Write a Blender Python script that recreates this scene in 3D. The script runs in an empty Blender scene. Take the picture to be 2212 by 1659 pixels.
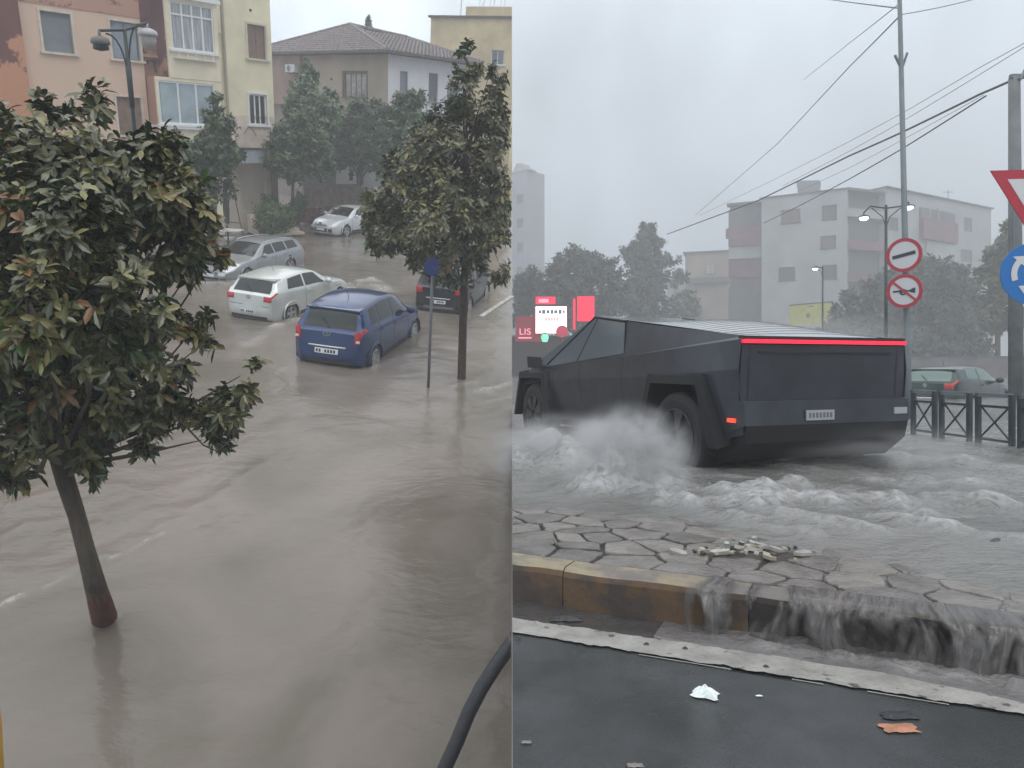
import bpy, bmesh, math, random
from mathutils import Vector, Matrix, noise
R = math.radians
random.seed(7)
scene = bpy.context.scene
COL = scene.collection

# ------------------------------------------------------------------ camera
# The photograph joins two streets along its middle: a flooded square seen from an upstairs
# window and a flooded avenue seen from a car. Both are near real size, bar the avenue's enlarged far blocks; the square
# stands on its own tilted ground so that one level camera looks down on it and straight along the avenue.
W_PX, H_PX = 2212.0, 1659.0
FOC = 1550.0                     # focal length in units of a 2212 px wide picture
HOR = 790.0                      # height of the avenue's horizon
EYE = 1.15
cam = bpy.data.cameras.new("camera")
cam_o = bpy.data.objects.new("camera", cam)
COL.objects.link(cam_o)
cam_o.location = (0, 0, EYE)
cam_o.rotation_euler = (R(90), 0, 0)
cam.sensor_width = 36.0
cam.lens = 36.0 * FOC / W_PX
cam.shift_y = -(H_PX / 2 - HOR) / W_PX
cam.clip_start = 0.05
cam.clip_end = 2000
scene.camera = cam_o

# ------------------------------------------------------------------ world, sun, exposure
world = bpy.data.worlds.new("World")
scene.world = world
world.use_nodes = True
wn = world.node_tree
wn.nodes.clear()


def wnode(t, **k):
    n = wn.nodes.new(t)
    for a, b in k.items():
        setattr(n, a, b)
    return n


out = wnode('ShaderNodeOutputWorld')
bg = wnode('ShaderNodeBackground')
bg.inputs['Strength'].default_value = 0.1
sky = wnode('ShaderNodeTexSky', sky_type='NISHITA')
sky.sun_disc = False
sky.sun_elevation = R(48)
sky.sun_rotation = R(150)
sky.dust_density = 3.0
tc = wnode('ShaderNodeTexCoord')
sep = wnode('ShaderNodeSeparateXYZ')
wn.links.new(tc.outputs['Generated'], sep.inputs[0])
ramp = wnode('ShaderNodeValToRGB')          # overcast: brighter towards the zenith
els = ramp.color_ramp.elements
els[0].position = 0.0
els[0].color = (3.0, 3.2, 3.4, 1)
els[1].position = 1.0
els[1].color = (13.5, 13.7, 13.9, 1)
for p, c in ((0.46, (3.4, 3.6, 3.9)), (0.5, (3.7, 4.05, 4.5)), (0.58, (4.8, 5.4, 6.1)), (0.70, (7.2, 8.1, 8.9)), (0.85, (11.2, 11.6, 12.0))):
    e = els.new(p)
    e.color = (*c, 1)
mr = wnode('ShaderNodeMapRange')
mr.inputs['From Min'].default_value = -1
mr.inputs['From Max'].default_value = 1
wn.links.new(sep.outputs['Z'], mr.inputs[0])
wn.links.new(mr.outputs[0], ramp.inputs[0])
# the cloud is thinner and brighter over the square (towards -x)
mx = wnode('ShaderNodeMapRange', interpolation_type='SMOOTHSTEP')
mx.inputs['From Min'].default_value = 0.03
mx.inputs['From Max'].default_value = -0.20
mx.inputs['To Min'].default_value = 1.0
mx.inputs['To Max'].default_value = 1.5
wn.links.new(sep.outputs['X'], mx.inputs[0])
nz = wnode('ShaderNodeTexNoise')
nz.inputs['Scale'].default_value = 3.2
nz.inputs['Detail'].default_value = 3
nz.inputs['Roughness'].default_value = 0.55
mp = wnode('ShaderNodeMapping')
mp.inputs['Scale'].default_value = (1.4, 1.4, 0.8)
wn.links.new(tc.outputs['Generated'], mp.inputs[0])
wn.links.new(mp.outputs[0], nz.inputs['Vector'])
mn = wnode('ShaderNodeMapRange')
mn.inputs['From Min'].default_value = 0.3
mn.inputs['From Max'].default_value = 0.7
mn.inputs['To Min'].default_value = 0.74
mn.inputs['To Max'].default_value = 1.17
wn.links.new(nz.outputs[0], mn.inputs[0])
m1 = wnode('ShaderNodeMath', operation='MULTIPLY')
wn.links.new(mx.outputs[0], m1.inputs[0])
wn.links.new(mn.outputs[0], m1.inputs[1])
vm = wnode('ShaderNodeVectorMath', operation='SCALE')
wn.links.new(ramp.outputs[0], vm.inputs[0])
wn.links.new(m1.outputs[0], vm.inputs['Scale'])
mix = wnode('ShaderNodeMix', data_type='RGBA')
mix.inputs['Factor'].default_value = 0.92
wn.links.new(sky.outputs[0], mix.inputs['A'])
wn.links.new(vm.outputs[0], mix.inputs['B'])
wn.links.new(mix.outputs['Result'], bg.inputs[0])
wn.links.new(bg.outputs[0], out.inputs[0])

sun = bpy.data.lights.new("sun", 'SUN')
sun.energy = 1.1
sun.angle = R(40)
sun.color = (1.0, 0.97, 0.93)
sun_o = bpy.data.objects.new("sun", sun)
COL.objects.link(sun_o)
sun_o.rotation_euler = (R(42), 0, R(30))

scene.view_settings.view_transform = 'Standard'
scene.view_settings.look = 'None'
scene.view_settings.gamma = 1.0
scene.view_settings.use_curve_mapping = False
scene.view_settings.exposure = 0.25
scene.cycles.use_denoising = True
scene.cycles.max_bounces = 6
scene.cycles.volume_bounces = 1
scene.cycles.transparent_max_bounces = 16
scene.cycles.use_adaptive_sampling = True

# ------------------------------------------------------------------ the two places
XV = -300.0
YV = (FOC * FOC - 553 * XV) / 550.0
UP = -Vector((XV, FOC, -YV)).normalized()
YA = Vector((0, 1, 0))
YA = (YA - YA.dot(UP) * UP).normalized()
XA = YA.cross(UP)
RL = Matrix((XA, YA, UP)).transposed()
HL = 6.0                                            # eye above the square's water
ML = Matrix.Translation((0, 0, EYE)) @ RL.to_4x4() @ Matrix.Translation((0, 0, -HL))
MLI = ML.inverted()


def ray(px, py):
    return Vector(((px - W_PX / 2) / FOC, 1.0, -(py - HOR) / FOC))


def sq(px, py, z=0.0):
    """point of the square at height z on the line of sight through a picture point"""
    d = RL.transposed() @ ray(px, py)
    t = (z - HL) / d.z
    return Vector((d.x * t, d.y * t, z))


def sqd(px, py, dist):
    """point of the square at a horizontal distance on the line of sight"""
    d = RL.transposed() @ ray(px, py)
    t = dist / math.hypot(d.x, d.y)
    return Vector((0, 0, HL)) + d * t


def av(px, py, z=0.0):
    """point of the avenue at height z"""
    d = ray(px, py)
    t = (z - EYE) / d.z
    return Vector((d.x * t, t, z))


def avd(px, py, dist):
    d = ray(px, py)
    return Vector((d.x * dist, dist, EYE + d.z * dist))


def side_x(p):
    """world x of a square point (the join is the plane world x = 0)"""
    return (ML @ Vector(p)).x


# ------------------------------------------------------------------ mesh helpers
class MB:
    def __init__(s):
        s.v, s.f, s.m = [], [], []

    def add(s, vs, fs, m=0):
        k = len(s.v)
        s.v.extend([tuple(p) for p in vs])
        for f in fs:
            s.f.append(tuple(i + k for i in f))
            s.m.append(m)
        return s

    def box(s, c, d, rz=0.0, m=0, M=None):
        hx, hy, hz = d[0] / 2, d[1] / 2, d[2] / 2
        vs = [Vector((x, y, z)) for x in (-hx, hx) for y in (-hy, hy) for z in (-hz, hz)]
        r = Matrix.Rotation(rz, 3, 'Z') if M is None else M
        vs = [r @ p + Vector(c) for p in vs]
        return s.add(vs, [(0, 1, 3, 2), (4, 6, 7, 5), (0, 4, 5, 1), (2, 3, 7, 6), (0, 2, 6, 4), (1, 5, 7, 3)], m)

    def quad(s, a, b, c, d, m=0):
        return s.add([a, b, c, d], [(0, 1, 2, 3)], m)

    def tube(s, pts, rad, n=8, m=0, caps=True):
        pts = [Vector(p) for p in pts]
        if not hasattr(rad, '__len__'):
            rad = [rad] * len(pts)
        k = len(s.v)
        ref = None
        for i, p in enumerate(pts):
            if i == 0:
                t = pts[1] - p
            elif i == len(pts) - 1:
                t = p - pts[i - 1]
            else:
                t = pts[i + 1] - pts[i - 1]
            t.normalize()
            if ref is None:
                ref = Vector((0, 0, 1)) if abs(t.z) < .9 else Vector((1, 0, 0))
            a = (ref - ref.dot(t) * t)
            a.normalize()
            ref = a
            b = t.cross(a)
            for j in range(n):
                q = 2 * math.pi * j / n
                s.v.append(tuple(p + (a * math.cos(q) + b * math.sin(q)) * rad[i]))
        for i in range(len(pts) - 1):
            for j in range(n):
                s.f.append((k + i * n + j, k + i * n + (j + 1) % n, k + (i + 1) * n + (j + 1) % n, k + (i + 1) * n + j))
                s.m.append(m)
        if caps:
            s.f.append(tuple(k + j for j in reversed(range(n))))
            s.f.append(tuple(k + (len(pts) - 1) * n + j for j in range(n)))
            s.m += [m, m]
        return s

    def lathe(s, prof, n=16, M=None, m=0):
        """profile (r, h) turned round the local z axis, then moved by M"""
        M = M or Matrix.Identity(4)
        k = len(s.v)
        for r, h in prof:
            for j in range(n):
                q = 2 * math.pi * j / n
                s.v.append(tuple(M @ Vector((r * math.cos(q), r * math.sin(q), h))))
        for i in range(len(prof) - 1):
            for j in range(n):
                s.f.append((k + i * n + j, k + i * n + (j + 1) % n, k + (i + 1) * n + (j + 1) % n, k + (i + 1) * n + j))
                s.m.append(m)
        return s

    def prism(s, poly, vec, m=0):
        """polygon of 3-d points pushed along vec, both ends closed"""
        n = len(poly)
        vec = Vector(vec)
        vs = [Vector(p) for p in poly] + [Vector(p) + vec for p in poly]
        fs = [tuple(range(n))[::-1], tuple(range(n, 2 * n))]
        fs += [(i, (i + 1) % n, n + (i + 1) % n, n + i) for i in range(n)]
        return s.add(vs, fs, m)

    def build(s, name, mats, parent=None, smooth=False, local=False, fix=True):
        me = bpy.data.meshes.new(name)
        vs = s.v
        if parent is not None and not local:
            inv = INV[parent.name]
            vs = [tuple(inv @ Vector(p)) for p in vs]
        me.from_pydata(vs, [], s.f)
        if not isinstance(mats, (list, tuple)):
            mats = [mats]
        for mt in mats:
            me.materials.append(mt)
        if len(mats) > 1:
            me.polygons.foreach_set('material_index', s.m)
        if smooth:
            me.polygons.foreach_set('use_smooth', [True] * len(me.polygons))
        me.update()
        if fix:
            b = bmesh.new()
            b.from_mesh(me)
            bmesh.ops.recalc_face_normals(b, faces=b.faces)
            b.to_mesh(me)
            b.free()
        o = bpy.data.objects.new(name, me)
        COL.objects.link(o)
        if parent is not None:
            o.parent = parent
            INV[o.name] = INV[parent.name]
        else:
            INV[o.name] = Matrix.Identity(4)
        return o


INV = {}
LEFT = []          # top-level objects of the square: moved onto its tilted ground at the end


def tag(o, label=None, cat=None, group=None, kind=None, left=False):
    if label:
        o['label'] = label
    if cat:
        o['category'] = cat
    if group:
        o['group'] = group
    if kind:
        o['kind'] = kind
    if left:
        LEFT.append(o)
    return o


def thing(name, label, cat, loc=(0, 0, 0), rz=0.0, group=None, left=False):
    o = bpy.data.objects.new(name, None)
    COL.objects.link(o)
    o.location = loc
    o.rotation_euler = (0, 0, rz)
    o.empty_display_size = .2
    INV[o.name] = (Matrix.Translation(loc) @ Matrix.Rotation(rz, 4, 'Z')).inverted()
    return tag(o, label, cat, group, None, left)


def smoothstep(a, b, x):
    t = max(0.0, min(1.0, (x - a) / (b - a)))
    return t * t * (3 - 2 * t)


def interp(pts, x):
    """smooth curve through (x, y) points (monotone cubic)"""
    n = len(pts)
    if x <= pts[0][0]:
        return pts[0][1]
    if x >= pts[-1][0]:
        return pts[-1][1]
    d = [(pts[i + 1][1] - pts[i][1]) / (pts[i + 1][0] - pts[i][0]) for i in range(n - 1)]
    tg = [d[0]] + [0 if d[i - 1] * d[i] <= 0 else 2 * d[i - 1] * d[i] / (d[i - 1] + d[i]) for i in range(1, n - 1)] + [d[-1]]
    for i in range(n - 1):
        if x <= pts[i + 1][0]:
            h = pts[i + 1][0] - pts[i][0]
            t = (x - pts[i][0]) / h
            return ((2 * t**3 - 3 * t * t + 1) * pts[i][1] + (t**3 - 2 * t * t + t) * h * tg[i]
                    + (-2 * t**3 + 3 * t * t) * pts[i + 1][1] + (t**3 - t * t) * h * tg[i + 1])


# ------------------------------------------------------------------ materials
MATS = {}


def mat(name, col, rough=.6, metal=0.0, noise_amt=0.0, nscale=3.0, bump=0.0, bscale=30.0, spec=.5, coat=0.0,
        emit=None, estr=0.0, trans=0.0, col2=None, detail=5, stretch=None, back=None, rvar=None):
    if name in MATS:
        return MATS[name]
    m = bpy.data.materials.new(name)
    m.use_nodes = True
    nt = m.node_tree
    b = nt.nodes['Principled BSDF']
    b.inputs['Base Color'].default_value = (*col, 1)
    b.inputs['Roughness'].default_value = rough
    b.inputs['Metallic'].default_value = metal
    b.inputs['Specular IOR Level'].default_value = spec
    b.inputs['Coat Weight'].default_value = coat
    b.inputs['Coat Roughness'].default_value = .08
    if trans:
        b.inputs['Transmission Weight'].default_value = trans
    if emit:
        b.inputs['Emission Color'].default_value = (*emit, 1)
        b.inputs['Emission Strength'].default_value = estr
    tcn = nt.nodes.new('ShaderNodeTexCoord')
    vec = tcn.outputs['Object']
    if stretch:
        mpn = nt.nodes.new('ShaderNodeMapping')
        mpn.inputs['Scale'].default_value = stretch
        nt.links.new(vec, mpn.inputs[0])
        vec = mpn.outputs[0]
    colout = None
    if noise_amt or col2:
        n = nt.nodes.new('ShaderNodeTexNoise')
        n.inputs['Scale'].default_value = nscale
        n.inputs['Detail'].default_value = detail
        n.inputs['Roughness'].default_value = .62
        nt.links.new(vec, n.inputs['Vector'])
        rp = nt.nodes.new('ShaderNodeValToRGB')
        c2 = col2 or tuple(c * (1 - noise_amt) for c in col)
        c1 = col if col2 else tuple(min(1, c * (1 + noise_amt * .6)) for c in col)
        rp.color_ramp.elements[0].color = (*c2, 1)
        rp.color_ramp.elements[1].color = (*c1, 1)
        rp.color_ramp.elements[0].position = .36
        rp.color_ramp.elements[1].position = .62
        nt.links.new(n.outputs[0], rp.inputs[0])
        colout = rp.outputs[0]
    if back:
        g = nt.nodes.new('ShaderNodeNewGeometry')
        mxx = nt.nodes.new('ShaderNodeMix')
        mxx.data_type = 'RGBA'
        nt.links.new(g.outputs['Backfacing'], mxx.inputs['Factor'])
        if colout:
            nt.links.new(colout, mxx.inputs['A'])
        else:
            mxx.inputs['A'].default_value = (*col, 1)
        mxx.inputs['B'].default_value = (*back, 1)
        colout = mxx.outputs['Result']
    if colout:
        nt.links.new(colout, b.inputs['Base Color'])
    if rvar:                       # wet and drier areas
        n3 = nt.nodes.new('ShaderNodeTexNoise')
        n3.inputs['Scale'].default_value = rvar[2]
        n3.inputs['Detail'].default_value = 6
        nt.links.new(vec, n3.inputs['Vector'])
        r3 = nt.nodes.new('ShaderNodeMapRange')
        r3.inputs['From Min'].default_value = .35
        r3.inputs['From Max'].default_value = .65
        r3.inputs['To Min'].default_value = rvar[0]
        r3.inputs['To Max'].default_value = rvar[1]
        nt.links.new(n3.outputs[0], r3.inputs[0])
        nt.links.new(r3.outputs[0], b.inputs['Roughness'])
    if bump:
        n2 = nt.nodes.new('ShaderNodeTexNoise')
        n2.inputs['Scale'].default_value = bscale
        n2.inputs['Detail'].default_value = 4
        nt.links.new(vec, n2.inputs['Vector'])
        bp = nt.nodes.new('ShaderNodeBump')
        bp.inputs['Strength'].default_value = bump
        bp.inputs['Distance'].default_value = .02
        nt.links.new(n2.outputs[0], bp.inputs['Height'])
        nt.links.new(bp.outputs[0], b.inputs['Normal'])
    MATS[name] = m
    return m


def peel(name, col, under, thr=.5, nscale=1.2, zlo=None, zhi=None, rough=.85, soft=.05):
    """old painted plaster flaking off to what lies under it; more of it missing between heights zlo and zhi (object z)"""
    m = mat(name, col, rough, noise_amt=.16, nscale=.8, bump=.25, bscale=25)
    nt = m.node_tree
    b = nt.nodes['Principled BSDF']
    src = b.inputs['Base Color'].links[0].from_socket
    tcn = nt.nodes.new('ShaderNodeTexCoord')
    n = nt.nodes.new('ShaderNodeTexNoise')
    n.inputs['Scale'].default_value = nscale
    n.inputs['Detail'].default_value = 8
    n.inputs['Roughness'].default_value = .65
    nt.links.new(tcn.outputs['Object'], n.inputs['Vector'])
    add = n.outputs[0]
    if zlo is not None:
        sp = nt.nodes.new('ShaderNodeSeparateXYZ')
        nt.links.new(tcn.outputs['Object'], sp.inputs[0])
        r = nt.nodes.new('ShaderNodeMapRange')
        r.inputs['From Min'].default_value = zlo
        r.inputs['From Max'].default_value = zhi
        r.inputs['To Min'].default_value = .22
        r.inputs['To Max'].default_value = -.22
        nt.links.new(sp.outputs['Z'], r.inputs[0])
        a = nt.nodes.new('ShaderNodeMath')
        a.operation = 'ADD'
        nt.links.new(add, a.inputs[0])
        nt.links.new(r.outputs[0], a.inputs[1])
        add = a.outputs[0]
    rp = nt.nodes.new('ShaderNodeValToRGB')
    rp.color_ramp.elements[0].position = thr
    rp.color_ramp.elements[1].position = thr + soft
    nt.links.new(add, rp.inputs[0])
    mxx = nt.nodes.new('ShaderNodeMix')
    mxx.data_type = 'RGBA'
    nt.links.new(rp.outputs[0], mxx.inputs['Factor'])
    nt.links.new(src, mxx.inputs['A'])
    mxx.inputs['B'].default_value = (*under, 1)
    nt.links.new(mxx.outputs['Result'], b.inputs['Base Color'])
    return m


def water_mat(name, c_lo, c_hi, rough, bumps, foam=(.55, .54, .52), nscale=.35, tint=None):
    m = bpy.data.materials.new(name)
    m.use_nodes = True
    nt = m.node_tree
    b = nt.nodes['Principled BSDF']
    b.inputs['Roughness'].default_value = rough
    b.inputs['IOR'].default_value = 1.33
    tcn = nt.nodes.new('ShaderNodeTexCoord')
    n = nt.nodes.new('ShaderNodeTexNoise')
    n.inputs['Scale'].default_value = nscale
    n.inputs['Detail'].default_value = 5
    n.inputs['Distortion'].default_value = .8
    nt.links.new(tcn.outputs['Object'], n.inputs['Vector'])
    rp = nt.nodes.new('ShaderNodeValToRGB')
    rp.color_ramp.elements[0].position = .35
    rp.color_ramp.elements[1].position = .65
    rp.color_ramp.elements[0].color = (*c_lo, 1)
    rp.color_ramp.elements[1].color = (*c_hi, 1)
    if tint:
        e = rp.color_ramp.elements.new(.5)
        e.color = (*tint, 1)
    nt.links.new(n.outputs[0], rp.inputs[0])
    at = nt.nodes.new('ShaderNodeAttribute')
    at.attribute_name = 'foam'
    fn = nt.nodes.new('ShaderNodeTexNoise')
    fn.inputs['Scale'].default_value = 11
    fn.inputs['Detail'].default_value = 10
    fn.inputs['Roughness'].default_value = .72
    fn.inputs['Distortion'].default_value = 1.2
    nt.links.new(tcn.outputs['Object'], fn.inputs['Vector'])
    fm = nt.nodes.new('ShaderNodeMapRange')
    fm.inputs['From Min'].default_value = .38
    fm.inputs['From Max'].default_value = .60
    fm.inputs['To Min'].default_value = .10
    nt.links.new(fn.outputs[0], fm.inputs[0])
    mu = nt.nodes.new('ShaderNodeMath')
    mu.operation = 'MULTIPLY'
    mu.use_clamp = True
    nt.links.new(at.outputs['Fac'], mu.inputs[0])
    nt.links.new(fm.outputs[0], mu.inputs[1])
    mx2 = nt.nodes.new('ShaderNodeMix')
    mx2.data_type = 'RGBA'
    nt.links.new(mu.outputs[0], mx2.inputs['Factor'])
    nt.links.new(rp.outputs[0], mx2.inputs['A'])
    mx2.inputs['B'].default_value = (*foam, 1)
    nt.links.new(mx2.outputs['Result'], b.inputs['Base Color'])
    ra = nt.nodes.new('ShaderNodeMapRange')
    ra.inputs['To Min'].default_value = rough
    ra.inputs['To Max'].default_value = .7
    nt.links.new(mu.outputs[0], ra.inputs[0])
    nt.links.new(ra.outputs[0], b.inputs['Roughness'])
    prev = None
    for sc, st, stretch, rot in bumps:
        mpn = nt.nodes.new('ShaderNodeMapping')
        mpn.inputs['Scale'].default_value = stretch
        mpn.inputs['Rotation'].default_value = (0, 0, R(rot))
        nt.links.new(tcn.outputs['Object'], mpn.inputs[0])
        nn = nt.nodes.new('ShaderNodeTexNoise')
        nn.inputs['Scale'].default_value = sc
        nn.inputs['Detail'].default_value = 3
        nn.inputs['Distortion'].default_value = .6
        nt.links.new(mpn.outputs[0], nn.inputs['Vector'])
        bp = nt.nodes.new('ShaderNodeBump')
        bp.inputs['Strength'].default_value = 1.0
        bp.inputs['Distance'].default_value = st
        nt.links.new(nn.outputs[0], bp.inputs['Height'])
        if prev:
            nt.links.new(prev.outputs[0], bp.inputs['Normal'])
        prev = bp
    nt.links.new(prev.outputs[0], b.inputs['Normal'])
    return m


def sheet(name, xs, ys_fn, hfn, ffn, material, left, inside):
    """a water surface: rows of points, each with its height and its foam"""
    vs, fs, foam = [], [], []
    n = len(xs[0])
    for r_, row in enumerate(xs):
        for x in row:
            y = ys_fn[r_]
            h = hfn(x, y)
            vs.append((x, y, h))
            foam.append(ffn(x, y, h))
    for r_ in range(len(xs) - 1):
        for c in range(n - 1):
            a = r_ * n + c
            fs.append((a, a + 1, a + n + 1, a + n))
    me = bpy.data.meshes.new(name)
    me.from_pydata(vs, [], fs)
    me.materials.append(material)
    me.polygons.foreach_set('use_smooth', [True] * len(me.polygons))
    at = me.attributes.new('foam', 'FLOAT', 'POINT')
    at.data.foreach_set('value', foam)
    me.update()
    o = bpy.data.objects.new(name, me)
    COL.objects.link(o)
    INV[o.name] = Matrix.Identity(4)
    return tag(o, kind='structure', left=left)


glass_dark = mat('car_glass', (.016, .022, .022), .10, spec=.45)
tyre_m = mat('tyre_rubber', (.018, .018, .02), .75, bump=.2, bscale=60)
rim_m = mat('rim_alloy', (.55, .56, .58), .3, metal=.8)
black_p = mat('black_plastic', (.025, .026, .028), .5)
red_lens = mat('red_lens', (.5, .02, .03), .18, coat=.5)
clear_lens = mat('clear_lens', (.72, .75, .78), .12, coat=.6)
plate_m = mat('plate_white', (.72, .74, .76), .4)
ink = mat('plate_ink', (.02, .02, .03), .5)
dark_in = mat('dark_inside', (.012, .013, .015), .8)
chrome = mat('chrome', (.6, .61, .63), .2, metal=.9)

# ================================================================== THE SQUARE: water and ground
def xb(y, z=0.0):
    return -(RL[0][1] * y + RL[0][2] * (z - HL)) / RL[0][0] - 0.0015


WAKES = []      # (point list, width, height, foam) ridges in the water


def ridge(x, y):
    h = f = 0.0
    for pts, w, a, fo, bb in WAKES:
        if x < bb[0] or x > bb[1] or y < bb[2] or y > bb[3]:
            continue
        best = 9e9
        for i in range(len(pts) - 1):
            ax, ay = pts[i][0], pts[i][1]
            bx, by = pts[i + 1][0], pts[i + 1][1]
            dx, dy = bx - ax, by - ay
            t = max(0, min(1, ((x - ax) * dx + (y - ay) * dy) / (dx * dx + dy * dy + 1e-9)))
            best = min(best, (x - ax - dx * t) ** 2 + (y - ay - dy * t) ** 2)
        wob = .6 + .8 * noise.noise(Vector((x * 2.2, y * 2.2, 3)))
        g = math.exp(-best / (w * w)) * max(0, wob)
        h += a * g
        f += fo * g
    return h, f


def wake(px_pts, w, a, fo):
    pts = [sq(*p) for p in px_pts]
    xs = [p.x for p in pts]
    ys = [p.y for p in pts]
    WAKES.append((pts, w, a, fo, (min(xs) - 3 * w, max(xs) + 3 * w, min(ys) - 3 * w, max(ys) + 3 * w)))


wake([(150, 1235), (230, 1205), (320, 1160), (400, 1110), (480, 1070), (560, 1010)], .20, .045, .03)
wake([(0, 1160), (60, 1130), (130, 1125)], .08, .03, .1)
wake([(0, 1310), (40, 1290)], .06, .03, .9)
wake([(100, 1270), (150, 1245)], .05, .02, .4)
wake([(240, 1210), (300, 1180), (350, 1155)], .04, .02, .5)
wake([(30, 1090), (120, 1060), (260, 1050)], .10, .04, 0)
wake([(540, 745), (575, 720), (600, 700)], .18, .04, .35)
wake([(500, 775), (520, 745), (540, 735)], .15, .035, .2)
wake([(740, 640), (770, 612), (800, 605), (830, 625)], .35, .12, .8)
wake([(600, 705), (640, 690), (680, 672)], .2, .05, .5)
wake([(440, 610), (500, 612), (560, 600)], .35, .06, .8)
wake([(790, 800), (840, 780), (890, 765), (930, 760)], .12, .02, .4)
wake([(660, 800), (720, 815), (780, 820)], .15, .018, .15)
wake([(980, 835), (1020, 825), (1060, 850)], .12, .02, .35)
wake([(1030, 845), (1100, 830)], .15, .03, .5)
wake([(1040, 870), (1100, 860)], .12, .03, .35)
wake([(700, 640), (740, 655)], .2, .04, .5)
wake([(860, 610), (900, 600), (950, 590)], .25, .03, .1)
wake([(215, 1350), (245, 1342), (255, 1330)], .05, .015, .3)


def sq_h(x, y):
    d = max(y, 3)
    a = noise.noise(Vector((x * .55 + y * .25, y * .8, 0))) * .020
    q = noise.noise(Vector((x * .3, y * .3, 9)))
    b_ = noise.noise(Vector((x * 1.7 + q * 2, y * 2.6 - x * 1.1, 5))) * .010 * smoothstep(-.35, .45, q)
    c = noise.noise(Vector((x * 4.5, y * 6.0 - x * 3, 8))) * .0035 if d < 30 else 0
    return a + b_ + c + ridge(x, y)[0]


def sq_f(x, y, h):
    return min(1, ridge(x, y)[1])


ys_ = []
yy = -4.0
while yy < 110:
    ys_.append(yy)
    yy += .32 if yy < 4 else max(.045, .0065 * yy)
NX = 230
rows = []
for y in ys_:
    b0 = xb(y)
    a0 = -(.86 * max(y, 0) + 4.5)
    rows.append([a0 + (b0 - a0) * (i / NX) ** .9 for i in range(NX + 1)])
sq_water = water_mat('flood_water_brown', (.132, .115, .092), (.205, .176, .154), .10,
                     [(.9, .035, (1, 1.5, 1), 25), (5, .007, (1, 2.2, 1), 20), (20, .0022, (1, 1.8, 1), -15)], tint=(.172, .150, .126))
sheet('water', rows, ys_, sq_h, sq_f, sq_water, True, None)

# raised paving beyond the flood, with its edge
pave_m = mat('wet_pavement', (.23, .19, .18), .35, noise_amt=.35, nscale=1.5, bump=.3, bscale=12)
kerb_m = mat('kerb_concrete', (.42, .40, .37), .6, noise_amt=.3, nscale=4, bump=.3)
edge = [sq(380, 545), sq(500, 506), sq(650, 492), sq(705, 432), sq(860, 418), Vector((xb(66, .1), 66, 0))]
poly = [Vector((p.x, p.y, -.3)) for p in edge] + [Vector((xb(105, .1), 105, -.3)), Vector((-95, 105, -.3)), Vector((-60, 45, -.3)), Vector((-22, 30, -.3))]
g = MB().prism(poly[::-1], (0, 0, .42)).build('pavement', pave_m)
tag(g, kind='structure', left=True)
k = MB()
for i in range(len(edge) - 1):
    a, b_ = edge[i], edge[i + 1]
    ln = (b_ - a).length
    n = max(1, int(ln / 1.1))
    for j in range(n):
        p = a.lerp(b_, (j + .5) / n)
        k.box((p.x, p.y, .0), (ln / n - .02, .14, .30), math.atan2(b_.y - a.y, b_.x - a.x))
tag(k.build('kerb', kerb_m), kind='structure', left=True)
# kerb of the flooded footway on the right of the square, just awash
ka, kb = sq(1036, 684), sq(1104, 640)
kerb2 = thing('kerb', 'x', 'x', (ka.x, ka.y, 0), math.atan2(kb.y - ka.y, kb.x - ka.x), left=True)
del kerb2['label'], kerb2['category']
kerb2['kind'] = 'structure'
ln = (kb - ka).length
for j in range(4):
    MB().box((ln * (j + .5) / 4, -.05, -.02), (ln / 4 - .02, .16, .10)).build('kerb_stone', kerb_m, kerb2, local=True)


# ================================================================== facades
class Facade:
    def __init__(s, p0, p1):
        s.p = Vector((p0[0], p0[1], 0))
        s.e = (Vector((p1[0], p1[1], 0)) - s.p)
        s.len = s.e.length
        s.e.normalize()
        s.n = Vector((s.e.y, -s.e.x, 0))
        if s.n.dot(-s.p) < 0:
            s.n = -s.n
        s.rz = math.atan2(s.e.y, s.e.x)

    def pt(s, a, z, o=0.0):
        return s.p + s.e * a + Vector((0, 0, z)) + s.n * o

    def at(s, px, py, o=0.0):
        d = (RL.transposed() @ ray(px, py)) if s.left else ray(px, py)
        c = Vector((0, 0, HL)) if s.left else Vector((0, 0, EYE))
        t = (s.p + s.n * o - c).dot(s.n) / d.dot(s.n)
        q = c + d * t
        return (q - s.p).dot(s.e), q.z

    def rect(s, x0, y0, x1, y1, o=0.0):
        c = [s.at(x0, y0, o), s.at(x1, y0, o), s.at(x1, y1, o), s.at(x0, y1, o)]
        return ((c[0][0] + c[3][0]) / 2, (c[1][0] + c[2][0]) / 2, (c[2][1] + c[3][1]) / 2, (c[0][1] + c[1][1]) / 2)

    def slab(s, mb, a0, a1, z0, z1, o0, o1, m=0):
        c = s.pt((a0 + a1) / 2, (z0 + z1) / 2, (o0 + o1) / 2)
        mb.box(c, (abs(a1 - a0), abs(o1 - o0), abs(z1 - z0)), s.rz, m)

    left = True


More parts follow.
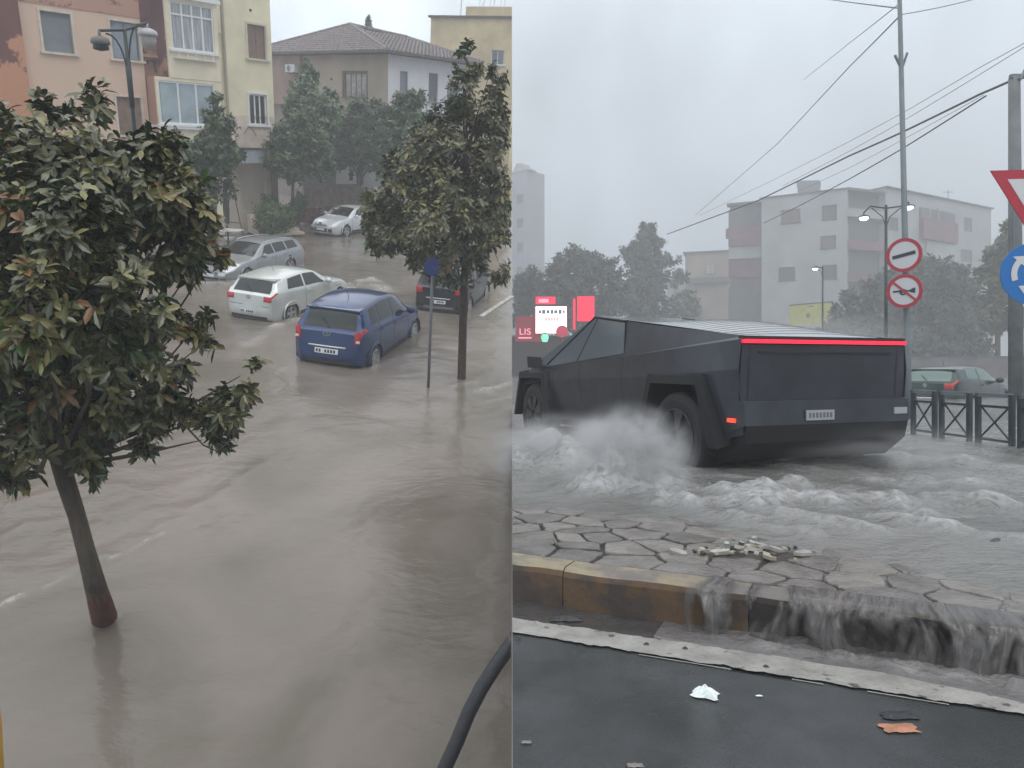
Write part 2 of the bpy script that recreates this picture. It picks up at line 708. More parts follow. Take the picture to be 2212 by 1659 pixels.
def wall_mb(F, a0, a1, z0, z1, openings, o=0.0, depth=.2, m=0, back=.35):
    """wall sheet with real openings and reveals, and a back so that it has thickness"""
    mb = MB()
    A = sorted({a0, a1} | {min(max(v, a0), a1) for q in openings for v in q[:2]})
    Z = sorted({z0, z1} | {min(max(v, z0), z1) for q in openings for v in q[2:4]})
    for i in range(len(A) - 1):
        for j in range(len(Z) - 1):
            ca, cz = (A[i] + A[i + 1]) / 2, (Z[j] + Z[j + 1]) / 2
            if any(q[0] < ca < q[1] and q[2] < cz < q[3] for q in openings):
                continue
            mb.quad(F.pt(A[i], Z[j], o), F.pt(A[i + 1], Z[j], o), F.pt(A[i + 1], Z[j + 1], o), F.pt(A[i], Z[j + 1], o), m)
    for (b0, b1, y0, y1) in openings:
        for (p, q) in (((b0, y0), (b1, y0)), ((b1, y0), (b1, y1)), ((b1, y1), (b0, y1)), ((b0, y1), (b0, y0))):
            mb.quad(F.pt(p[0], p[1], o), F.pt(q[0], q[1], o), F.pt(q[0], q[1], o - depth), F.pt(p[0], p[1], o - depth), m)
    for (p, q) in (((a0, z0), (a1, z0)), ((a1, z0), (a1, z1)), ((a1, z1), (a0, z1)), ((a0, z1), (a0, z0))):
        mb.quad(F.pt(p[0], p[1], o), F.pt(q[0], q[1], o), F.pt(q[0], q[1], o - back), F.pt(p[0], p[1], o - back), m)
    mb.quad(F.pt(a0, z0, o - back), F.pt(a1, z0, o - back), F.pt(a1, z1, o - back), F.pt(a0, z1, o - back), m)
    return mb


trim_m = mat('window_trim_cream', (.62, .55, .46), .6, noise_amt=.15, nscale=3)
white_fr = mat('white_frame', (.74, .76, .78), .4)
shut_m = mat('shutter_grey', (.17, .20, .22), .5, noise_amt=.15, nscale=2)
shut_b = mat('shutter_brown', (.20, .12, .08), .6, noise_amt=.3, nscale=3)
wood_b = mat('shutter_wood', (.20, .13, .10), .65, noise_amt=.3, nscale=4, stretch=(6, 6, 1))
pane_m = mat('window_pane', (.10, .13, .16), .08, spec=.9, noise_amt=.3, nscale=.8)
pane_d = mat('window_pane_dark', (.025, .035, .032), .1, spec=.8)
curt_m = mat('curtain_pale', (.42, .44, .47), .8, noise_amt=.25, nscale=5, stretch=(5, 5, .4))
curt_b = mat('blind_blue', (.24, .29, .35), .6, noise_amt=.15, nscale=3)


def window(F, b, parent, kind='shutter', o=0.0, frame=white_fr, trim=None, n=2, sill=True, top=0.0, curtain=None, pane=None, fw=.05, depth=.14):
    """a window of its own in the opening b=(a0,a1,z0,z1): frame, then panes, shutter, sill as its pieces"""
    a0, a1, z0, z1 = b
    fr = MB()
    d0, d1 = o - depth, o - depth + .05
    F.slab(fr, a0, a0 + fw, z0, z1, d0, d1)
    F.slab(fr, a1 - fw, a1, z0, z1, d0, d1)
    F.slab(fr, a0 + fw, a1 - fw, z0, z0 + fw, d0, d1)
    F.slab(fr, a0 + fw, a1 - fw, z1 - fw, z1, d0, d1)
    if kind in ('panes', 'bars'):
        w = (a1 - a0 - 2 * fw) / n
        for i in range(1, n):
            c = a0 + fw + w * i
            F.slab(fr, c - fw * .5, c + fw * .5, z0 + fw, z1 - fw, d0, d1)
        if top:
            zz = z1 - (z1 - z0) * top
            F.slab(fr, a0 + fw, a1 - fw, zz - fw * .5, zz + fw * .5, d0 - .002, d1 + .004)
    w_o = fr.build('window', frame, parent)
    if kind in ('panes', 'bars'):
        w = (a1 - a0 - 2 * fw) / n
        for i in range(n):
            c0, c1 = a0 + fw + w * i + fw * .5, a0 + fw + w * (i + 1) - fw * .5
            p = MB()
            F.slab(p, c0, c1, z0 + fw, z1 - fw, d0 + .012, d0 + .022)
            p.build('pane', pane or pane_m, w_o)
        if curtain:
            p = MB()
            N = 40
            rows_ = []
            for i in range(N + 1):
                a = a0 + fw + (a1 - a0 - 2 * fw) * i / N
                oo = d0 + .006 + .0
                rows_.append(a)
            for i in range(N):
                oa = d0 - .05 + .03 * math.sin(i * 1.9)
                ob = d0 - .05 + .03 * math.sin((i + 1) * 1.9)
                p.quad(F.pt(rows_[i], z0 + .04, oa), F.pt(rows_[i + 1], z0 + .04, ob), F.pt(rows_[i + 1], z1 - .04, ob), F.pt(rows_[i], z1 - .04, oa))
            p.build('curtain', curtain, w_o)
    elif kind == 'shutter':
        p = MB()
        z = z0 + fw
        while z < z1 - fw - .01:
            zt = min(z + .075, z1 - fw)
            p.quad(F.pt(a0 + fw, z, d0 + .035), F.pt(a1 - fw, z, d0 + .035), F.pt(a1 - fw, zt, d0 + .015), F.pt(a0 + fw, zt, d0 + .015))
            p.quad(F.pt(a0 + fw, zt, d0 + .015), F.pt(a1 - fw, zt, d0 + .015), F.pt(a1 - fw, zt, d0 + .035), F.pt(a0 + fw, zt, d0 + .035))
            z = zt
        p.build('shutter', pane or shut_m, w_o)
    elif kind == 'wood':
        w = (a1 - a0 - 2 * fw) / n
        for i in range(n):
            p = MB()
            F.slab(p, a0 + fw + w * i + .006, a0 + fw + w * (i + 1) - .006, z0 + fw, z1 - fw, d0 + .01, d0 + .04 - .012 * (i % 2))
            p.build('plank', pane or wood_b, w_o)
    if trim:
        t = MB()
        tw = .09
        F.slab(t, a0 - tw, a0, z0, z1 + tw, o - .002, o + .035)
        F.slab(t, a1, a1 + tw, z0, z1 + tw, o - .002, o + .035)
        F.slab(t, a0, a1, z1, z1 + tw, o - .002, o + .032)
        t.build('surround', trim, w_o)
    if sill:
        t = MB()
        F.slab(t, a0 - .16, a1 + .16, z0 - .09, z0 - .002, o - depth + .06, o + .12)
        t.build('sill', trim or frame, w_o)
    return w_o


# ------------------------------------------------------------------ apartment block on the left
peach = peel('plaster_peach', (.75, .61, .49), (.66, .48, .37), .33, .7)
maroon = peel('plaster_maroon', (.16, .055, .065), (.42, .22, .15), .40, 1.6, 5.2, 9.4)
maroon_l = peel('plaster_maroon_left', (.15, .045, .035), (.52, .24, .13), .5, 1.3, 6.4, 8.8)
maroon_t = peel('plaster_maroon_band', (.17, .06, .06), (.45, .25, .18), .40, 1.5)
cream = mat('plaster_cream', (.76, .69, .52), .85, noise_amt=.12, nscale=.9, bump=.2)
yellow = mat('plaster_yellow', (.76, .70, .50), .85, noise_amt=.12, nscale=.7, bump=.2)
pinkish = mat('plaster_pinkish', (.70, .58, .50), .85, noise_amt=.2, nscale=1.2, bump=.2)
shop_m = mat('shop_wall', (.50, .43, .36), .8, noise_amt=.15, nscale=1)
slab_m = mat('concrete_slab', (.40, .40, .41), .75, noise_amt=.25, nscale=2)
band_m = mat('canopy_grey', (.30, .34, .36), .6, noise_amt=.2, nscale=2)

P0 = sqd(-60, 200, 36.0)
P1 = sqd(590, 245, 41.0)
FA = Facade(P0, P1)
blk = thing('apartment_block', 'peach and yellow apartment block with maroon bands and an enclosed white balcony', 'apartment building', (P0.x, P0.y, .1), left=True)
TOP = FA.at(300, -90)[1]
aL = FA.at(-60, 200)[0] - 4
aA = FA.at(50, 120)[0]
aB = FA.at(309, 120)[0]
aC = FA.at(363, 120)[0]
aD = FA.at(474, 120)[0]
aE = FA.at(589, 160)[0]
wall_mb(FA, aL, aA, .1, TOP, [], o=.25).build('dark_wall', maroon_l, blk)
zB = FA.at(180, 22)[1]
w1 = FA.rect(91, 27, 156, 113)
w2 = FA.rect(240, 38, 300, 120)
w3 = FA.rect(255, 210, 307, 292)
w2 = (w2[0], w2[1], w1[2], w1[3])
wall_mb(FA, aA, aB, .1, zB, [w1, w2, w3]).build('wall', peach, blk)
wall_mb(FA, aA, aB, zB, TOP, [], o=.03).build('upper_band', maroon_t, blk)
window(FA, w1, blk, 'shutter', frame=shut_m, trim=trim_m)
window(FA, w2, blk, 'panes', frame=shut_m, trim=trim_m, n=2, pane=curt_b)
window(FA, w3, blk, 'shutter', frame=shut_b, trim=trim_m, pane=shut_b)
# maroon recess
wall_mb(FA, aB, aC, .1, TOP, [], o=-.45).build('recess_wall', maroon, blk)
mb = MB()
FA.slab(mb, aB, aC + .05, FA.at(340, 122)[1] - .06, FA.at(340, 122)[1] + .06, -.44, -.1)
mb.build('recess_ledge', maroon_t, blk)
# enclosed balcony, projecting
OB = .9
w4 = FA.rect(370, 9, 462, 111, OB)
w5 = FA.rect(344, 178, 467, 270, OB)
aC2, aD2 = FA.at(364, 120, OB)[0], FA.at(474, 120, OB)[0]
aC3 = w5[0] - .06
zs1, zs2 = FA.at(420, 2, OB)[1], FA.at(420, 272, OB)[1]
zc = FA.at(420, 172, OB)[1]
wall_mb(FA, aC2, aD2, zc, zs1, [w4], o=OB, back=.14, depth=.12).build('balcony_wall', cream, blk)
mb = MB()
FA.slab(mb, aC2 + .002, aC2 + .12, zc, zs1, -.44, OB - .142)
mb.build('balcony_side', maroon, blk)
wall_mb(FA, aC3, aD2, zs2 - .9, zc - .003, [w5], o=OB - .02, back=.14, depth=.12).build('balcony_wall', cream, blk)
mb = MB()
FA.slab(mb, aC3 + .002, aC3 + .12, zs2 - .9, zc - .003, -.44, OB - .162)
mb.build('balcony_side', maroon, blk)
window(FA, w4, blk, 'panes', o=OB, n=4, top=.26, curtain=curt_m, pane=mat('net_pane', (.34, .37, .40), .15, noise_amt=.35, nscale=2, stretch=(6, 6, .5)), sill=True, fw=.07, depth=.1)
window(FA, w5, blk, 'panes', o=OB, n=3, pane=mat('milky_pane', (.30, .38, .42), .12, noise_amt=.25, nscale=.9), fw=.08, depth=.1)
mb = MB()
FA.slab(mb, aC2 - .15, aD2 + .15, zs1, zs1 + .16, 0, OB + .1)
mb.build('balcony_slab', white_fr, blk)
mb = MB()
FA.slab(mb, aC3 - .1, aD2 + .1, zs2 - .16, zs2 - .04, 0, OB + .1)
mb.build('balcony_slab', white_fr, blk)
mb = MB()
for i in range(5):
    a = w4[0] + (w4[1] - w4[0]) * (i + .5) / 5
    FA.slab(mb, a - .012, a + .012, w4[2] - .35, w4[2] - .1, OB + .12, OB + .14)
FA.slab(mb, w4[0], w4[1], w4[2] - .36, w4[2] - .34, OB + .02, OB + .15)
mb.build('flower_rail', white_fr, blk)
wall_mb(FA, aC3, aD2, .1, zs2 - .9, [], o=-.3).build('ground_floor_wall', shop_m, blk)
wall_mb(FA, aC, aD, TOP - 2.5, TOP, [], o=.3).build('parapet', cream, blk)
# drainpipe
mb = MB()
mb.tube([FA.pt(aD + .22, TOP, .09), FA.pt(aD + .22, FA.at(480, 330)[1], .09)], .07, 8)
mb.build('drainpipe', mat('drain_pipe', (.38, .33, .28), .6), blk)
# yellow part
w6 = FA.rect(535, 54, 574, 127)
w7 = FA.rect(539, 204, 577, 270)
zp = FA.at(530, 250)[1]
zcan = FA.at(550, 335)[1]
wall_mb(FA, aD, aE, zp, TOP, [w6, (w7[0], w7[1], w7[2], w7[3])]).build('yellow_wall', yellow, blk)
wall_mb(FA, aD, aE, zcan, zp, [(w7[0], w7[1], w7[2], zp)], o=.0).build('pink_wall', pinkish, blk)
window(FA, w6, blk, 'wood', frame=wood_b, trim=trim_m, n=4)
window(FA, w7, blk, 'bars', frame=white_fr, trim=white_fr, n=3, pane=pane_d, fw=.07)
mb = MB()
mb.lathe([(.001, .02), (.06, .02), (.07, 0)], 10, Matrix.Translation(FA.pt(*FA.at(541, 22), .0)) @ Matrix.Rotation(FA.rz, 4, 'Z') @ Matrix.Rotation(R(90), 4, 'X'))
mb.build('vent_hole', dark_in, blk)
mb = MB()
a, z = FA.at(541, 290)
pts = [FA.pt(a - .35 + .5 * t, z + .35 * math.sin(t * 2.6), .03) for t in [i / 10 for i in range(14)]]
mb.tube(pts, .012, 5)
mb.build('cable', black_p, blk)
mb = MB()
FA.slab(mb, aD - .2, aE + .25, FA.at(550, 350)[1], FA.at(550, 322)[1], -.1, .75)
mb.build('canopy', band_m, blk)
mb = MB()
FA.slab(mb, aD - .2, aE + .27, FA.at(550, 322)[1], FA.at(550, 319)[1], -.1, .79)
mb.build('canopy_edge', dark_in, blk)
# shop front under the canopy
zt = FA.at(550, 351)[1]
sh = FA.rect(515, 365, 584, 470, -.25)
wall_mb(FA, aD, aE, .1, zt, [(sh[0] + .15, sh[1] - .25, 1.0, zt - .25)], o=-.25).build('shop_wall', shop_m, blk)
mb = MB()
z = 1.0
while z < zt - .25:
    FA.slab(mb, sh[0] + .15, sh[1] - .25, z, z + .085, -.41, -.40 + .02)
    z += .1
mb.build('roller_door', mat('roller_door', (.50, .44, .37), .5, noise_amt=.12, nscale=1), blk)
mb = MB()
FA.slab(mb, aE - .22, aE + .02, .1, zt, -.6, .05)
mb.build('corner_pillar', mat('pillar_brown', (.16, .11, .10), .7, noise_amt=.3), blk)
wall_mb(FA, aE - .3, aE, .1, TOP, [], o=-.4, back=8).build('side_wall', yellow, blk)

# steps up to the shop
st0 = FA.pt(sh[0] + .6, .1, .9)
stp = thing('stone_steps', 'cream stone steps leading up to the shop door under the canopy', 'steps', (st0.x, st0.y, .1), FA.rz, left=True)
for i in range(6):
    MB().box((.2 + .0 * i, -1.4 + .33 * i, .06 + .075 * i), (2.5 - .18 * i, .34, .13 + .15 * i)).build('step', mat('step_cream', (.55, .47, .36), .6, noise_amt=.15), stp, local=True)

# ------------------------------------------------------------------ hip-roofed house
C0 = sqd(838, 250, 49)
CL = sqd(560, 250, 61)
CR = sqd(1012, 250, 53)
FL, FR = Facade(CL, C0), Facade(C0, CR)
ze = FL.at(838, 108)[1]
hs = thing('hip_roofed_house', 'old house with grey tiled hip roof, one beige wall and one white wall', 'house', (C0.x, C0.y, .1), left=True)
beige = mat('render_beige_grey', (.36, .30, .24), .9, noise_amt=.15, nscale=.5, bump=.2)
beige2 = mat('render_brick_pink', (.30, .21, .17), .9, noise_amt=.2, nscale=.8)
whitew = mat('render_white', (.68, .67, .70), .8, noise_amt=.08, nscale=.6)
dgreen = mat('render_lower_storey', (.22, .20, .17), .8, noise_amt=.3, nscale=.6)  # darker tone for the lower storey's walls
h1 = FL.rect(742, 156, 792, 210)
lenL, lenR = FL.len, FR.len
zf = FL.at(830, 236)[1]
wall_mb(FL, FL.at(655, 150)[0], lenL, zf, ze, [h1]).build('beige_wall', beige, hs)
wall_mb(FL, 0, FL.at(655, 150)[0], zf, ze, [], o=.25).build('pink_wall', beige2, hs)
wall_mb(FL, 0, lenL, .1, zf - .003, []).build('lower_wall', dgreen, hs)
window(FL, h1, hs, 'panes', frame=wood_b, trim=mat('wood_dark', (.12, .07, .045), .6), n=4, pane=mat('pane_curtained', (.30, .29, .28), .2, noise_amt=.4, nscale=2), fw=.1)
h2 = FR.rect(864, 154, 881, 206)
h3 = FR.rect(926, 158, 946, 220)
h4 = FR.rect(966, 180, 990, 225)
wall_mb(FR, 0, lenR, zf, ze, [h2, h3, h4]).build('white_wall', whitew, hs)
wall_mb(FR, 0, lenR, .1, zf - .003, [], o=-.05).build('lower_wall', dgreen, hs)
window(FR, h2, hs, 'panes', n=1, frame=shut_m, pane=mat('pane_greyblue', (.18, .19, .23), .2), top=.3)
window(FR, h3, hs, 'shutter', frame=shut_m, pane=mat('shutter_slate', (.10, .10, .13), .5))
window(FR, h4, hs, 'shutter', frame=mat('door_green', (.03, .07, .05), .5), pane=mat('door_green', (.03, .07, .05), .5))
# roof: four hips with barrel tiles laid in courses
ov = .7
eC = FL.pt(lenL, ze, 0) + (FL.n + FR.n) * ov * .8 + Vector((0, 0, -.12))
eL = FL.pt(-.5, ze - .12, ov)
eR = FR.pt(lenR + .5, ze - .12, ov)
eB = eL + (eR - eC)
apex = sqd(757, 56, 59)
apex = Vector((apex.x, apex.y, apex.z))
ap2 = sqd(880, 84, 60)
tile_m = mat('roof_tile_grey', (.20, .17, .17), .85, noise_amt=.45, nscale=6, bump=.3)
rf = MB()
for a, b_, c, d in ((eL, eC, apex, apex), (eC, eR, ap2, apex), (eR, eB, ap2, ap2), (eB, eL, apex, ap2)):
    if (c - d).length < .01:
        rf.add([a, b_, c], [(0, 1, 2)])
    else:
        rf.quad(a, b_, c, d)
rf.quad(eL - Vector((0, 0, .12)), eC - Vector((0, 0, .12)), eR - Vector((0, 0, .12)), eB - Vector((0, 0, .12)))
roof = rf.build('roof', mat('roof_deck', (.10, .085, .08), .9), hs)


def tiles(a, b_, c, d, step=.30, run=.42):
    """barrel tiles over the roof face a-b (eave) c-d (top)"""
    mb = MB()
    e = (b_ - a).normalized()
    n = (b_ - a).cross(c - a).normalized()
    if n.z < 0:
        n = -n
    up = n.cross(e)
    if up.z < 0:
        up = -up
    H = (c - a).dot(up)
    L = (b_ - a).length
    tc_, td = (c - a).dot(e), (d - a).dot(e)
    u = step / 2
    while u < L:
        v = -.06
        while v < H:
            lo = td * v / H
            hi = L + (tc_ - L) * v / H
            if lo - .05 < u < hi + .05:
                j = random.uniform(-.015, .015)
                lift = .03 + random.uniform(0, .012)
                vs = []
                for vv, rr, ll in ((v, .13, lift + .035), (v + run + .04, .11, lift - .01)):
                    for q in (0, 50, 90, 130, 180):
                        vs.append(a + e * (u + j + rr * math.cos(R(q))) + up * vv + n * (ll + .085 * math.sin(R(q))))
                mb.add(vs, [(i, i + 1, i + 6, i + 5) for i in range(4)] + [(0, 1, 2, 3, 4)])
            v += run
        u += step
    return mb


t1 = tiles(eL, eC, apex, apex)
t2 = tiles(eC, eR, ap2, apex)
t1.add(t2.v, t2.f)
tl = t1.build('tile', tile_m, roof, fix=False)
tl['kind'] = 'stuff'
mb = MB()
for p, q in ((eL, apex), (eC, apex), (apex, ap2), (ap2, eR)):
    mb.tube([p + Vector((0, 0, .1)), q + Vector((0, 0, .12))], .13, 6)
mb.build('ridge_tiles', tile_m, roof)
mb = MB()
mb.tube([eL + Vector((0, 0, -.02)), eC + Vector((0, 0, -.02)), eR + Vector((0, 0, -.02))], .07, 6)
mb.build('gutter', mat('gutter', (.13, .12, .12), .6), hs)
# balcony slab of the house
mb = MB()
s0 = FL.at(806, 236)[0]
FL.slab(mb, s0, lenL + .9, zf - .12, zf + .05, 0, 1.0)
mb.build('balcony_slab', mat('balcony_dark', (.06, .07, .07), .7), hs)
mb = MB()
mb.tube([FR.pt(.3, zf, .9), FR.pt(.3, .1, .9)], .07, 8)
mb.build('balcony_post', mat('balcony_dark', (.06, .07, .07), .7), hs)


def ac_unit(F, px0, py0, px1, py1, label, o=.3):
    a0, a1, z0, z1 = F.rect(px0, py0, px1, py1)
    c = F.pt((a0 + a1) / 2, z0, o)
    t = thing('air_conditioner', label, 'air conditioner', tuple(c), F.rz, left=F.left)
    w, h = a1 - a0, z1 - z0
    acm = mat('ac_white', (.55, .56, .57), .5)
    MB().box((0, .02, h / 2), (w, .32, h)).build('casing', acm, t, local=True)
    s = -1
    mb = MB()
    mb.lathe([(.0, .02), (h * .36, .02), (h * .4, 0)], 20, Matrix.Translation((-w * .12, -.145, h / 2)) @ Matrix.Rotation(R(90), 4, 'X'))
    mb.build('fan_grille', mat('ac_grille', (.15, .16, .17), .5), t, local=True)
    for x in (-w * .35, w * .35):
        MB().box((x, .1, -.04), (.05, .5, .05)).build('bracket', black_p, t, local=True)
    return t


ac_unit(FL, 633, 141, 653, 158, 'white air conditioner box high on the pinkish end of the tiled house', o=.5)
mb = MB()
mb.lathe([(.001, .02), (.09, .02), (.1, 0)], 10, Matrix.Translation(FL.pt(*FL.at(716, 171), .0)) @ Matrix.Rotation(FL.rz, 4, 'Z') @ Matrix.Rotation(R(90), 4, 'X'))
mb.build('flue_hole', dark_in, hs)

# ------------------------------------------------------------------ yellow block behind on the right
Q0 = sqd(926, 250, 64)
Q1 = sqd(1104.5, 250, 61)
FY = Facade(Q0, Q1)
yb = thing('yellow_block', 'plain yellow ochre apartment block with dark roof edge beyond the white house', 'apartment building', (Q0.x, Q0.y, .1), left=True)
ochre = mat('plaster_ochre', (.68, .56, .34), .85, noise_amt=.2, nscale=.5, bump=.1)
zl, zr = FY.at(926, 38)[1], FY.at(1104, 14)[1]
y1_ = FY.rect(1050, 60, 1085, 88)
y2_ = FY.rect(1060, 108, 1088, 140)
y3_ = FY.rect(1052, 232, 1086, 262)
mbw = wall_mb(FY, 0, FY.len, .1, zl, [y2_, y3_], back=7)
mbw.build('wall', ochre, yb)
window(FY, y2_, yb, 'panes', n=2, pane=pane_m, sill=True)
window(FY, y3_, yb, 'shutter', frame=shut_m)
mb = MB()
FY.slab(mb, -.15, FY.len, zl, zl + .16, -7, .2)
mb.build('roof_edge', mat('roof_edge_dark', (.09, .075, .06), .7), yb)
mb = MB()
a5 = FY.at(1005, 30)[0]
FY.slab(mb, a5, FY.len, zl + .16, zr, -6, -.1)
mb.build('roof_wall', ochre, yb)
aa = FY.rect(1052, 62, 1082, 84)
# roof-top tank stand and aerial
tp = FY.pt(FY.at(1060, 10)[0], zr, -1.2)
tk = thing('water_tank', 'dark roof-top tank on a light metal frame above the yellow block', 'water tank', (tp.x, tp.y, tp.z), FY.rz, left=True)
mb = MB()
for x in (-1.3, -.4, .5):
    mb.tube([(x, -.4, 0), (x + .1, -.4, 1.25)], .03, 6)
    mb.tube([(x, .4, 0), (x + .1, .4, 1.25)], .03, 6)
mb.tube([(-1.4, -.4, .9), (.6, -.4, .9)], .03, 6)
mb.tube([(-1.3, -.4, 0), (-.3, -.4, 1.2)], .025, 6)
mb.build('frame', white_fr, tk, local=True)
mb = MB()
mb.lathe([(.0, -.75), (.42, -.75), (.45, -.68), (.45, .68), (.42, .75), (0, .75)], 18, Matrix.Translation((-.05, 0, 1.55)) @ Matrix.Rotation(R(90), 4, 'Y'))
mb.build('tank', mat('tank_grey', (.12, .13, .14), .5), tk, local=True, smooth=True)
ap = FY.pt(FY.at(991, 26)[0], zl + .16, -.4)
an = thing('roof_aerial', 'thin aerial rod standing on the roof edge of the yellow block', 'aerial', tuple(ap), left=True)
mb = MB()
mb.tube([(0, 0, 0), (0, 0, 1.4)], .025, 5)
mb.build('mast', shut_m, an, local=True)
mb = MB()
mb.tube([(-.3, 0, 1.25), (.3, 0, 1.25)], .015, 5)
mb.build('crossbar', shut_m, an, local=True)

# ------------------------------------------------------------------ low wall with a poster at the street end
G0 = sqd(655, 420, 45)
G1 = sqd(850, 430, 47)
FG = Facade(G0, G1)
lw = thing('low_shopfront_wall', 'low wall with brown base and white panel at the end of the street', 'wall', (G0.x, G0.y, .1), left=True)
gz = FG.at(750, 352)[1]
wall_mb(FG, 0, FG.len, .1, gz, []).build('wall', mat('wall_greyblue', (.28, .29, .30), .8, noise_amt=.25, nscale=1), lw)
mb = MB()
b5 = FG.rect(655, 400, 800, 440)
FG.slab(mb, 0, b5[1], .1, FG.at(740, 404)[1], 0, .12)
mb.build('plinth', mat('plinth_brown', (.26, .20, .17), .8, noise_amt=.3), lw)
pn = FG.rect(724, 358, 768, 397)
pt_ = thing('poster_panel', 'white wall panel with a black figure shape above the brown plinth', 'poster', tuple(FG.pt((pn[0] + pn[1]) / 2, pn[2], .16)), FG.rz, left=True)
w, h = pn[1] - pn[0], pn[3] - pn[2]
MB().box((0, 0, h / 2), (w, .04, h)).build('board', mat('poster_white', (.70, .70, .68), .6), pt_, local=True)
mb = MB()
fig = [(.12, .2), (.3, .22), (.32, .45), (.42, .5), (.33, .6), (.3, .8), (.2, .85), (.16, .62), (.05, .58), (.14, .46)]
mb.prism([(x * w * 1.0, -.021, y * h) for x, y in fig], (0, -.006, 0))
mb.build('print', ink, pt_, local=True)


# ================================================================== trees
def leaf_mats():
    return [mat('leaf_dark', (.020, .040, .013), .30, spec=.6, back=(.055, .062, .026)),
            mat('leaf_mid', (.060, .105, .028), .33, spec=.65, back=(.10, .10, .04)),
            mat('leaf_olive', (.17, .17, .05), .40, back=(.20, .18, .07)),
            mat('leaf_rust', (.15, .075, .03), .5, back=(.18, .09, .035))]


BARK = mat('bark_grey', (.085, .07, .055), .9, noise_amt=.45, nscale=7, bump=.8, bscale=25, stretch=(1, 1, .3))
BARK_D = mat('bark_dark', (.05, .038, .032), .9, noise_amt=.4, nscale=7, bump=.8, bscale=25, stretch=(1, 1, .3))


def leaf_vs(base, d, n, L, Wd, droop):
    """a folded, slightly curled leaf: 8 points"""
    side = d.cross(n).normalized()
    n = side.cross(d).normalized()

    def P(t, w, up):
        return base + d * (L * t) + side * (Wd * w) + n * up - Vector((0, 0, droop * L * t * t))
    f = .10 * Wd * 2
    return [P(0, 0, 0), P(.30, -.85, f), P(.72, -1, f), P(1, 0, -.02 * L), P(.72, 1, f), P(.30, .85, f), P(.30, 0, -f * .3), P(.72, 0, -f * .3)]


LEAF_F = [(0, 1, 6), (0, 6, 5), (1, 2, 7, 6), (6, 7, 4, 5), (2, 3, 7), (7, 3, 4)]


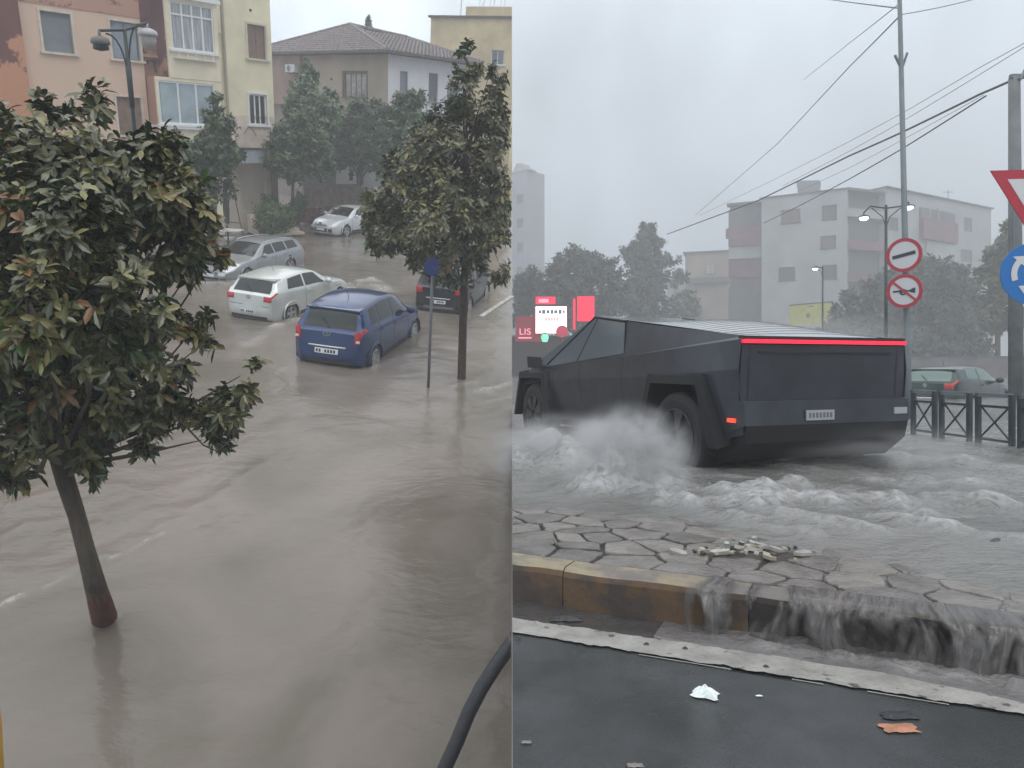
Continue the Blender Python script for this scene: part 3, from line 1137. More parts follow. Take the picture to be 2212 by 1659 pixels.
def tree(name, label, trunk, rads, clumps, leafL, nros, per=8, group=None, singles=0, bark=None, mix=(.55, .3, .1, .05), simple=False,
         left=True, cat='tree', foot=None, droop=.25, limb_r=.03, keep=None, mats=None, crown_kind=None):
    """trunk: place points; clumps: (centre, radius, weight, mix or None)"""
    base = Vector(trunk[0])
    t = thing(name, label, cat, tuple(base), 0, group, left)
    mb = MB()
    mb.tube(trunk, rads, 10)
    tr = mb.build('trunk', bark or BARK, t, smooth=True)
    top = Vector(trunk[-1])
    br = MB()
    tot = sum(c[2] for c in clumps)
    ros = []
    mats = mats or leaf_mats()
    for ci, (c, r, w, mx_) in enumerate(clumps):
        c = Vector(c)
        mid = top.lerp(c, .5) + Vector((random.uniform(-.1, .1), random.uniform(-.1, .1), -.12 * (c - top).length))
        br.tube([top - Vector((0, 0, random.uniform(0, .12) * (top - base).length)), mid, c.lerp(mid, .15)], [limb_r, limb_r * .55, limb_r * .15], 5, caps=False)
        n = max(1, int(nros * w / tot))
        q0 = None
        for i in range(n):
            if i % 9 == 0 or q0 is None:
                while True:
                    q0 = Vector((random.uniform(-1, 1), random.uniform(-1, 1), random.uniform(-1, 1)))
                    if q0.length < 1 and q0.length > random.random() ** .8 * .9:
                        break
                sp_ = random.uniform(.12, .24)
            q = q0 + Vector((random.gauss(0, sp_), random.gauss(0, sp_), random.gauss(0, sp_)))
            rr = r if hasattr(r, '__len__') else (r, r, r)
            p = c + Vector((q.x * rr[0], q.y * rr[1], q.z * rr[2]))
            if not (keep is None or keep(p)):
                continue
            ax = (q.normalized() + Vector((0, 0, .55)) + Vector((random.gauss(0, .35), random.gauss(0, .35), random.gauss(0, .25)))).normalized()
            ros.append((p, ax, mx_ or mix))
            if i % 3 == 0:
                br.tube([c.lerp(p, .15), c.lerp(p, .6) - Vector((0, 0, .04 * r if not hasattr(r, '__len__') else 0)), p], [limb_r * .3, limb_r * .2, limb_r * .12], 3, caps=False)
    br.build('branches', bark or BARK, t, smooth=True)
    leaves = []
    for p, ax, mx_ in ros:
        ref = Vector((1, 0, 0)) if abs(ax.x) < .8 else Vector((0, 1, 0))
        u = ax.cross(ref).normalized()
        v = ax.cross(u)
        k = per + random.randint(-2, 1)
        off = random.uniform(0, 6.28)
        # a whole rosette tends to one colour
        rsel = random.random()
        for i in range(k):
            q = off + i * 2.4
            el = random.uniform(-.25, 1.25)
            d = (ax * el + (u * math.cos(q) + v * math.sin(q))).normalized()
            sel = rsel if random.random() < .65 else random.random()
            m = 0 if sel < mx_[0] else 1 if sel < mx_[0] + mx_[1] else 2 if sel < mx_[0] + mx_[1] + mx_[2] else 3
            L = leafL * random.uniform(.65, 1.15)
            leaves.append((p + ax * random.uniform(-1.0, .2) * leafL, d, ax, L, m))
    if keep:
        leaves = [l for l in leaves if keep(l[0] + l[1] * l[3]) and keep(l[0])]
    eye = Vector((0, 0, HL)) if left else Vector((0, 0, EYE))
    if singles:
        inv = INV[t.name]
        cand = sorted(range(len(leaves)), key=lambda i: (leaves[i][0] - eye).length - leaves[i][3] * 3)
        vis = [i for i in cand if seen(leaves[i][0], left)][:singles]
        for i in vis:
            p, d, n, L, m = leaves[i]
            me = bpy.data.meshes.new('leaf')
            vs = [tuple(inv @ q) for q in leaf_vs(p, d, n, L, L * .19, droop)]
            me.from_pydata(vs, [], LEAF_F)
            me.materials.append(mats[m])
            o = bpy.data.objects.new('leaf', me)
            COL.objects.link(o)
            o.parent = t
        vs_ = set(vis)
        leaves = [l for i, l in enumerate(leaves) if i not in vs_]
    mb = MB()
    for p, d, n, L, m in leaves:
        if simple:
            side = d.cross(n).normalized()
            dd = d - Vector((0, 0, droop * .5))
            mb.add([p, p + dd * L * .5 + side * L * .26, p + dd * L, p + dd * L * .5 - side * L * .26], [(0, 1, 2, 3)], m)
        else:
            mb.add(leaf_vs(p, d, n, L, L * .19, droop), LEAF_F, m)
    cr = mb.build('crown', mats, t, fix=False)
    if singles:
        cr['kind'] = 'stuff'
    return t


def seen(p, left):
    w = (ML @ p) if left else p
    if w.y < .1:
        return False
    x = W_PX / 2 + FOC * w.x / w.y
    y = HOR - FOC * (w.z - EYE) / w.y
    return 0 < x < W_PX and 0 < y < H_PX


def cl(D, lst, left=True):
    out_ = []
    for it in lst:
        px, py, rp = it[:3]
        off = it[3] if len(it) > 3 else 0
        mx_ = it[4] if len(it) > 4 else None
        p = sqd(px, py, D + off) if left else avd(px, py, D + off)
        w = (ML @ p) if left else p
        r = rp * w.y / FOC
        out_.append((p, r, rp ** 1.6, mx_))
    return out_


keepL = lambda p: side_x(p) < -.005
t0 = sq(225, 1345)
tr_pts = [sq(228, 1348) + Vector((0, 0, -.25)), sq(226, 1338) + Vector((0, 0, .03)), ] + [sqd(px, py, 7.35) for px, py in ((205, 1262), (186, 1190), (165, 1110), (142, 1040), (128, 985), (120, 930))]
OL = (.30, .25, .38, .07)
RU = (.40, .25, .2, .15)
c1 = cl(7.2, [(50, 345, 95), (150, 315, 85), (215, 235, 40, .3), (60, 480, 130), (180, 430, 130), (285, 400, 100), (365, 430, 80, 0, (.4, .3, .25, .05)),
              (120, 600, 140), (260, 560, 110), (370, 520, 75), (425, 500, 45, .2, OL), (430, 560, 38, .2, OL), (60, 760, 130), (190, 730, 120),
              (290, 680, 60, -.2, RU), (345, 735, 60), (250, 850, 105), (110, 880, 115), (20, 940, 85), (365, 830, 75), (430, 860, 70), (480, 885, 50),
              (520, 835, 38, 0, (.45, .2, .2, .15)), (548, 795, 20, .1, (.4, .2, .3, .1)), (448, 675, 14, -.3), (445, 735, 22, -.3), (395, 705, 35, -.2, RU), (300, 930, 50), (460, 945, 28), (190, 985, 45), (20, 1020, 45),
              (25, 300, 60, .5, OL), (20, 420, 70, -.5, RU), (-90, 500, 140), (-90, 760, 140), (150, 500, 110, -1.0), (230, 680, 110, -1.1), (60, 640, 110, -1.2, OL),
              (120, 420, 100, 1.0), (330, 345, 60), (400, 395, 55), (255, 345, 60), (440, 450, 40), (470, 540, 22, .2, OL), (330, 470, 80), (330, 300, 30, .3), (120, 240, 40, .2)])
tree('magnolia_tree', 'large dark magnolia tree with a leaning trunk, its red painted foot in the water', tr_pts,
     [.13, .135, .10, .085, .08, .085, .09, .06], c1, .138, 3000, per=8, singles=300, group='magnolia trees', limb_r=.03, mix=(.48, .39, .11, .02))
# painted red foot of the trunk
tm = bpy.data.objects['magnolia_tree']
mb = MB()
mb.tube([tr_pts[0], tr_pts[1], tr_pts[1].lerp(tr_pts[2], .42), tr_pts[1].lerp(tr_pts[2], .95)], [.135, .142, .125, .098], 12)
mb.build('painted_foot', mat('red_trunk_paint', (.13, .028, .02), .75, col2=(.06, .025, .02), nscale=9), tm, smooth=True)
mb = MB()
mb.tube([sqd(500, 905, 7.0), sqd(505, 945, 6.9), sqd(470, 975, 6.9), sqd(440, 962, 6.95), sqd(410, 930, 7.0), sqd(375, 895, 7.1)], [.004, .006, .008, .009, .010, .012], 5)
mb.build('twig', BARK, tm)

c2 = cl(16.6, [(1010, 105, 18), (1012, 150, 30), (1000, 200, 40), (1075, 185, 28), (1060, 150, 15), (965, 260, 42), (1035, 270, 60), (905, 330, 50), (985, 350, 80), (1065, 350, 55), (930, 330, 60), (1090, 420, 50), (870, 440, 60), (960, 560, 55), (820, 500, 40), (800, 440, 26), (1060, 250, 45),
               (865, 370, 45), (930, 410, 75, 0, (.35, .35, .28, .02)), (1030, 440, 85), (840, 440, 45, 0, (.4, .35, .24, .01)), (900, 480, 70), (980, 520, 75), (1070, 500, 60, 0, (.3, .45, .24, .01)), (800, 480, 24),
               (850, 520, 45), (905, 550, 30), (950, 470, 70, -1, (.35, .35, .28, .02)), (1085, 585, 30), (1020, 570, 40), (1000, 440, 80, 1.3), (815, 530, 18)])
tree('magnolia_tree', 'tall cone-shaped magnolia tree with a bare dark trunk standing beside the blue round sign', [sq(997, 822) + Vector((0, 0, -.2)), sq(997, 818), sqd(1000, 700, 16.7), sqd(1004, 590, 16.6), sqd(1005, 420, 16.6), sqd(1005, 300, 16.6)],
     [.12, .11, .10, .09, .07, .04], c2, .17, 3000, per=7, singles=300, group='magnolia trees', bark=mat('bark_red_dark', (.05, .028, .022), .9, noise_amt=.4, nscale=7, bump=.8, bscale=25), mix=(.42, .44, .13, .01), keep=keepL, limb_r=.03)

fg_ = [mat('street_leaf_dark', (.038, .072, .028), .45), mat('street_leaf_mid', (.062, .110, .038), .45), mat('street_leaf_light', (.10, .15, .06), .5)]
tree('street_tree', 'small round street tree on a thin trunk in front of the yellow building corner', [sq(632, 492), sqd(632, 430, 39.8), sqd(633, 380, 39.8)], [.10, .085, .07],
     cl(39.8, [(636, 345, 42), (603, 350, 30), (672, 340, 40), (650, 290, 42), (692, 310, 32), (622, 300, 30), (600, 320, 24), (700, 350, 24)]), .22, 1500, simple=True, mats=fg_, group='street trees by the buildings', mix=(.5, .4, .1, 0), limb_r=.05)
lt = [mat('leaf_pale', (.10, .165, .085), .5), mat('leaf_pale_mid', (.14, .21, .11), .5), mat('leaf_pale_dark', (.065, .115, .06), .5)]
tree('street_tree', 'pale green feathery tree rising against the beige wall of the tiled house', [sq(700, 430, .12), sqd(690, 380, 43), sqd(680, 300, 43)], [.13, .1, .08],
     cl(43, [(668, 165, 22), (655, 200, 32), (685, 210, 32), (665, 245, 42), (705, 265, 35), (640, 275, 30), (700, 330, 30), (712, 225, 28), (630, 230, 22), (675, 290, 36), (660, 140, 12)]), .22, 1900, simple=True, group='street trees by the buildings', mats=lt, mix=(.5, .3, .2, 0), limb_r=.05, droop=.5)
tree('street_tree', 'dark street tree with a thick trunk before the white poster panel', [sq(778, 428, .12), sqd(778, 385, 44), sqd(777, 340, 44)], [.22, .2, .16],
     cl(44, [(770, 300, 45), (738, 330, 36), (806, 325, 38), (782, 250, 36), (815, 280, 34), (745, 265, 34), (830, 350, 34), (820, 235, 22)]), .24, 1900, simple=True, mats=fg_, group='street trees by the buildings', mix=(.6, .3, .1, 0), limb_r=.06)
tree('street_tree', 'bushy street tree below the windows of the white house wall', [sq(880, 428, .12), sqd(880, 380, 40), sqd(880, 320, 40)], [.15, .12, .1],
     cl(38, [(870, 232, 28), (905, 258, 40), (862, 290, 38), (850, 340, 38), (935, 300, 40), (890, 320, 40), (870, 385, 34), (920, 380, 38), (850, 250, 26), (900, 215, 22)]), .22, 1900, simple=True, mats=fg_, group='street trees by the buildings', mix=(.45, .35, .2, 0), limb_r=.05, keep=keepL)
tree('street_tree', 'slim pointed magnolia in front of the enclosed white balcony', [sqd(462, 520, 30), sqd(463, 450, 30), sqd(465, 330, 30)], [.1, .09, .06],
     cl(30, [(473, 222, 16), (470, 258, 26), (450, 295, 32), (492, 290, 26), (505, 270, 12), (468, 335, 36), (500, 335, 26), (430, 360, 40), (395, 320, 35), (460, 395, 40), (420, 430, 45), (390, 390, 45)]), .19, 1600, simple=True, mats=fg_, group='street trees by the buildings', mix=(.6, .25, .15, 0), limb_r=.04)
# cypress behind the roof
cp = sqd(797, 70, 72)
tree('cypress_tree', 'small dark cypress tip showing behind the ridge of the tiled roof', [(cp.x, cp.y, 6), (cp.x, cp.y, cp.z - .5), (cp.x, cp.y, cp.z + .8)], [.2, .15, .05],
     cl(72, [(797, 38, 4), (797, 46, 6.5), (797, 55, 8.5), (797, 64, 10), (797, 74, 11)]), .16, 520, simple=True, cat='tree', mix=(.85, .15, 0, 0), limb_r=.03)

bush_m = [mat('bush_dark', (.03, .075, .02), .5), mat('bush_mid', (.055, .12, .03), .5), mat('bush_light', (.08, .15, .04), .5)]


def bush(px, py, rp, D, label, n=420, tall=1.0):
    p = sqd(px, py, D)
    r = rp * D / FOC
    tree('round_shrub', label, [(p.x, p.y, .1), (p.x, p.y, p.z * .6), (p.x, p.y, p.z)], [.05, .04, .03],
         [(p, (r, r, r * tall), 1, None)], .13, n, simple=True, cat='shrub', mats=bush_m, mix=(.5, .35, .15, 0), limb_r=.015, group='clipped shrubs beside the steps')


bush(583, 472, 30, 38, 'large round clipped shrub beside the cream steps', 900, .95)
bush(616, 466, 22, 38.5, 'round shrub between the large clipped shrub and the thin street tree trunk', 500)
bush(582, 434, 14, 40, 'small shrub growing at the top of the cream steps', 260)
bush(645, 440, 17, 40.5, 'loose upright shrub behind the thin street tree trunk', 300, 1.3)

# ================================================================== street furniture of the square
lamp_m = mat('lamp_post_green_black', (.012, .022, .026), .5)
lp = sqd(290, 560, 19.5)
lpt = sqd(268, 52, 19.5)
lamp = thing('street_lamp', 'tall two-armed street lamp with a thin dark post in front of the peach building', 'street lamp', (lpt.x, lpt.y, 0), left=True)
hz = lpt.z
mb = MB()
mb.tube([(0, 0, 0), (0, 0, hz - 1.6), (0, 0, hz - .1)], [.05, .042, .035], 10)
mb.tube([(0, 0, hz - 1.75), (0, 0, hz - .75)], [.055, .065], 10)
mb.build('post', lamp_m, lamp, local=True, smooth=True)
la, ra = sqd(214, 66, 19.2), sqd(317, 50, 19.8)
la.x -= lpt.x; la.y -= lpt.y
ra.x -= lpt.x; ra.y -= lpt.y
mb = MB()
mb.tube([la, (0, 0, hz - .12), ra], .03, 8)
for e in (la, ra):
    e2 = Vector((e.x * .75, e.y * .75, e.z - .04))
    pts = []
    for i in range(9):
        t = i / 8
        pts.append(Vector((e2.x * t ** 1.6, e2.y * t ** 1.6, (hz - 1.3) + (e2.z - hz + 1.3) * (1 - (1 - t) ** 2.2))))
    mb.tube(pts, .02, 6)
mb.build('arm', lamp_m, lamp, local=True)
lan_g = mat('lantern_glass', (.36, .34, .34), .25)
for e, lit in ((la, 0), (ra, 1)):
    k_ = .78 if lit else .72
    mb = MB()
    mb.tube([e, e - Vector((0, 0, .16))], .03, 8)
    mb.lathe([(.05, .02), (.12, 0), (.24 * k_, -.04), (.27 * k_, -.10), (.26 * k_, -.15), (0, -.15)], 18, Matrix.Translation(e - Vector((0, 0, .12))))
    ln_ = mb.build('lantern', mat('lantern_cap', (.12, .11, .11), .5) if not lit else mat('lantern_cap_pale', (.40, .40, .42), .4), lamp, local=True, smooth=True)
    mb = MB()
    mb.lathe([(.21 * k_, 0), (.22 * k_, -.1), (.15 * k_, -.34 * k_ if lit else -.12), (0, -.38 * k_ if lit else -.14)], 18, Matrix.Translation(e - Vector((0, 0, .272))))
    mb.build('globe', lan_g if lit else lamp_m, ln_, local=True, smooth=True)

sp = sq(925, 836)
sgt = sqd(935, 575, sp.xy.length)
sgn = thing('round_blue_sign', 'blue round traffic sign on a grey post standing in the water', 'traffic sign', (sp.x, sp.y, 0), left=True)
mb = MB()
mb.tube([(0, 0, -.3), (sgt.x - sp.x, sgt.y - sp.y, sgt.z + .25)], .035, 10)
mb.build('post', mat('post_grey', (.17, .17, .19), .45, metal=.3), sgn, local=True, smooth=True)
Msg = Matrix.Translation((sgt.x - sp.x, sgt.y - sp.y - .05, sgt.z)) @ Matrix.Rotation(R(-8), 4, 'Z') @ Matrix.Rotation(R(90), 4, 'X')
mb = MB()
mb.lathe([(0, 0), (.19, 0), (.20, .01), (.20, .022), (0, .022)], 28, Msg)
disc = mb.build('disc', mat('sign_blue_deep', (.01, .03, .22), .35), sgn, local=True)

# closed parasol and garden furniture by the shop
pm = mat('parasol_cloth', (.025, .022, .035), .8)
for i, (px, lb) in enumerate(((492, 'dark folded parasol tied to its pole in front of the shop wall'), (506, 'thin dark metal trestle frame leaning by the folded parasol'))):
    b_ = sqd(px, 505, 37)
    if i == 0:
        t = thing('folded_parasol', lb, 'parasol', (b_.x, b_.y, .1), left=True)
        mb = MB()
        mb.lathe([(.0, 2.75), (.05, 2.7), (.11, 2.2), (.15, 1.4), (.12, .9), (.09, .7), (.0, .7)], 10)
        mb.build('canopy', pm, t, local=True)
        MB().tube([(0, 0, 0), (0, 0, 2.8)], .03, 8).build('pole', black_p, t, local=True)
        MB().box((0, 0, .05), (.5, .5, .1)).build('base', slab_m, t, local=True)
    else:
        t = thing('trestle_frame', lb, 'frame', (b_.x, b_.y, .1), left=True)
        for s in (-1, 1):
            MB().tube([(s * .05, 0, 2.5), (s * .45, 0, 0)], .025, 6).build('leg', black_p, t, local=True)
        MB().tube([(-.3, 0, .8), (.3, 0, .8)], .02, 6).build('crossbar', black_p, t, local=True)
for i, (px, py) in enumerate(((462, 476), (492, 500))):
    b_ = sqd(px, py, 35)
    t = thing('cafe_table', ['pale cafe table under the slim magnolia', 'white cafe table beside the folded parasol'][i], 'table', (b_.x, b_.y, .1), left=True)
    MB().box((0, 0, .74), (1.2, .7, .04)).build('table_top', mat('table_white', (.6, .6, .6), .4), t, local=True)
    MB().tube([(0, 0, 0), (0, 0, .72)], .04, 8).build('leg', black_p, t, local=True)
    MB().lathe([(0, .03), (.25, .03), (.28, 0)], 14).build('foot', black_p, t, local=True)


def scooter(px, py, D, rz, label, col):
    p = sqd(px, py, D)
    t = thing('motor_scooter', label, 'scooter', (p.x, p.y, .12), rz, group='scooters parked by the plinth', left=True)
    pc = mat('scooter_paint_' + label[:4].strip(), col, .35, coat=.3)
    MB().prism([(-.75, -.14, .5), (-.85, -.14, .72), (-.3, -.14, .80), (-.05, -.14, .62), (-.1, -.14, .3), (.25, -.14, .26), (.25, -.14, .18), (-.35, -.14, .2)], (0, .28, 0)).build('body', pc, t, local=True)
    MB().prism([(.25, -.2, .2), (.5, -.2, .92), (.42, -.2, .95), (.18, -.2, .3)], (0, .4, 0)).build('leg_shield', pc, t, local=True)
    MB().box((-.45, 0, .82), (.75, .26, .09)).build('seat', black_p, t, local=True)
    MB().tube([(.42, -.32, 1.02), (.45, 0, .98), (.42, .32, 1.02)], .02, 6).build('handlebar', black_p, t, local=True)
    for x in (-.6, .62):
        MB().lathe([(.12, -.05), (.22, -.05), (.25, -.03), (.25, .03), (.22, .05), (.12, .05)], 18, Matrix.Translation((x, 0, .25)) @ Matrix.Rotation(R(90), 4, 'X')).build('wheel', tyre_m, t, local=True)


scooter(668, 418, 43, R(25), 'red motor scooter parked before the brown plinth', (.20, .03, .03))
scooter(694, 420, 43, R(-20), 'dark motor scooter parked next to the red one', (.04, .035, .04))
scooter(655, 427, 42, R(60), 'wine coloured motor scooter half hidden behind the thin tree trunk', (.12, .03, .04))


def cutx(o, left=True):
    """end a mesh that runs to the join of the two places"""
    if left:
        n = Vector((RL[0][0], RL[0][1], RL[0][2]))
        co = Vector((0, 0, HL)) - n * .002
    else:
        n = Vector((-1, 0, 0))
        co = Vector((.002, 0, EYE))
    inv = INV[o.name]
    b = bmesh.new()
    b.from_mesh(o.data)
    g_ = b.verts[:] + b.edges[:] + b.faces[:]
    r = bmesh.ops.bisect_plane(b, geom=g_, plane_co=inv @ co, plane_no=(inv.to_3x3() @ n), clear_outer=True)
    ed = [e for e in r['geom_cut'] if isinstance(e, bmesh.types.BMEdge)]
    if ed:
        bmesh.ops.holes_fill(b, edges=ed, sides=0)
    b.to_mesh(o.data)
    b.free()


for o_ in [c for c in bpy.data.objects if c.type == 'MESH' and (c.parent in (yb, tk) or (c.parent and c.parent.parent in (yb,)))]:
    cutx(o_)

# thick black cable in front of the window, and the ochre window frame
ct = thing('black_cable', 'thick black cable curving across the view just outside the window', 'cable', tuple(sqd(945, 1700, 1.15)), left=True)
mb = MB()
ctl = [(1150, 1330), (1106, 1388), (1072, 1436), (1040, 1486), (1012, 1540), (988, 1600), (958, 1665), (930, 1740), (905, 1830)]
mb.tube([sqd(px, py, 1.2 - .02 * i) for i, (px, py) in enumerate(ctl)], .0145, 14)
cj = mb.build('sheath', mat('cable_rubber', (.028, .029, .032), .42, bump=.15, bscale=90), ct, smooth=True)
cutx(cj)
wf = thing('window_frame', 'ochre painted edge of the window reveal at the bottom corner beside the tree', 'window frame', tuple(sqd(-60, 1700, 1.1)), left=True)
mb = MB()
q_ = [sqd(px, py, 1.1) for px, py in ((-120, 1380), (-16, 1400), (4, 1560), (12, 1720), (-120, 1760))]
mb.prism(q_, (-.14, .08, 0))
mb.build('reveal', mat('ochre_paint', (.42, .24, .05), .6, noise_amt=.2, nscale=8), wf)

# ================================================================== cars
def paint(name, col, metal=.35, rough=.28):
    return mat(name, col, rough, metal=metal, coat=.6, noise_amt=.06, nscale=2, bump=.02, bscale=300)


def make_car(name, label, loc, rz, S, pm, left=True, group=None, k=1.0):
    """S: L W H and profile lists against distance from the front bumper"""
    L, W = S['L'], S['W']
    top, belt = S['top'], S['belt']
    t = thing(name, label, 'car', loc, rz, group, left)
    t.scale = (k, k, k) if not hasattr(k, '__len__') else k
    rr = S.get('wr', .31)
    wx = (S['wf'], S['wrx'])

    def Zt(x): return interp(top, x)
    def hw(x):
        e = abs(x - L * .5) / (L * .5)
        k = S.get('nose', .20) if x < L * .5 else S.get('tail', .10)
        return W / 2 * (1 - k * e ** 7 - .035 * e ** 2)
    def Zb(x): return min(interp(belt, x), Zt(x) - .012)
    tum = S.get('tumble', .30)
    z0b = S.get('clear', .17)

    def ring(x):
        w, zt, zb = hw(x), Zt(x), Zb(x)
        e0, e1 = smoothstep(.22, 0, x), smoothstep(L - .15, L, x)
        zlow = z0b + .10 * e0 + .10 * e1
        g = max(zt - zb, 0)
        P = [(0, zlow), (w * .8, zlow), (w * .93, zlow + .015), (w * .965, zlow + .08), (w * .985, .40), (w * 1.0, .52), (w * 1.004, .60),
             (w * .995, .60 + (zb - .60) * .45), (w * .985, zb - .05), (w * .965, zb - .008)]
        we = w * .965 - min(g, .6) * tum - .07 * smoothstep(.0, .12, g) - (0.0 if g > .1 else .0)
        ze = zt - .035 - .02 * smoothstep(0, .2, g)
        if g < .10:
            ze = zb + g * .55
            we = w * .86
        for k in range(1, 9):
            q = k / 8
            P.append((w * .965 + (we - w * .965) * (q ** 1.12), zb + (ze - zb) * q))
        for a in (.90, .76, .56, .30, 0):
            P.append((we * a, zt - (zt - ze) * (a ** 2.6)))
        return P
    NB, NG = 9, 17        # ring index of the belt and of the roof edge
    xs = []
    n = 96
    for i in range(n + 1):
        u = i / n
        xs.append(L * (u - .035 * math.sin(2 * math.pi * u)))
    rings = [ring(x) for x in xs]
    m = len(rings[0])

    def bulge(y, z):      # how far the tail stands out behind L
        w = W / 2
        return .05 * (1 - min(1, abs(y) / w) ** 4) + .05 * math.exp(-((z - .48) / .16) ** 2) - .03 * smoothstep(.75, 1.0, z)

    def bulge_f(y, z):
        w = W / 2
        return .13 * (1 - min(1, abs(y) / w) ** 3) + .03 * math.exp(-((z - .42) / .15) ** 2)
    xc = lambda x: L / 2 - x
    mb = MB()
    idx = {}
    for i, x in enumerate(xs):
        for s in (1, -1):
            for j, (y, z) in enumerate(rings[i]):
                mb.v.append((xc(x), s * y, z))
                idx[i, s, j] = len(mb.v) - 1
    for i in range(n):
        for s in (1, -1):
            for j in range(m - 1):
                x_, z_ = (xs[i] + xs[i + 1]) / 2, (rings[i][j][1] + rings[i][j + 1][1]) / 2
                if 1 <= j < NB and any((x_ - c) ** 2 + (z_ - rr) ** 2 < (rr + .055) ** 2 for c in wx):
                    continue
                mb.f.append((idx[i, s, j], idx[i + 1, s, j], idx[i + 1, s, j + 1], idx[i, s, j + 1]))
                mb.m.append(0)
    for (i, fn, sg) in ((0, bulge_f, 1), (n, bulge, -1)):
        x = xs[i]
        K = 10
        prev = None
        for j in range(m):
            y, z = rings[i][j]
            row = []
            for k in range(K + 1):
                yy_ = y - 2 * y * k / K
                if k == 0:
                    row.append(idx[i, 1, j])
                elif k == K:
                    row.append(idx[i, -1, j])
                else:
                    mb.v.append((xc(x) + sg * fn(yy_, z) * (1 - abs(yy_) / (W / 2 + .01)) ** .35, yy_, z))
                    row.append(len(mb.v) - 1)
            if prev:
                for k in range(K):
                    mb.f.append((prev[k], prev[k + 1], row[k + 1], row[k]))
                    mb.m.append(0)
            prev = row
    body = mb.build('body', pm, t, smooth=True, local=True)

    def rp(x, jf, off=.0, s=1):
        """point on the body at distance x from the front and fractional ring index jf, lifted by off"""
        P = ring(x)
        j = min(int(jf), m - 2)
        f = jf - j
        a, b_ = Vector((0, *P[j])), Vector((0, *P[j + 1]))
        p = a.lerp(b_, f)
        P2 = ring(min(x + .03, L))
        P1 = ring(max(x - .03, 0))
        q2 = Vector((-(min(x + .03, L)), *Vector(P2[j]).lerp(Vector(P2[j + 1]), f)))
        q1 = Vector((-(max(x - .03, 0)), *Vector(P1[j]).lerp(Vector(P1[j + 1]), f)))
        nn = (q1 - q2).cross(b_ - a)
        if nn.length > 1e-9:
            nn.normalize()
        if nn.y < 0 or (jf >= NG and nn.z < 0):
            nn = -nn
        if jf >= NG and nn.z < 0:
            nn = -nn
        p = Vector((xc(x), p.y, p.z)) + nn * off
        return Vector((p.x, s * p.y, p.z))

    def patch(nm, c, mt, s=1, off=.006, nx=8, ny=6, par=t):
        """c: four (x, jf) corners, in order round the panel"""
        mb = MB()
        for i in range(nx + 1):
            for k in range(ny + 1):
                u, v = i / nx, k / ny
                x = (1 - u) * (1 - v) * c[0][0] + u * (1 - v) * c[1][0] + u * v * c[2][0] + (1 - u) * v * c[3][0]
                jf = (1 - u) * (1 - v) * c[0][1] + u * (1 - v) * c[1][1] + u * v * c[2][1] + (1 - u) * v * c[3][1]
                mb.v.append(tuple(rp(x, jf, off, s)))
        for i in range(nx):
            for k in range(ny):
                a = i * (ny + 1) + k
                mb.f.append((a, a + ny + 1, a + ny + 2, a + 1))
                mb.m.append(0)
        return mb.build(nm, mt, par, smooth=True, local=True)

    def band(nm, x0, x1, frac0, frac1, mt, off=.006, nx=8, par=t):
        """panel across the roof part between the roof edges (windscreen, rear window)"""
        mb = MB()
        ny = 12
        for i in range(nx + 1):
            x = x0 + (x1 - x0) * i / nx
            fr_ = frac0 + (frac1 - frac0) * i / nx
            for k in range(ny + 1):
                a = (2 * k / ny - 1) * fr_
                P = ring(x)
                we = P[NG][0]
                y = abs(a) * we
                # height along the crown of the ring
                zz = P[-1][1]
                for j in range(NG, m - 1):
                    if P[j + 1][0] <= y <= P[j][0]:
                        f = (P[j][0] - y) / max(1e-6, P[j][0] - P[j + 1][0])
                        zz = P[j][1] + (P[j + 1][1] - P[j][1]) * f
                sl = (Zt(min(x + .02, L)) - Zt(max(x - .02, 0))) / .04
                nn = Vector((sl, 0, 1)).normalized()
                mb.v.append((xc(x) + nn.x * off, math.copysign(y, a), zz + nn.z * off))
        for i in range(nx):
            for k in range(ny):
                a = i * (ny + 1) + k
                mb.f.append((a, a + ny + 1, a + ny + 2, a + 1))
                mb.m.append(0)
        return mb.build(nm, mt, par, smooth=True, local=True)

    gl = S.get('glass', glass_dark)
    band('windscreen', S['ws'][0], S['ws'][1], .97, .90, gl, par=t)
    if S.get('rw'):
        band('rear_window', S['rw'][0], S['rw'][1], .84, .90, gl, par=t)
    for s in (1, -1):
        for (a0, a1, b1, b0) in S['sw']:
            patch('side_window', [(a0, NB + .9), (a1, NB + .9), (b1, NG - .8), (b0, NG - .8)], gl, s)

    def tailp(y, z, off=0.0, front=False):
        i = 0 if front else n
        fn = bulge_f if front else bulge
        sg = 1 if front else -1
        sc = max(0.0, 1 - abs(y) / (W / 2 + .01)) ** .35
        return Vector((xc(xs[i]) + sg * (fn(y, z) * sc + off), y, z))

    def tpatch(nm, y0, y1, z0, z1, mt, off=.008, front=False, par=t, nx=8, nz=4, th=0, sk=0.0):
        mb = MB()
        for i in range(nx + 1):
            for k in range(nz + 1):
                y = y0 + (y1 - y0) * i / nx
                z = z0 + (z1 - z0) * k / nz
                e = off if (0 < i < nx and 0 < k < nz) or not th else off - .006
                mb.v.append(tuple(tailp(y + sk * (z - z0), z, e + th * (1 if 0 < i < nx and 0 < k < nz else 0), front)))
        for i in range(nx):
            for k in range(nz):
                a = i * (nz + 1) + k
                mb.f.append((a, a + nz + 1, a + nz + 2, a + 1))
                mb.m.append(0)
        return mb.build(nm, mt, par, smooth=True, local=True)

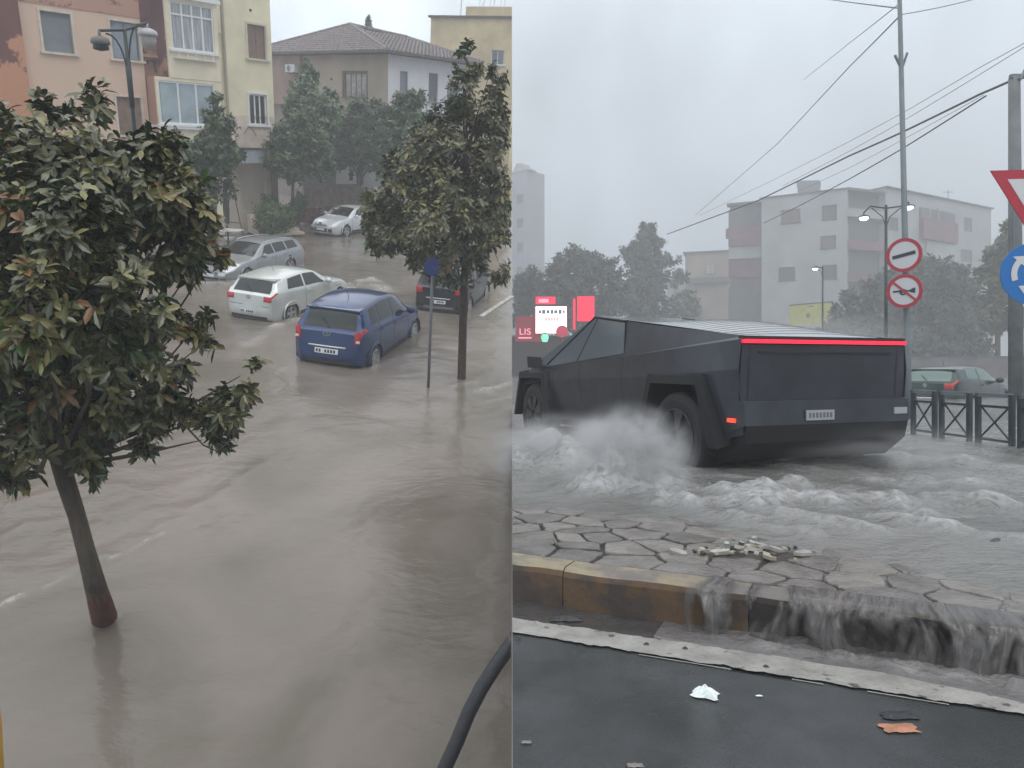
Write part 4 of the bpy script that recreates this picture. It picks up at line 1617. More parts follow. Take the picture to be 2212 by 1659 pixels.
    # wheels in real arches, with a lip round each
    for s in (1, -1):
        for c in wx:
            ww = hw(c)
            mb = MB()
            for q0 in range(14):
                a, b_ = math.pi * q0 / 14 - .25, math.pi * (q0 + 1) / 14 - .25
                R_ = rr + .075
                p = [(xc(c) + R_ * math.cos(v), s * yv, rr + R_ * math.sin(v)) for v in (a, b_) for yv in (ww * .99, ww - .34)]
                mb.quad(p[0], p[2], p[3], p[1])
            mb.add([(xc(c) + (rr + .08) * math.cos(v), s * (ww - .33), rr + (rr + .08) * math.sin(v)) for v in [2 * math.pi * k / 16 for k in range(16)]], [tuple(range(16))])
            mb.build('arch_liner', dark_in, t, local=True)
            mb = MB()
            pts = [(xc(c) + (rr + .062) * math.cos(v), s * (ww * (1.0 if math.sin(v) < .5 else .995) + .004), rr + (rr + .062) * math.sin(v)) for v in [math.pi * (k / 18) for k in range(-1, 20)]]
            mb.tube(pts, .020, 6)
            mb.build('arch_lip', pm, t, smooth=True, local=True)
            Mw = Matrix.Translation((xc(c), s * (ww - .085), rr)) @ Matrix.Rotation(R(-90 * s), 4, 'X')
            wh = MB().lathe([(rr * .66, .075), (rr * .9, .085), (rr * .98, .06), (rr, .03), (rr, -.06), (rr * .97, -.09), (rr * .6, -.1)], 28, Mw).build('wheel', tyre_m, t, smooth=True, local=True)
            mb = MB()
            mb.lathe([(rr * .70, .078), (rr * .66, .082), (rr * .62, .05), (rr * .60, .0)], 28, Mw)
            mb.lathe([(.0, .062), (.05, .062), (.065, .05), (.065, .02)], 14, Mw)
            nsp = S.get('spokes', 5)
            for k in range(nsp):
                q = 2 * math.pi * k / nsp + .3
                d, e = Vector((math.cos(q), math.sin(q), 0)), Vector((-math.sin(q), math.cos(q), 0))
                w_ = S.get('spw', .035)
                pts = [d * .04 + e * w_, d * (rr * .64) + e * w_ * 1.15, d * (rr * .64) - e * w_ * 1.15, d * .04 - e * w_]
                vv = [Mw @ (p + Vector((0, 0, .058 + .012 * (i in (1, 2))))) for i, p in enumerate(pts)] + [Mw @ (p + Vector((0, 0, .03))) for p in pts]
                mb.add(vv, [(0, 1, 2, 3), (4, 5, 6, 7), (0, 1, 5, 4), (1, 2, 6, 5), (2, 3, 7, 6), (3, 0, 4, 7)])
            mb.build('rim', rim_m, wh, smooth=False, local=True)
            MB().lathe([(0, .015), (rr * .62, .015)], 20, Mw).build('hub_shade', dark_in, wh, local=True)
    # doors, sills, mirrors
    for s in (1, -1):
        for x in S['seams']:
            mb = MB()
            for k in range(14):
                j0, j1 = 3.5 + (NB + .8 - 3.5) * k / 14, 3.5 + (NB + .8 - 3.5) * (k + 1) / 14
                mb.quad(rp(x - .006, j0, .003, s), rp(x + .006, j0, .003, s), rp(x + .006, j1, .003, s), rp(x - .006, j1, .003, s))
            mb.build('door_seam', dark_in, t, local=True)
        for x in S.get('handles', []):
            c = rp(x, NB - 1.3, .02, s)
            MB().box(c, (.19, .03, .028)).build('door_handle', pm if not S.get('hblack') else black_p, t, local=True)
        xm = S['mirror']
        c = rp(xm, NB + .3, .0, s)
        mb = MB()
        mb.tube([c - Vector((0, s * .02, 0)), c + Vector((0, s * .09, .04))], .02, 6)
        Mm = Matrix.Translation(c + Vector((0, s * .15, .07))) @ Matrix.Rotation(R(90), 4, 'Y')
        mb.lathe([(0, -.05), (.07, -.045), (.095, 0), (.085, .05), (0, .06)], 14, Mm @ Matrix.Scale(1.25, 4, (0, 1, 0)))
        mb.build('door_mirror', pm, t, smooth=True, local=True)
        patch('sill', [(S['wf'] + rr + .12, 2.2), (S['wrx'] - rr - .12, 2.2), (S['wrx'] - rr - .12, 3.6), (S['wf'] + rr + .12, 3.6)], S.get('sillm', black_p), s, off=.004, nx=4, ny=3)
    # tail
    if S.get('rear', True):
        r_ = S['rl']       # y inner, z0, z1, x forward
        for s in (1, -1):
            l_ = tpatch('tail_light', s * r_[0], s * (hw(L) - .004), r_[1], r_[2], red_lens, th=.012)
            patch('lens_side', [(L - r_[3], r_[4]), (L, r_[4] - .15), (L, r_[5]), (L - r_[3] * .45, r_[5])], red_lens, s, off=.01, nx=6, ny=4, par=l_)
            if S.get('rl_white'):
                a, b_, c, d = S['rl_white']
                tpatch('reversing_lens', s * a, s * b_, c, d, clear_lens, off=.024, par=l_, nx=3, nz=2)
        pz = S['plate']
        pl = tpatch('number_plate', -.26, .26, pz, pz + .11, plate_m, off=.014)
        for k in range(7):
            if k == 2:
                continue
            y0 = .21 - .065 * k
            tpatch('letter', y0 - .022, y0 + .022, pz + .022, pz + .088, ink, off=.018, par=pl, nx=1, nz=1)
        if S.get('badge'):
            by, bz, bk = S['badge']
            c = tailp(0, bz, .014)
            Mb = Matrix.Translation(c) @ Matrix.Rotation(R(-90), 4, 'Y')
            mb = MB()
            mb.lathe([(bk, 0), (bk, .012), (bk * .82, .012), (bk * .82, 0)], 22, Mb @ Matrix.Scale(by, 4, (0, 1, 0)))
            if S.get('badge_bars'):
                for (ya, za, yb_, zb_) in S['badge_bars']:
                    mb.tube([c + Vector((-.008, ya * bk, za * bk)), c + Vector((-.008, yb_ * bk, zb_ * bk))], bk * .07, 5)
            mb.build('badge', chrome, t, local=True)
        if S.get('bumper_line'):
            z = S['bumper_line']
            tpatch('tailgate_seam', -hw(L) * .86, hw(L) * .86, z, z + .014, dark_in, off=.004, nz=1)
        if S.get('garnish'):
            z = S['garnish']
            tpatch('garnish', -.42, .42, z, z + .035, chrome if not S.get('garnish_paint') else pm, off=.02, nz=2, th=.01)
        tpatch('lower_valance', -hw(L) * .8, hw(L) * .8, .28, .37, black_p, off=.008, nz=2)
        if S.get('rw'):
            x0 = S['rw'][0]
            mb = MB()
            zz = Zt(x0)
            mb.tube([(xc(S['rw'][1]) - .03, .0, Zt(S['rw'][1]) + .03), (xc((x0 + S['rw'][1]) / 2) - .02, .22, Zt((x0 + S['rw'][1]) / 2) + .03)], .01, 5)
            mb.build('wiper', black_p, t, local=True)
        if S.get('spoiler'):
            x0 = S['spoiler']
            mb = MB()
            P = ring(x0)
            we = P[NG][0] * .96
            zt_ = Zt(x0) + .012
            mb.prism([(xc(x0) + .18, -we, zt_ - .01), (xc(x0) - .10, -we, zt_ - .015), (xc(x0) - .10, -we, zt_ - .045), (xc(x0) + .12, -we, zt_ - .06)], (0, 2 * we, 0))
            mb.build('spoiler', pm, t, local=True)
        c = rp(S.get('aer', L * .72), m - 1.01, 0)
        MB().tube([(c.x, 0, c.z - .01), (c.x - .10, 0, c.z + .16)], .006, 5).build('aerial', black_p, t, local=True)
    # nose
    if S.get('front'):
        f_ = S['front']
        gr = tpatch('grille', -f_['g'][0], f_['g'][0], f_['g'][1], f_['g'][2], black_p, off=.012, front=True, nz=3)
        for k in range(3):
            z = f_['g'][1] + (f_['g'][2] - f_['g'][1]) * (k + .5) / 3
            tpatch('grille_bar', -f_['g'][0] * .95, f_['g'][0] * .95, z - .008, z + .008, chrome, off=.022, front=True, par=gr, nz=1)
        lo = tpatch('lower_grille', -f_['lg'][0], f_['lg'][0], f_['lg'][1], f_['lg'][2], dark_in, off=.014, front=True, nz=3)
        for s in (1, -1):
            tpatch('side_intake', s * (f_['lg'][0] + .05), s * (f_['lg'][0] + .28), f_['lg'][1], f_['lg'][2] - .02, black_p, off=.012, front=True, nz=3)
            h_ = f_['hl']
            hl = patch('headlight', [(.02, NB - 1.7), (h_, NB + .2), (h_ * .95, NG + 1.2), (.02, NG + 1.4)], clear_lens, s, off=.012, nx=8, ny=6)
            tpatch('lens_front', s * .42, s * hw(0), Zt(0) - .14, Zt(0) - .03, clear_lens, off=.012, front=True, par=hl, nz=3)
        pl = tpatch('number_plate', -.26, .26, f_['plate'], f_['plate'] + .11, plate_m, off=.03, front=True)
        c = tailp(0, f_['g'][2] + .055, .014, True)
        mb = MB()
        mb.lathe([(.055, 0), (.055, .012), (0, .014)], 18, Matrix.Translation(c) @ Matrix.Rotation(R(90), 4, 'Y') @ Matrix.Scale(1.7, 4, (0, 1, 0)))
        mb.build('badge', chrome, t, local=True)
        for s in (1, -1):
            c = rp(S['ws'][0] + .05, m - 2.2, .02, s)
            MB().tube([c, c + Vector((-.25, s * .22 - .1, .12))], .01, 5).build('wiper', black_p, t, local=True)
    if S.get('rails'):
        for s in (1, -1):
            mb = MB()
            pts = [rp(x, NG + .35, .05, s) for x in [S['rails'][0] + (S['rails'][1] - S['rails'][0]) * k / 10 for k in range(11)]]
            pts = [rp(S['rails'][0] - .02, NG + .35, 0, s)] + pts + [rp(S['rails'][1] + .02, NG + .35, 0, s)]
            mb.tube(pts, .02, 6)
            mb.build('roof_rail', chrome, t, local=True)
    return t


VW_BARS = [(-.45, .55, 0, -.1), (0, -.1, .45, .55), (-.65, .15, -.25, -.7), (-.25, -.7, 0, -.2), (0, -.2, .25, -.7), (.25, -.7, .65, .15)]
HATCH_SMALL = dict(L=3.78, W=1.70, tail=.10, nose=.26, wf=.74, wrx=3.20, wr=.30, clear=.17, tumble=.26,
                   top=[(0, .62), (.15, .78), (.45, .90), (.90, 1.00), (1.02, 1.04), (1.45, 1.34), (1.85, 1.50), (2.4, 1.535), (3.0, 1.50), (3.36, 1.44), (3.47, 1.385), (3.70, 1.03), (3.78, .96)],
                   belt=[(0, .60), (.6, .86), (1.1, .93), (2.4, 1.0), (3.4, 1.05), (3.78, 1.05)],
                   ws=(1.06, 1.78), rw=(3.475, 3.705), sw=[(1.34, 2.15, 2.10, 1.83), (2.22, 2.88, 2.82, 2.17), (2.96, 3.28, 3.18, 2.90)],
                   seams=[1.25, 2.18, 2.95], handles=[2.02, 2.78], mirror=1.42, rl=(.60, .76, 1.02, .26, 8.0, 11.5), plate=.50, badge=(1.5, .93, .055),
                   badge_bars=[(-.5, .15, .5, .15), (0, -.7, 0, .6)], bumper_line=.62, garnish=.635, garnish_paint=False, rl_white=(.64, .72, .79, .84), spoiler=3.42, spokes=7, spw=.026, sillm=black_p)
HATCH_MID = dict(L=4.20, W=1.78, tail=.11, nose=.24, wf=.85, wrx=3.43, wr=.32, clear=.17, tumble=.27,
                 top=[(0, .62), (.15, .76), (.55, .90), (1.15, 1.0), (1.30, 1.04), (1.72, 1.28), (2.05, 1.43), (2.6, 1.475), (3.3, 1.44), (3.74, 1.375), (3.83, 1.335), (4.08, 1.02), (4.20, .96)],
                 belt=[(0, .60), (.7, .88), (1.3, .95), (2.6, 1.0), (3.8, 1.06), (4.2, 1.04)],
                 ws=(1.34, 2.02), rw=(3.84, 4.09), sw=[(1.62, 2.66, 2.62, 2.07), (2.74, 3.52, 3.36, 2.70)],
                 seams=[1.45, 2.71], handles=[2.52], mirror=1.68, rl=(.50, .80, .96, .26, 8.2, 10.6), plate=.44, badge=(1.0, .90, .06), badge_bars=VW_BARS,
                 bumper_line=.66, spoiler=3.76, spokes=5, spw=.04)
WAGON = dict(L=4.75, W=1.80, tail=.10, nose=.22, wf=.93, wrx=3.62, wr=.32, clear=.17, tumble=.28,
             top=[(0, .60), (.2, .74), (.6, .86), (1.3, .95), (1.42, .99), (1.85, 1.24), (2.2, 1.40), (2.8, 1.455), (3.8, 1.43), (4.35, 1.36), (4.44, 1.32), (4.66, .99), (4.75, .93)],
             belt=[(0, .58), (.8, .84), (1.5, .92), (3.0, .96), (4.3, 1.0), (4.75, 1.0)],
             ws=(1.46, 2.17), rw=(4.45, 4.66), sw=[(1.78, 2.62, 2.58, 2.22), (2.70, 3.42, 3.38, 2.66), (3.50, 4.22, 4.10, 3.46)],
             seams=[1.55, 2.66, 3.46], handles=[2.5, 3.3], mirror=1.82, rl=(.62, .74, .98, .2, 8, 11), plate=.5, rails=(2.3, 4.2),
             front=dict(g=(.34, .50, .60), lg=(.42, .27, .38), hl=.62, plate=.40))
FOCUS = dict(L=4.35, W=1.82, tail=.12, nose=.26, wf=.90, wrx=3.55, wr=.33, clear=.16, tumble=.30,
             top=[(0, .66), (.12, .76), (.5, .90), (1.05, 1.0), (1.20, 1.05), (1.65, 1.29), (2.05, 1.44), (2.6, 1.48), (3.3, 1.44), (3.9, 1.34), (4.2, 1.08), (4.35, .98)],
             belt=[(0, .62), (.7, .88), (1.3, .96), (2.6, 1.02), (3.9, 1.08), (4.35, 1.04)],
             ws=(1.24, 2.0), rw=(3.92, 4.2), sw=[(1.56, 2.36, 2.32, 2.05), (2.44, 3.2, 3.1, 2.40)],
             seams=[1.40, 2.40, 3.30], handles=[2.25, 3.1], mirror=1.62, rl=(.55, .80, 1.0, .25, 8, 11), plate=.5,
             front=dict(g=(.40, .66, .70), lg=(.40, .32, .52), hl=.58, plate=.40))
SUV = dict(L=4.2, W=1.82, tail=.10, nose=.22, wf=.86, wrx=3.42, wr=.35, clear=.22, tumble=.25,
           top=[(0, .74), (.15, .88), (.55, 1.02), (1.10, 1.12), (1.22, 1.16), (1.62, 1.44), (2.0, 1.60), (2.6, 1.65), (3.4, 1.62), (3.86, 1.56), (3.95, 1.50), (4.12, 1.12), (4.20, 1.06)],
           belt=[(0, .72), (.7, .98), (1.3, 1.06), (2.6, 1.1), (3.8, 1.14), (4.2, 1.12)],
           ws=(1.26, 1.98), rw=(3.95, 4.12), sw=[(1.55, 2.3, 2.26, 2.03), (2.38, 3.02, 2.98, 2.34), (3.10, 3.58, 3.46, 3.06)],
           seams=[1.38, 2.34, 3.05], handles=[2.2, 2.95], mirror=1.58, rl=(.56, .88, 1.06, .28, 8, 11), plate=.56, badge=(1.0, 1.0, .06), bumper_line=.80, garnish=.71, spokes=5, spw=.04, rails=(2.1, 3.7))

SINK = -.23


def place(anchor_px, rear_right_local, rz, spec, z=SINK, left=True):
    """car origin so that a local ground point falls on the line of sight"""
    p = sq(*anchor_px) if left else av(*anchor_px)
    v = Matrix.Rotation(rz, 3, 'Z') @ Vector(rear_right_local)
    return (p.x - v.x, p.y - v.y, z)


p_blue = paint('paint_blue', (.004, .036, .140), .2, .20)
p_silver = paint('paint_silver', (.62, .65, .63), .4, .3)
p_silver2 = paint('paint_silver_cool', (.34, .355, .38), .45, .3)
p_white = paint('paint_pale_silver', (.78, .81, .84), .35, .3)
p_black = paint('paint_black_plum', (.009, .007, .011), .0, .35)
HATCH_MID_S = dict(HATCH_MID)

a_b = R(78)
make_car('hatchback_car', 'small blue hatchback standing in the water beside the post of the blue round sign', place((788, 799), (-1.85 * 1.15, -.80 * 1.21, 0), a_b, HATCH_SMALL), a_b, HATCH_SMALL, p_blue, k=(1.15, 1.21, 1.17))
a_g = R(72.5)
make_car('hatchback_car', 'pale silver three-door hatchback with red tail lights driving past the small blue hatchback', place((594, 698), (-2.08 * 1.05, -.82 * 1.05, 0), a_g, HATCH_MID), a_g, HATCH_MID, p_silver, k=1.05)
a_w = R(252)
make_car('estate_car', 'silver grey estate car facing the viewer behind the pale silver hatchback', place((503, 606), (2.25, .85, 0), a_w, WAGON, z=-.30), a_w, WAGON, p_silver2)
a_f = R(247)
make_car('hatchback_car', 'bright silver hatchback facing the viewer at the far kerb near the motor scooters', place((727, 513), (2.10, .85, 0), a_f, FOCUS, z=-.08), a_f, FOCUS, p_white)
a_k = R(80)
make_car('small_suv', 'black high-tailed car half hidden behind the tall magnolia trunk', place((894, 668), (-2.08, .86, 0), a_k, SUV, z=-.25), a_k, SUV, p_black)
a_p = R(250)
make_car('parked_car', 'pale car far up the street with only its roof and windows showing', tuple(sqd(862, 436, 44).xy) + (.1,), a_p, FOCUS, p_white)

# ================================================================== THE AVENUE: road, kerb, median
K0 = Vector((0.0, 3.52, 0))
KE = Vector((1.76, 2.70 - 3.52, 0)).normalized()
KN = Vector((-KE.y, KE.x, 0))          # into the median, away from the eye


def kp(s, d, z=0.0):
    return K0 + KE * s + KN * d + Vector((0, 0, z))


def kinv(x, y):
    v = Vector((x, y, 0)) - K0
    return v.dot(KE), v.dot(KN)


asph = mat('wet_asphalt', (.046, .050, .053), .30, noise_amt=.45, nscale=1.6, detail=12, bump=.35, bscale=140, spec=.35, rvar=(.16, .5, 1.3))
gutter_m = mat('wet_gutter', (.060, .056, .055), .22, noise_amt=.35, nscale=3, bump=.25, bscale=25, spec=.4)
mb = MB()
for i in range(24):
    for j in range(16):
        x0, x1 = .002 + 14 * (i / 24), .002 + 14 * ((i + 1) / 24)
        f = lambda x, j: 3.62 - .466 * x - 12 * (1 - j / 16)
        mb.quad((x0, f(x0, j), 0), (x1, f(x1, j), 0), (x1, f(x1, j + 1), 0), (x0, f(x0, j + 1), 0))
tag(mb.build('road', asph), kind='structure')
# the ground under the far carriageway, to the horizon
mb = MB()
mb.quad((.002, 3.5, -.02), (12, -2.1, -.02), (205, 205, -.02), (.002, 205, -.02))
tag(mb.build('ground', mat('far_ground', (.12, .12, .12), .7)), kind='structure')
# edge of the raised avenue above the square
mb = MB()
mb.quad((.0015, -8, -.001), (.0015, 26, -.001), (.0015, 26, -9), (.0015, -8, -9))
tag(mb.build('embankment', mat('embankment', (.2, .2, .2), .8), fix=False), kind='structure')
# gutter channel between kerb and edge line
mb = MB()
for i in range(30):
    s0, s1 = -.02 + i * .12, -.02 + (i + 1) * .12
    a0 = .32 + .012 * noise.noise(Vector((s0 * 3, 0, 0)))
    a1 = .32 + .012 * noise.noise(Vector((s1 * 3, 0, 0)))
    mb.quad(kp(s0, -a0, .004), kp(s1, -a1, .004), kp(s1, 0.02, .004), kp(s0, 0.02, .004))
gt = tag(mb.build('gutter', gutter_m), kind='structure')
cutx(gt, False)

# edge line: old white paint with ragged borders and worn pits
lm = mat('line_paint', (.28, .275, .255), .5, noise_amt=.25, nscale=7, bump=.5, bscale=60)
nt = lm.node_tree
b = nt.nodes['Principled BSDF']
src = b.inputs['Base Color'].links[0].from_socket
tcn = nt.nodes.new('ShaderNodeTexCoord')
nn = nt.nodes.new('ShaderNodeTexNoise')
nn.inputs['Scale'].default_value = 16
nn.inputs['Detail'].default_value = 6
nt.links.new(tcn.outputs['Object'], nn.inputs['Vector'])
rp_ = nt.nodes.new('ShaderNodeValToRGB')
rp_.color_ramp.elements[0].position = .62
rp_.color_ramp.elements[1].position = .68
nt.links.new(nn.outputs[0], rp_.inputs[0])
mxx = nt.nodes.new('ShaderNodeMix')
mxx.data_type = 'RGBA'
nt.links.new(rp_.outputs[0], mxx.inputs['Factor'])
nt.links.new(src, mxx.inputs['A'])
mxx.inputs['B'].default_value = (.07, .065, .06, 1)
nt.links.new(mxx.outputs['Result'], b.inputs['Base Color'])
LA, LB = Vector((-.05, 3.27, 0)), Vector((3.2, 3.27 - 3.25 * .412, 0))
LC, LD = Vector((-.05, 3.10, 0)), Vector((3.2, 3.10 - 3.25 * .432, 0))
mb = MB()
N = 220
for i in range(N):
    q0, q1 = i / N, (i + 1) / N

    def P(q, top):
        p = (LA.lerp(LB, q) if top else LC.lerp(LD, q))
        w = .016 * noise.noise(Vector((q * 40, 5 if top else 9, 0))) + .010 * noise.noise(Vector((q * 130, 5 if top else 9, 4)))
        return Vector((p.x, p.y + w, .0085))
    mb.quad(P(q0, 0), P(q1, 0), P(q1, 1), P(q0, 1))
ml_ = tag(mb.build('road_marking', lm), kind='structure')
cutx(ml_, False)
mb = MB()
for q0, q1 in ((.17, .36), (.40, .47), (.55, .60), (.27, .33)):
    for (o0, o1) in ((.010, .018),):
        a, b_ = LC.lerp(LD, q0), LC.lerp(LD, q1)
        mb.quad(a + Vector((0, -o1, .005)), b_ + Vector((0, -o1, .005)), b_ + Vector((0, -o0, .005)), a + Vector((0, -o0, .005)))
tag(mb.build('road_marking', lm), kind='structure')

# kerb of separate stones, old orange paint coming off
kerb_p = peel('kerb_paint', (.105, .064, .034), (.050, .040, .035), .44, 4.5, soft=.14)
kerb_w = peel('kerb_wet', (.030, .025, .023), (.016, .014, .014), .5, 8)
kerb_t = peel('kerb_paint_pale', (.255, .22, .15), (.15, .137, .13), .40, 5, soft=.16)
kb_ = thing('kerb', 'k', 'k', (0, 0, 0))
del kb_['label'], kb_['category']
kb_['kind'] = 'structure'
s = -.55
i = 0
while s < 5.5:
    ln = random.uniform(.78, .92)
    t = .17
    hz_ = .182 + random.uniform(-.004, .004)
    dd = random.uniform(-.006, .006)
    mb = MB()
    prof = [(0, -.02), (0, hz_ - .035), (.010, hz_ - .012), (.034, hz_), (t, hz_), (t, -.02)]
    nseg = 7
    pts = []
    for a in range(nseg + 1):
        ss = s + .002 + (ln - .004) * a / nseg
        for (d, z) in prof:
            j = .006 * noise.noise(Vector((ss * 5, d * 9, z * 9)))
            pts.append(kp(ss, d + dd + j, z + j))
    n_ = len(prof)
    fs = []
    ms = []
    for a in range(nseg):
        for c in range(n_ - 1):
            mb.add([pts[a * n_ + c], pts[(a + 1) * n_ + c], pts[(a + 1) * n_ + c + 1], pts[a * n_ + c + 1]], [(0, 1, 2, 3)], 1 if c >= 2 else 0)
    mb.add([pts[c] for c in range(n_)], [tuple(range(n_))], 0)
    mb.add([pts[nseg * n_ + c] for c in range(n_)], [tuple(range(n_))], 0)
    o = mb.build('kerb_stone', [kerb_w if .95 < s < 3.0 else kerb_p, kerb_t], kb_, fix=False)
    if s < .1:
        cutx(o, False)
    s += ln
    i += 1

# median: mortar bed and irregular flat stones
med = mat('mortar_dark', (.095, .084, .076), .6, noise_amt=.4, nscale=9, bump=.5, bscale=60)
mdo = MB()
mdo.add([kp(-1.7, .17, -.02), kp(9, .17, -.02), kp(9, 2.6, -.02), kp(-1.2, 2.6, -.02), kp(-1.7, .17, .15), kp(9, .17, .15), kp(9, 2.4, .15), kp(-1.2, 2.4, .15)],
        [(4, 5, 6, 7), (0, 1, 5, 4), (2, 3, 7, 6), (1, 2, 6, 5), (3, 0, 4, 7)])
mo = tag(mdo.build('median_pavement', med), kind='structure')
cutx(mo, False)
stone_ms = [mat('paving_stone_a', (.165, .152, .142), .26, noise_amt=.28, nscale=6, bump=.35, bscale=45),
            mat('paving_stone_b', (.130, .120, .113), .26, noise_amt=.3, nscale=6, bump=.35, bscale=45),
            mat('paving_stone_c', (.185, .170, .152), .26, noise_amt=.25, nscale=6, bump=.35, bscale=45)]


def clip_poly(poly, p, n):
    out_ = []
    for i in range(len(poly)):
        a, b_ = poly[i], poly[(i + 1) % len(poly)]
        da, db = (a - p).dot(n), (b_ - p).dot(n)
        if da <= 0:
            out_.append(a)
        if da * db < 0:
            out_.append(a.lerp(b_, da / (da - db)))
    return out_


rs = random.Random(11)
seeds = []
cs, cd = .27, .20
for i in range(-6, 17):
    for j in range(0, 11):
        seeds.append(Vector((i * cs + (j % 2) * cs * .5 + rs.uniform(-.10, .10), .29 + j * cd + rs.uniform(-.07, .07), 0)))
rub_c = kinv(*av(1600, 1190, .18).xy)
for c in seeds:
    if not (-1.6 < c.x < 4.2):
        continue
    wp = kp(c.x, c.y)
    if wp.x < -.25:
        continue
    if (c.x - rub_c[0]) ** 2 / .22 ** 2 + (c.y - rub_c[1]) ** 2 / .14 ** 2 < 1 and rs.random() < .8:
        continue
    poly = [Vector((c.x - .5, c.y - .5, 0)), Vector((c.x + .5, c.y - .5, 0)), Vector((c.x + .5, c.y + .5, 0)), Vector((c.x - .5, c.y + .5, 0))]
    for o_ in seeds:
        if o_ is c or (o_ - c).length > .9:
            continue
        n = (o_ - c).normalized()
        poly = clip_poly(poly, (o_ + c) / 2 - n * rs.uniform(.005, .014), n)
        if len(poly) < 3:
            break
    if len(poly) < 3:
        continue
    poly = clip_poly(poly, Vector((0, .19, 0)), Vector((0, -1, 0)))
    if len(poly) < 3:
        continue
    cen = sum(poly, Vector()) / len(poly)
    # rounded, uneven outline
    fine = []
    for i in range(len(poly)):
        a, b_ = poly[i], poly[(i + 1) % len(poly)]
        if (b_ - a).length < .03:
            fine.append((a + b_) / 2)
            continue
        for q in (.07, .35, .65, .93):
            p = a.lerp(b_, q)
            fine.append(p + Vector((rs.uniform(-.006, .006), rs.uniform(-.006, .006), 0)))
    ht = rs.uniform(.174, .182)
    tilt = (rs.uniform(-.03, .03), rs.uniform(-.03, .03))
    mb = MB()
    n = len(fine)
    V = []
    for k, (sc, z) in enumerate(((1.0, .13), (1.0, ht - .007), (.975, ht - .001), (.90, ht))):
        for p in fine:
            q = cen + (p - cen) * sc
            zz = z + (tilt[0] * (q.x - cen.x) + tilt[1] * (q.y - cen.y) + .004 * noise.noise(Vector((q.x * 14, q.y * 14, 0))) if k else 0)
            V.append(kp(q.x, q.y, zz))
    V.append(kp(cen.x, cen.y, ht + .002))
    F_ = []
    for k in range(3):
        F_ += [(k * n + i, k * n + (i + 1) % n, (k + 1) * n + (i + 1) % n, (k + 1) * n + i) for i in range(n)]
    F_ += [(3 * n + i, 3 * n + (i + 1) % n, 4 * n) for i in range(n)]
    mb.add(V, F_)
    o = mb.build('paving_stone', rs.choice(stone_ms), mo, smooth=False)
    if wp.x < .4:
        cutx(o, False)
        if len(o.data.polygons) == 0:
            bpy.data.objects.remove(o)


# ------------------------------------------------------------------ flood water of the avenue
def ridge_av(x, y, L_):
    h = f = 0.0
    for pts, w, a, fo in L_:
        best = 9e9
        for i in range(len(pts) - 1):
            ax, ay = pts[i]
            bx, by = pts[i + 1]
            dx, dy = bx - ax, by - ay
            t = max(0, min(1, ((x - ax) * dx + (y - ay) * dy) / (dx * dx + dy * dy + 1e-9)))
            best = min(best, (x - ax - dx * t) ** 2 + (y - ay - dy * t) ** 2)
        if best > 9 * w * w:
            continue
        wob = .85 + .55 * noise.noise(Vector((x * 3.2, y * 3.2, 1))) + (.45 * noise.noise(Vector((x * 9, y * 9, 2))) if a < .15 else .16 * noise.noise(Vector((x * 9, y * 9, 2))))
        g = math.exp(-best / (w * w)) * max(0, wob)
        h += a * g
        f += fo * g
    return h, f


def A(*pp):
    return [tuple(av(px, py, .2).xy) for px, py in pp]


AW = [(A((1320, 1055), (1360, 1048), (1405, 1050)), .30, .19, 1.2),
      (A((1290, 1065), (1340, 1060)), .14, .10, 1.0),
      (A((1115, 1000), (1180, 990), (1260, 1010)), .32, .27, .9),
      (A((1440, 1085), (1500, 1090), (1570, 1085), (1660, 1075)), .14, .08, .9),
      (A((1560, 1065), (1650, 1060), (1720, 1050)), .12, .09, .9),
      (A((1640, 1100), (1720, 1085), (1790, 1095)), .13, .09, .8),
      (A((1700, 1120), (1800, 1135), (1880, 1150)), .10, .06, .8),
      (A((1780, 1085), (1900, 1085), (2000, 1110)), .12, .07, .7),
      (A((1960, 1090), (2060, 1080), (2160, 1090)), .14, .06, .5),
      (A((1890, 1120), (1990, 1140), (2040, 1150)), .09, .05, .7),
      (A((1560, 1110), (1640, 1130), (1740, 1150)), .10, .045, .5),
      (A((2050, 1150), (2150, 1170), (2212, 1180)), .09, .04, .6),
      (A((1900, 985), (1960, 1000), (2060, 1000)), .20, .05, .7),
      (A((1880, 1040), (1990, 1045), (2100, 1050)), .16, .05, .4),
      (A((2080, 1000), (2160, 1010), (2260, 1030)), .25, .04, .3)]


def av_base(x, y):
    s, d = kinv(x, y)
    h = .148 + .052 * smoothstep(.75, 1.9, d) + .030 * smoothstep(1.35, 2.6, s) * (1 - smoothstep(1.2, 2.0, d)) \
        + .026 * smoothstep(.5, 1.1, s) * smoothstep(.25, .9, d) * (1 - smoothstep(1.2, 2.0, d))
    return h, s, d


def av_h(x, y):
    h, s, d = av_base(x, y)
    act = smoothstep(1.1, 2.2, d) * (1 - .6 * smoothstep(9, 22, y)) * smoothstep(60, 25, y)
    act = max(act, 0.10)
    r = ridge_av(x, y, AW)[0] if y < 14 else 0
    a = noise.noise(Vector((x * 1.3, y * 2.0, 0))) * .042 + noise.noise(Vector((x * 3.3 + 3, y * 5.2, 4))) * .028
    a += noise.noise(Vector((x * 9, y * 13, 7))) * .008 if y < 14 else 0
    return h + a * act + r * 1.0


def av_f(x, y, h):
    b0, s, d = av_base(x, y)
    r = ridge_av(x, y, AW)[1] if y < 14 else 0
    c = (noise.noise(Vector((x * 2.2, y * 3.6, 4.5))) + .25) * smoothstep(1.5, 2.3, d) * smoothstep(16, 6, y) * .5
    return max(0, min(1, r + max(0, (h - b0 - .02) * 9) * smoothstep(1.2, 2.0, d) * .55 + c))


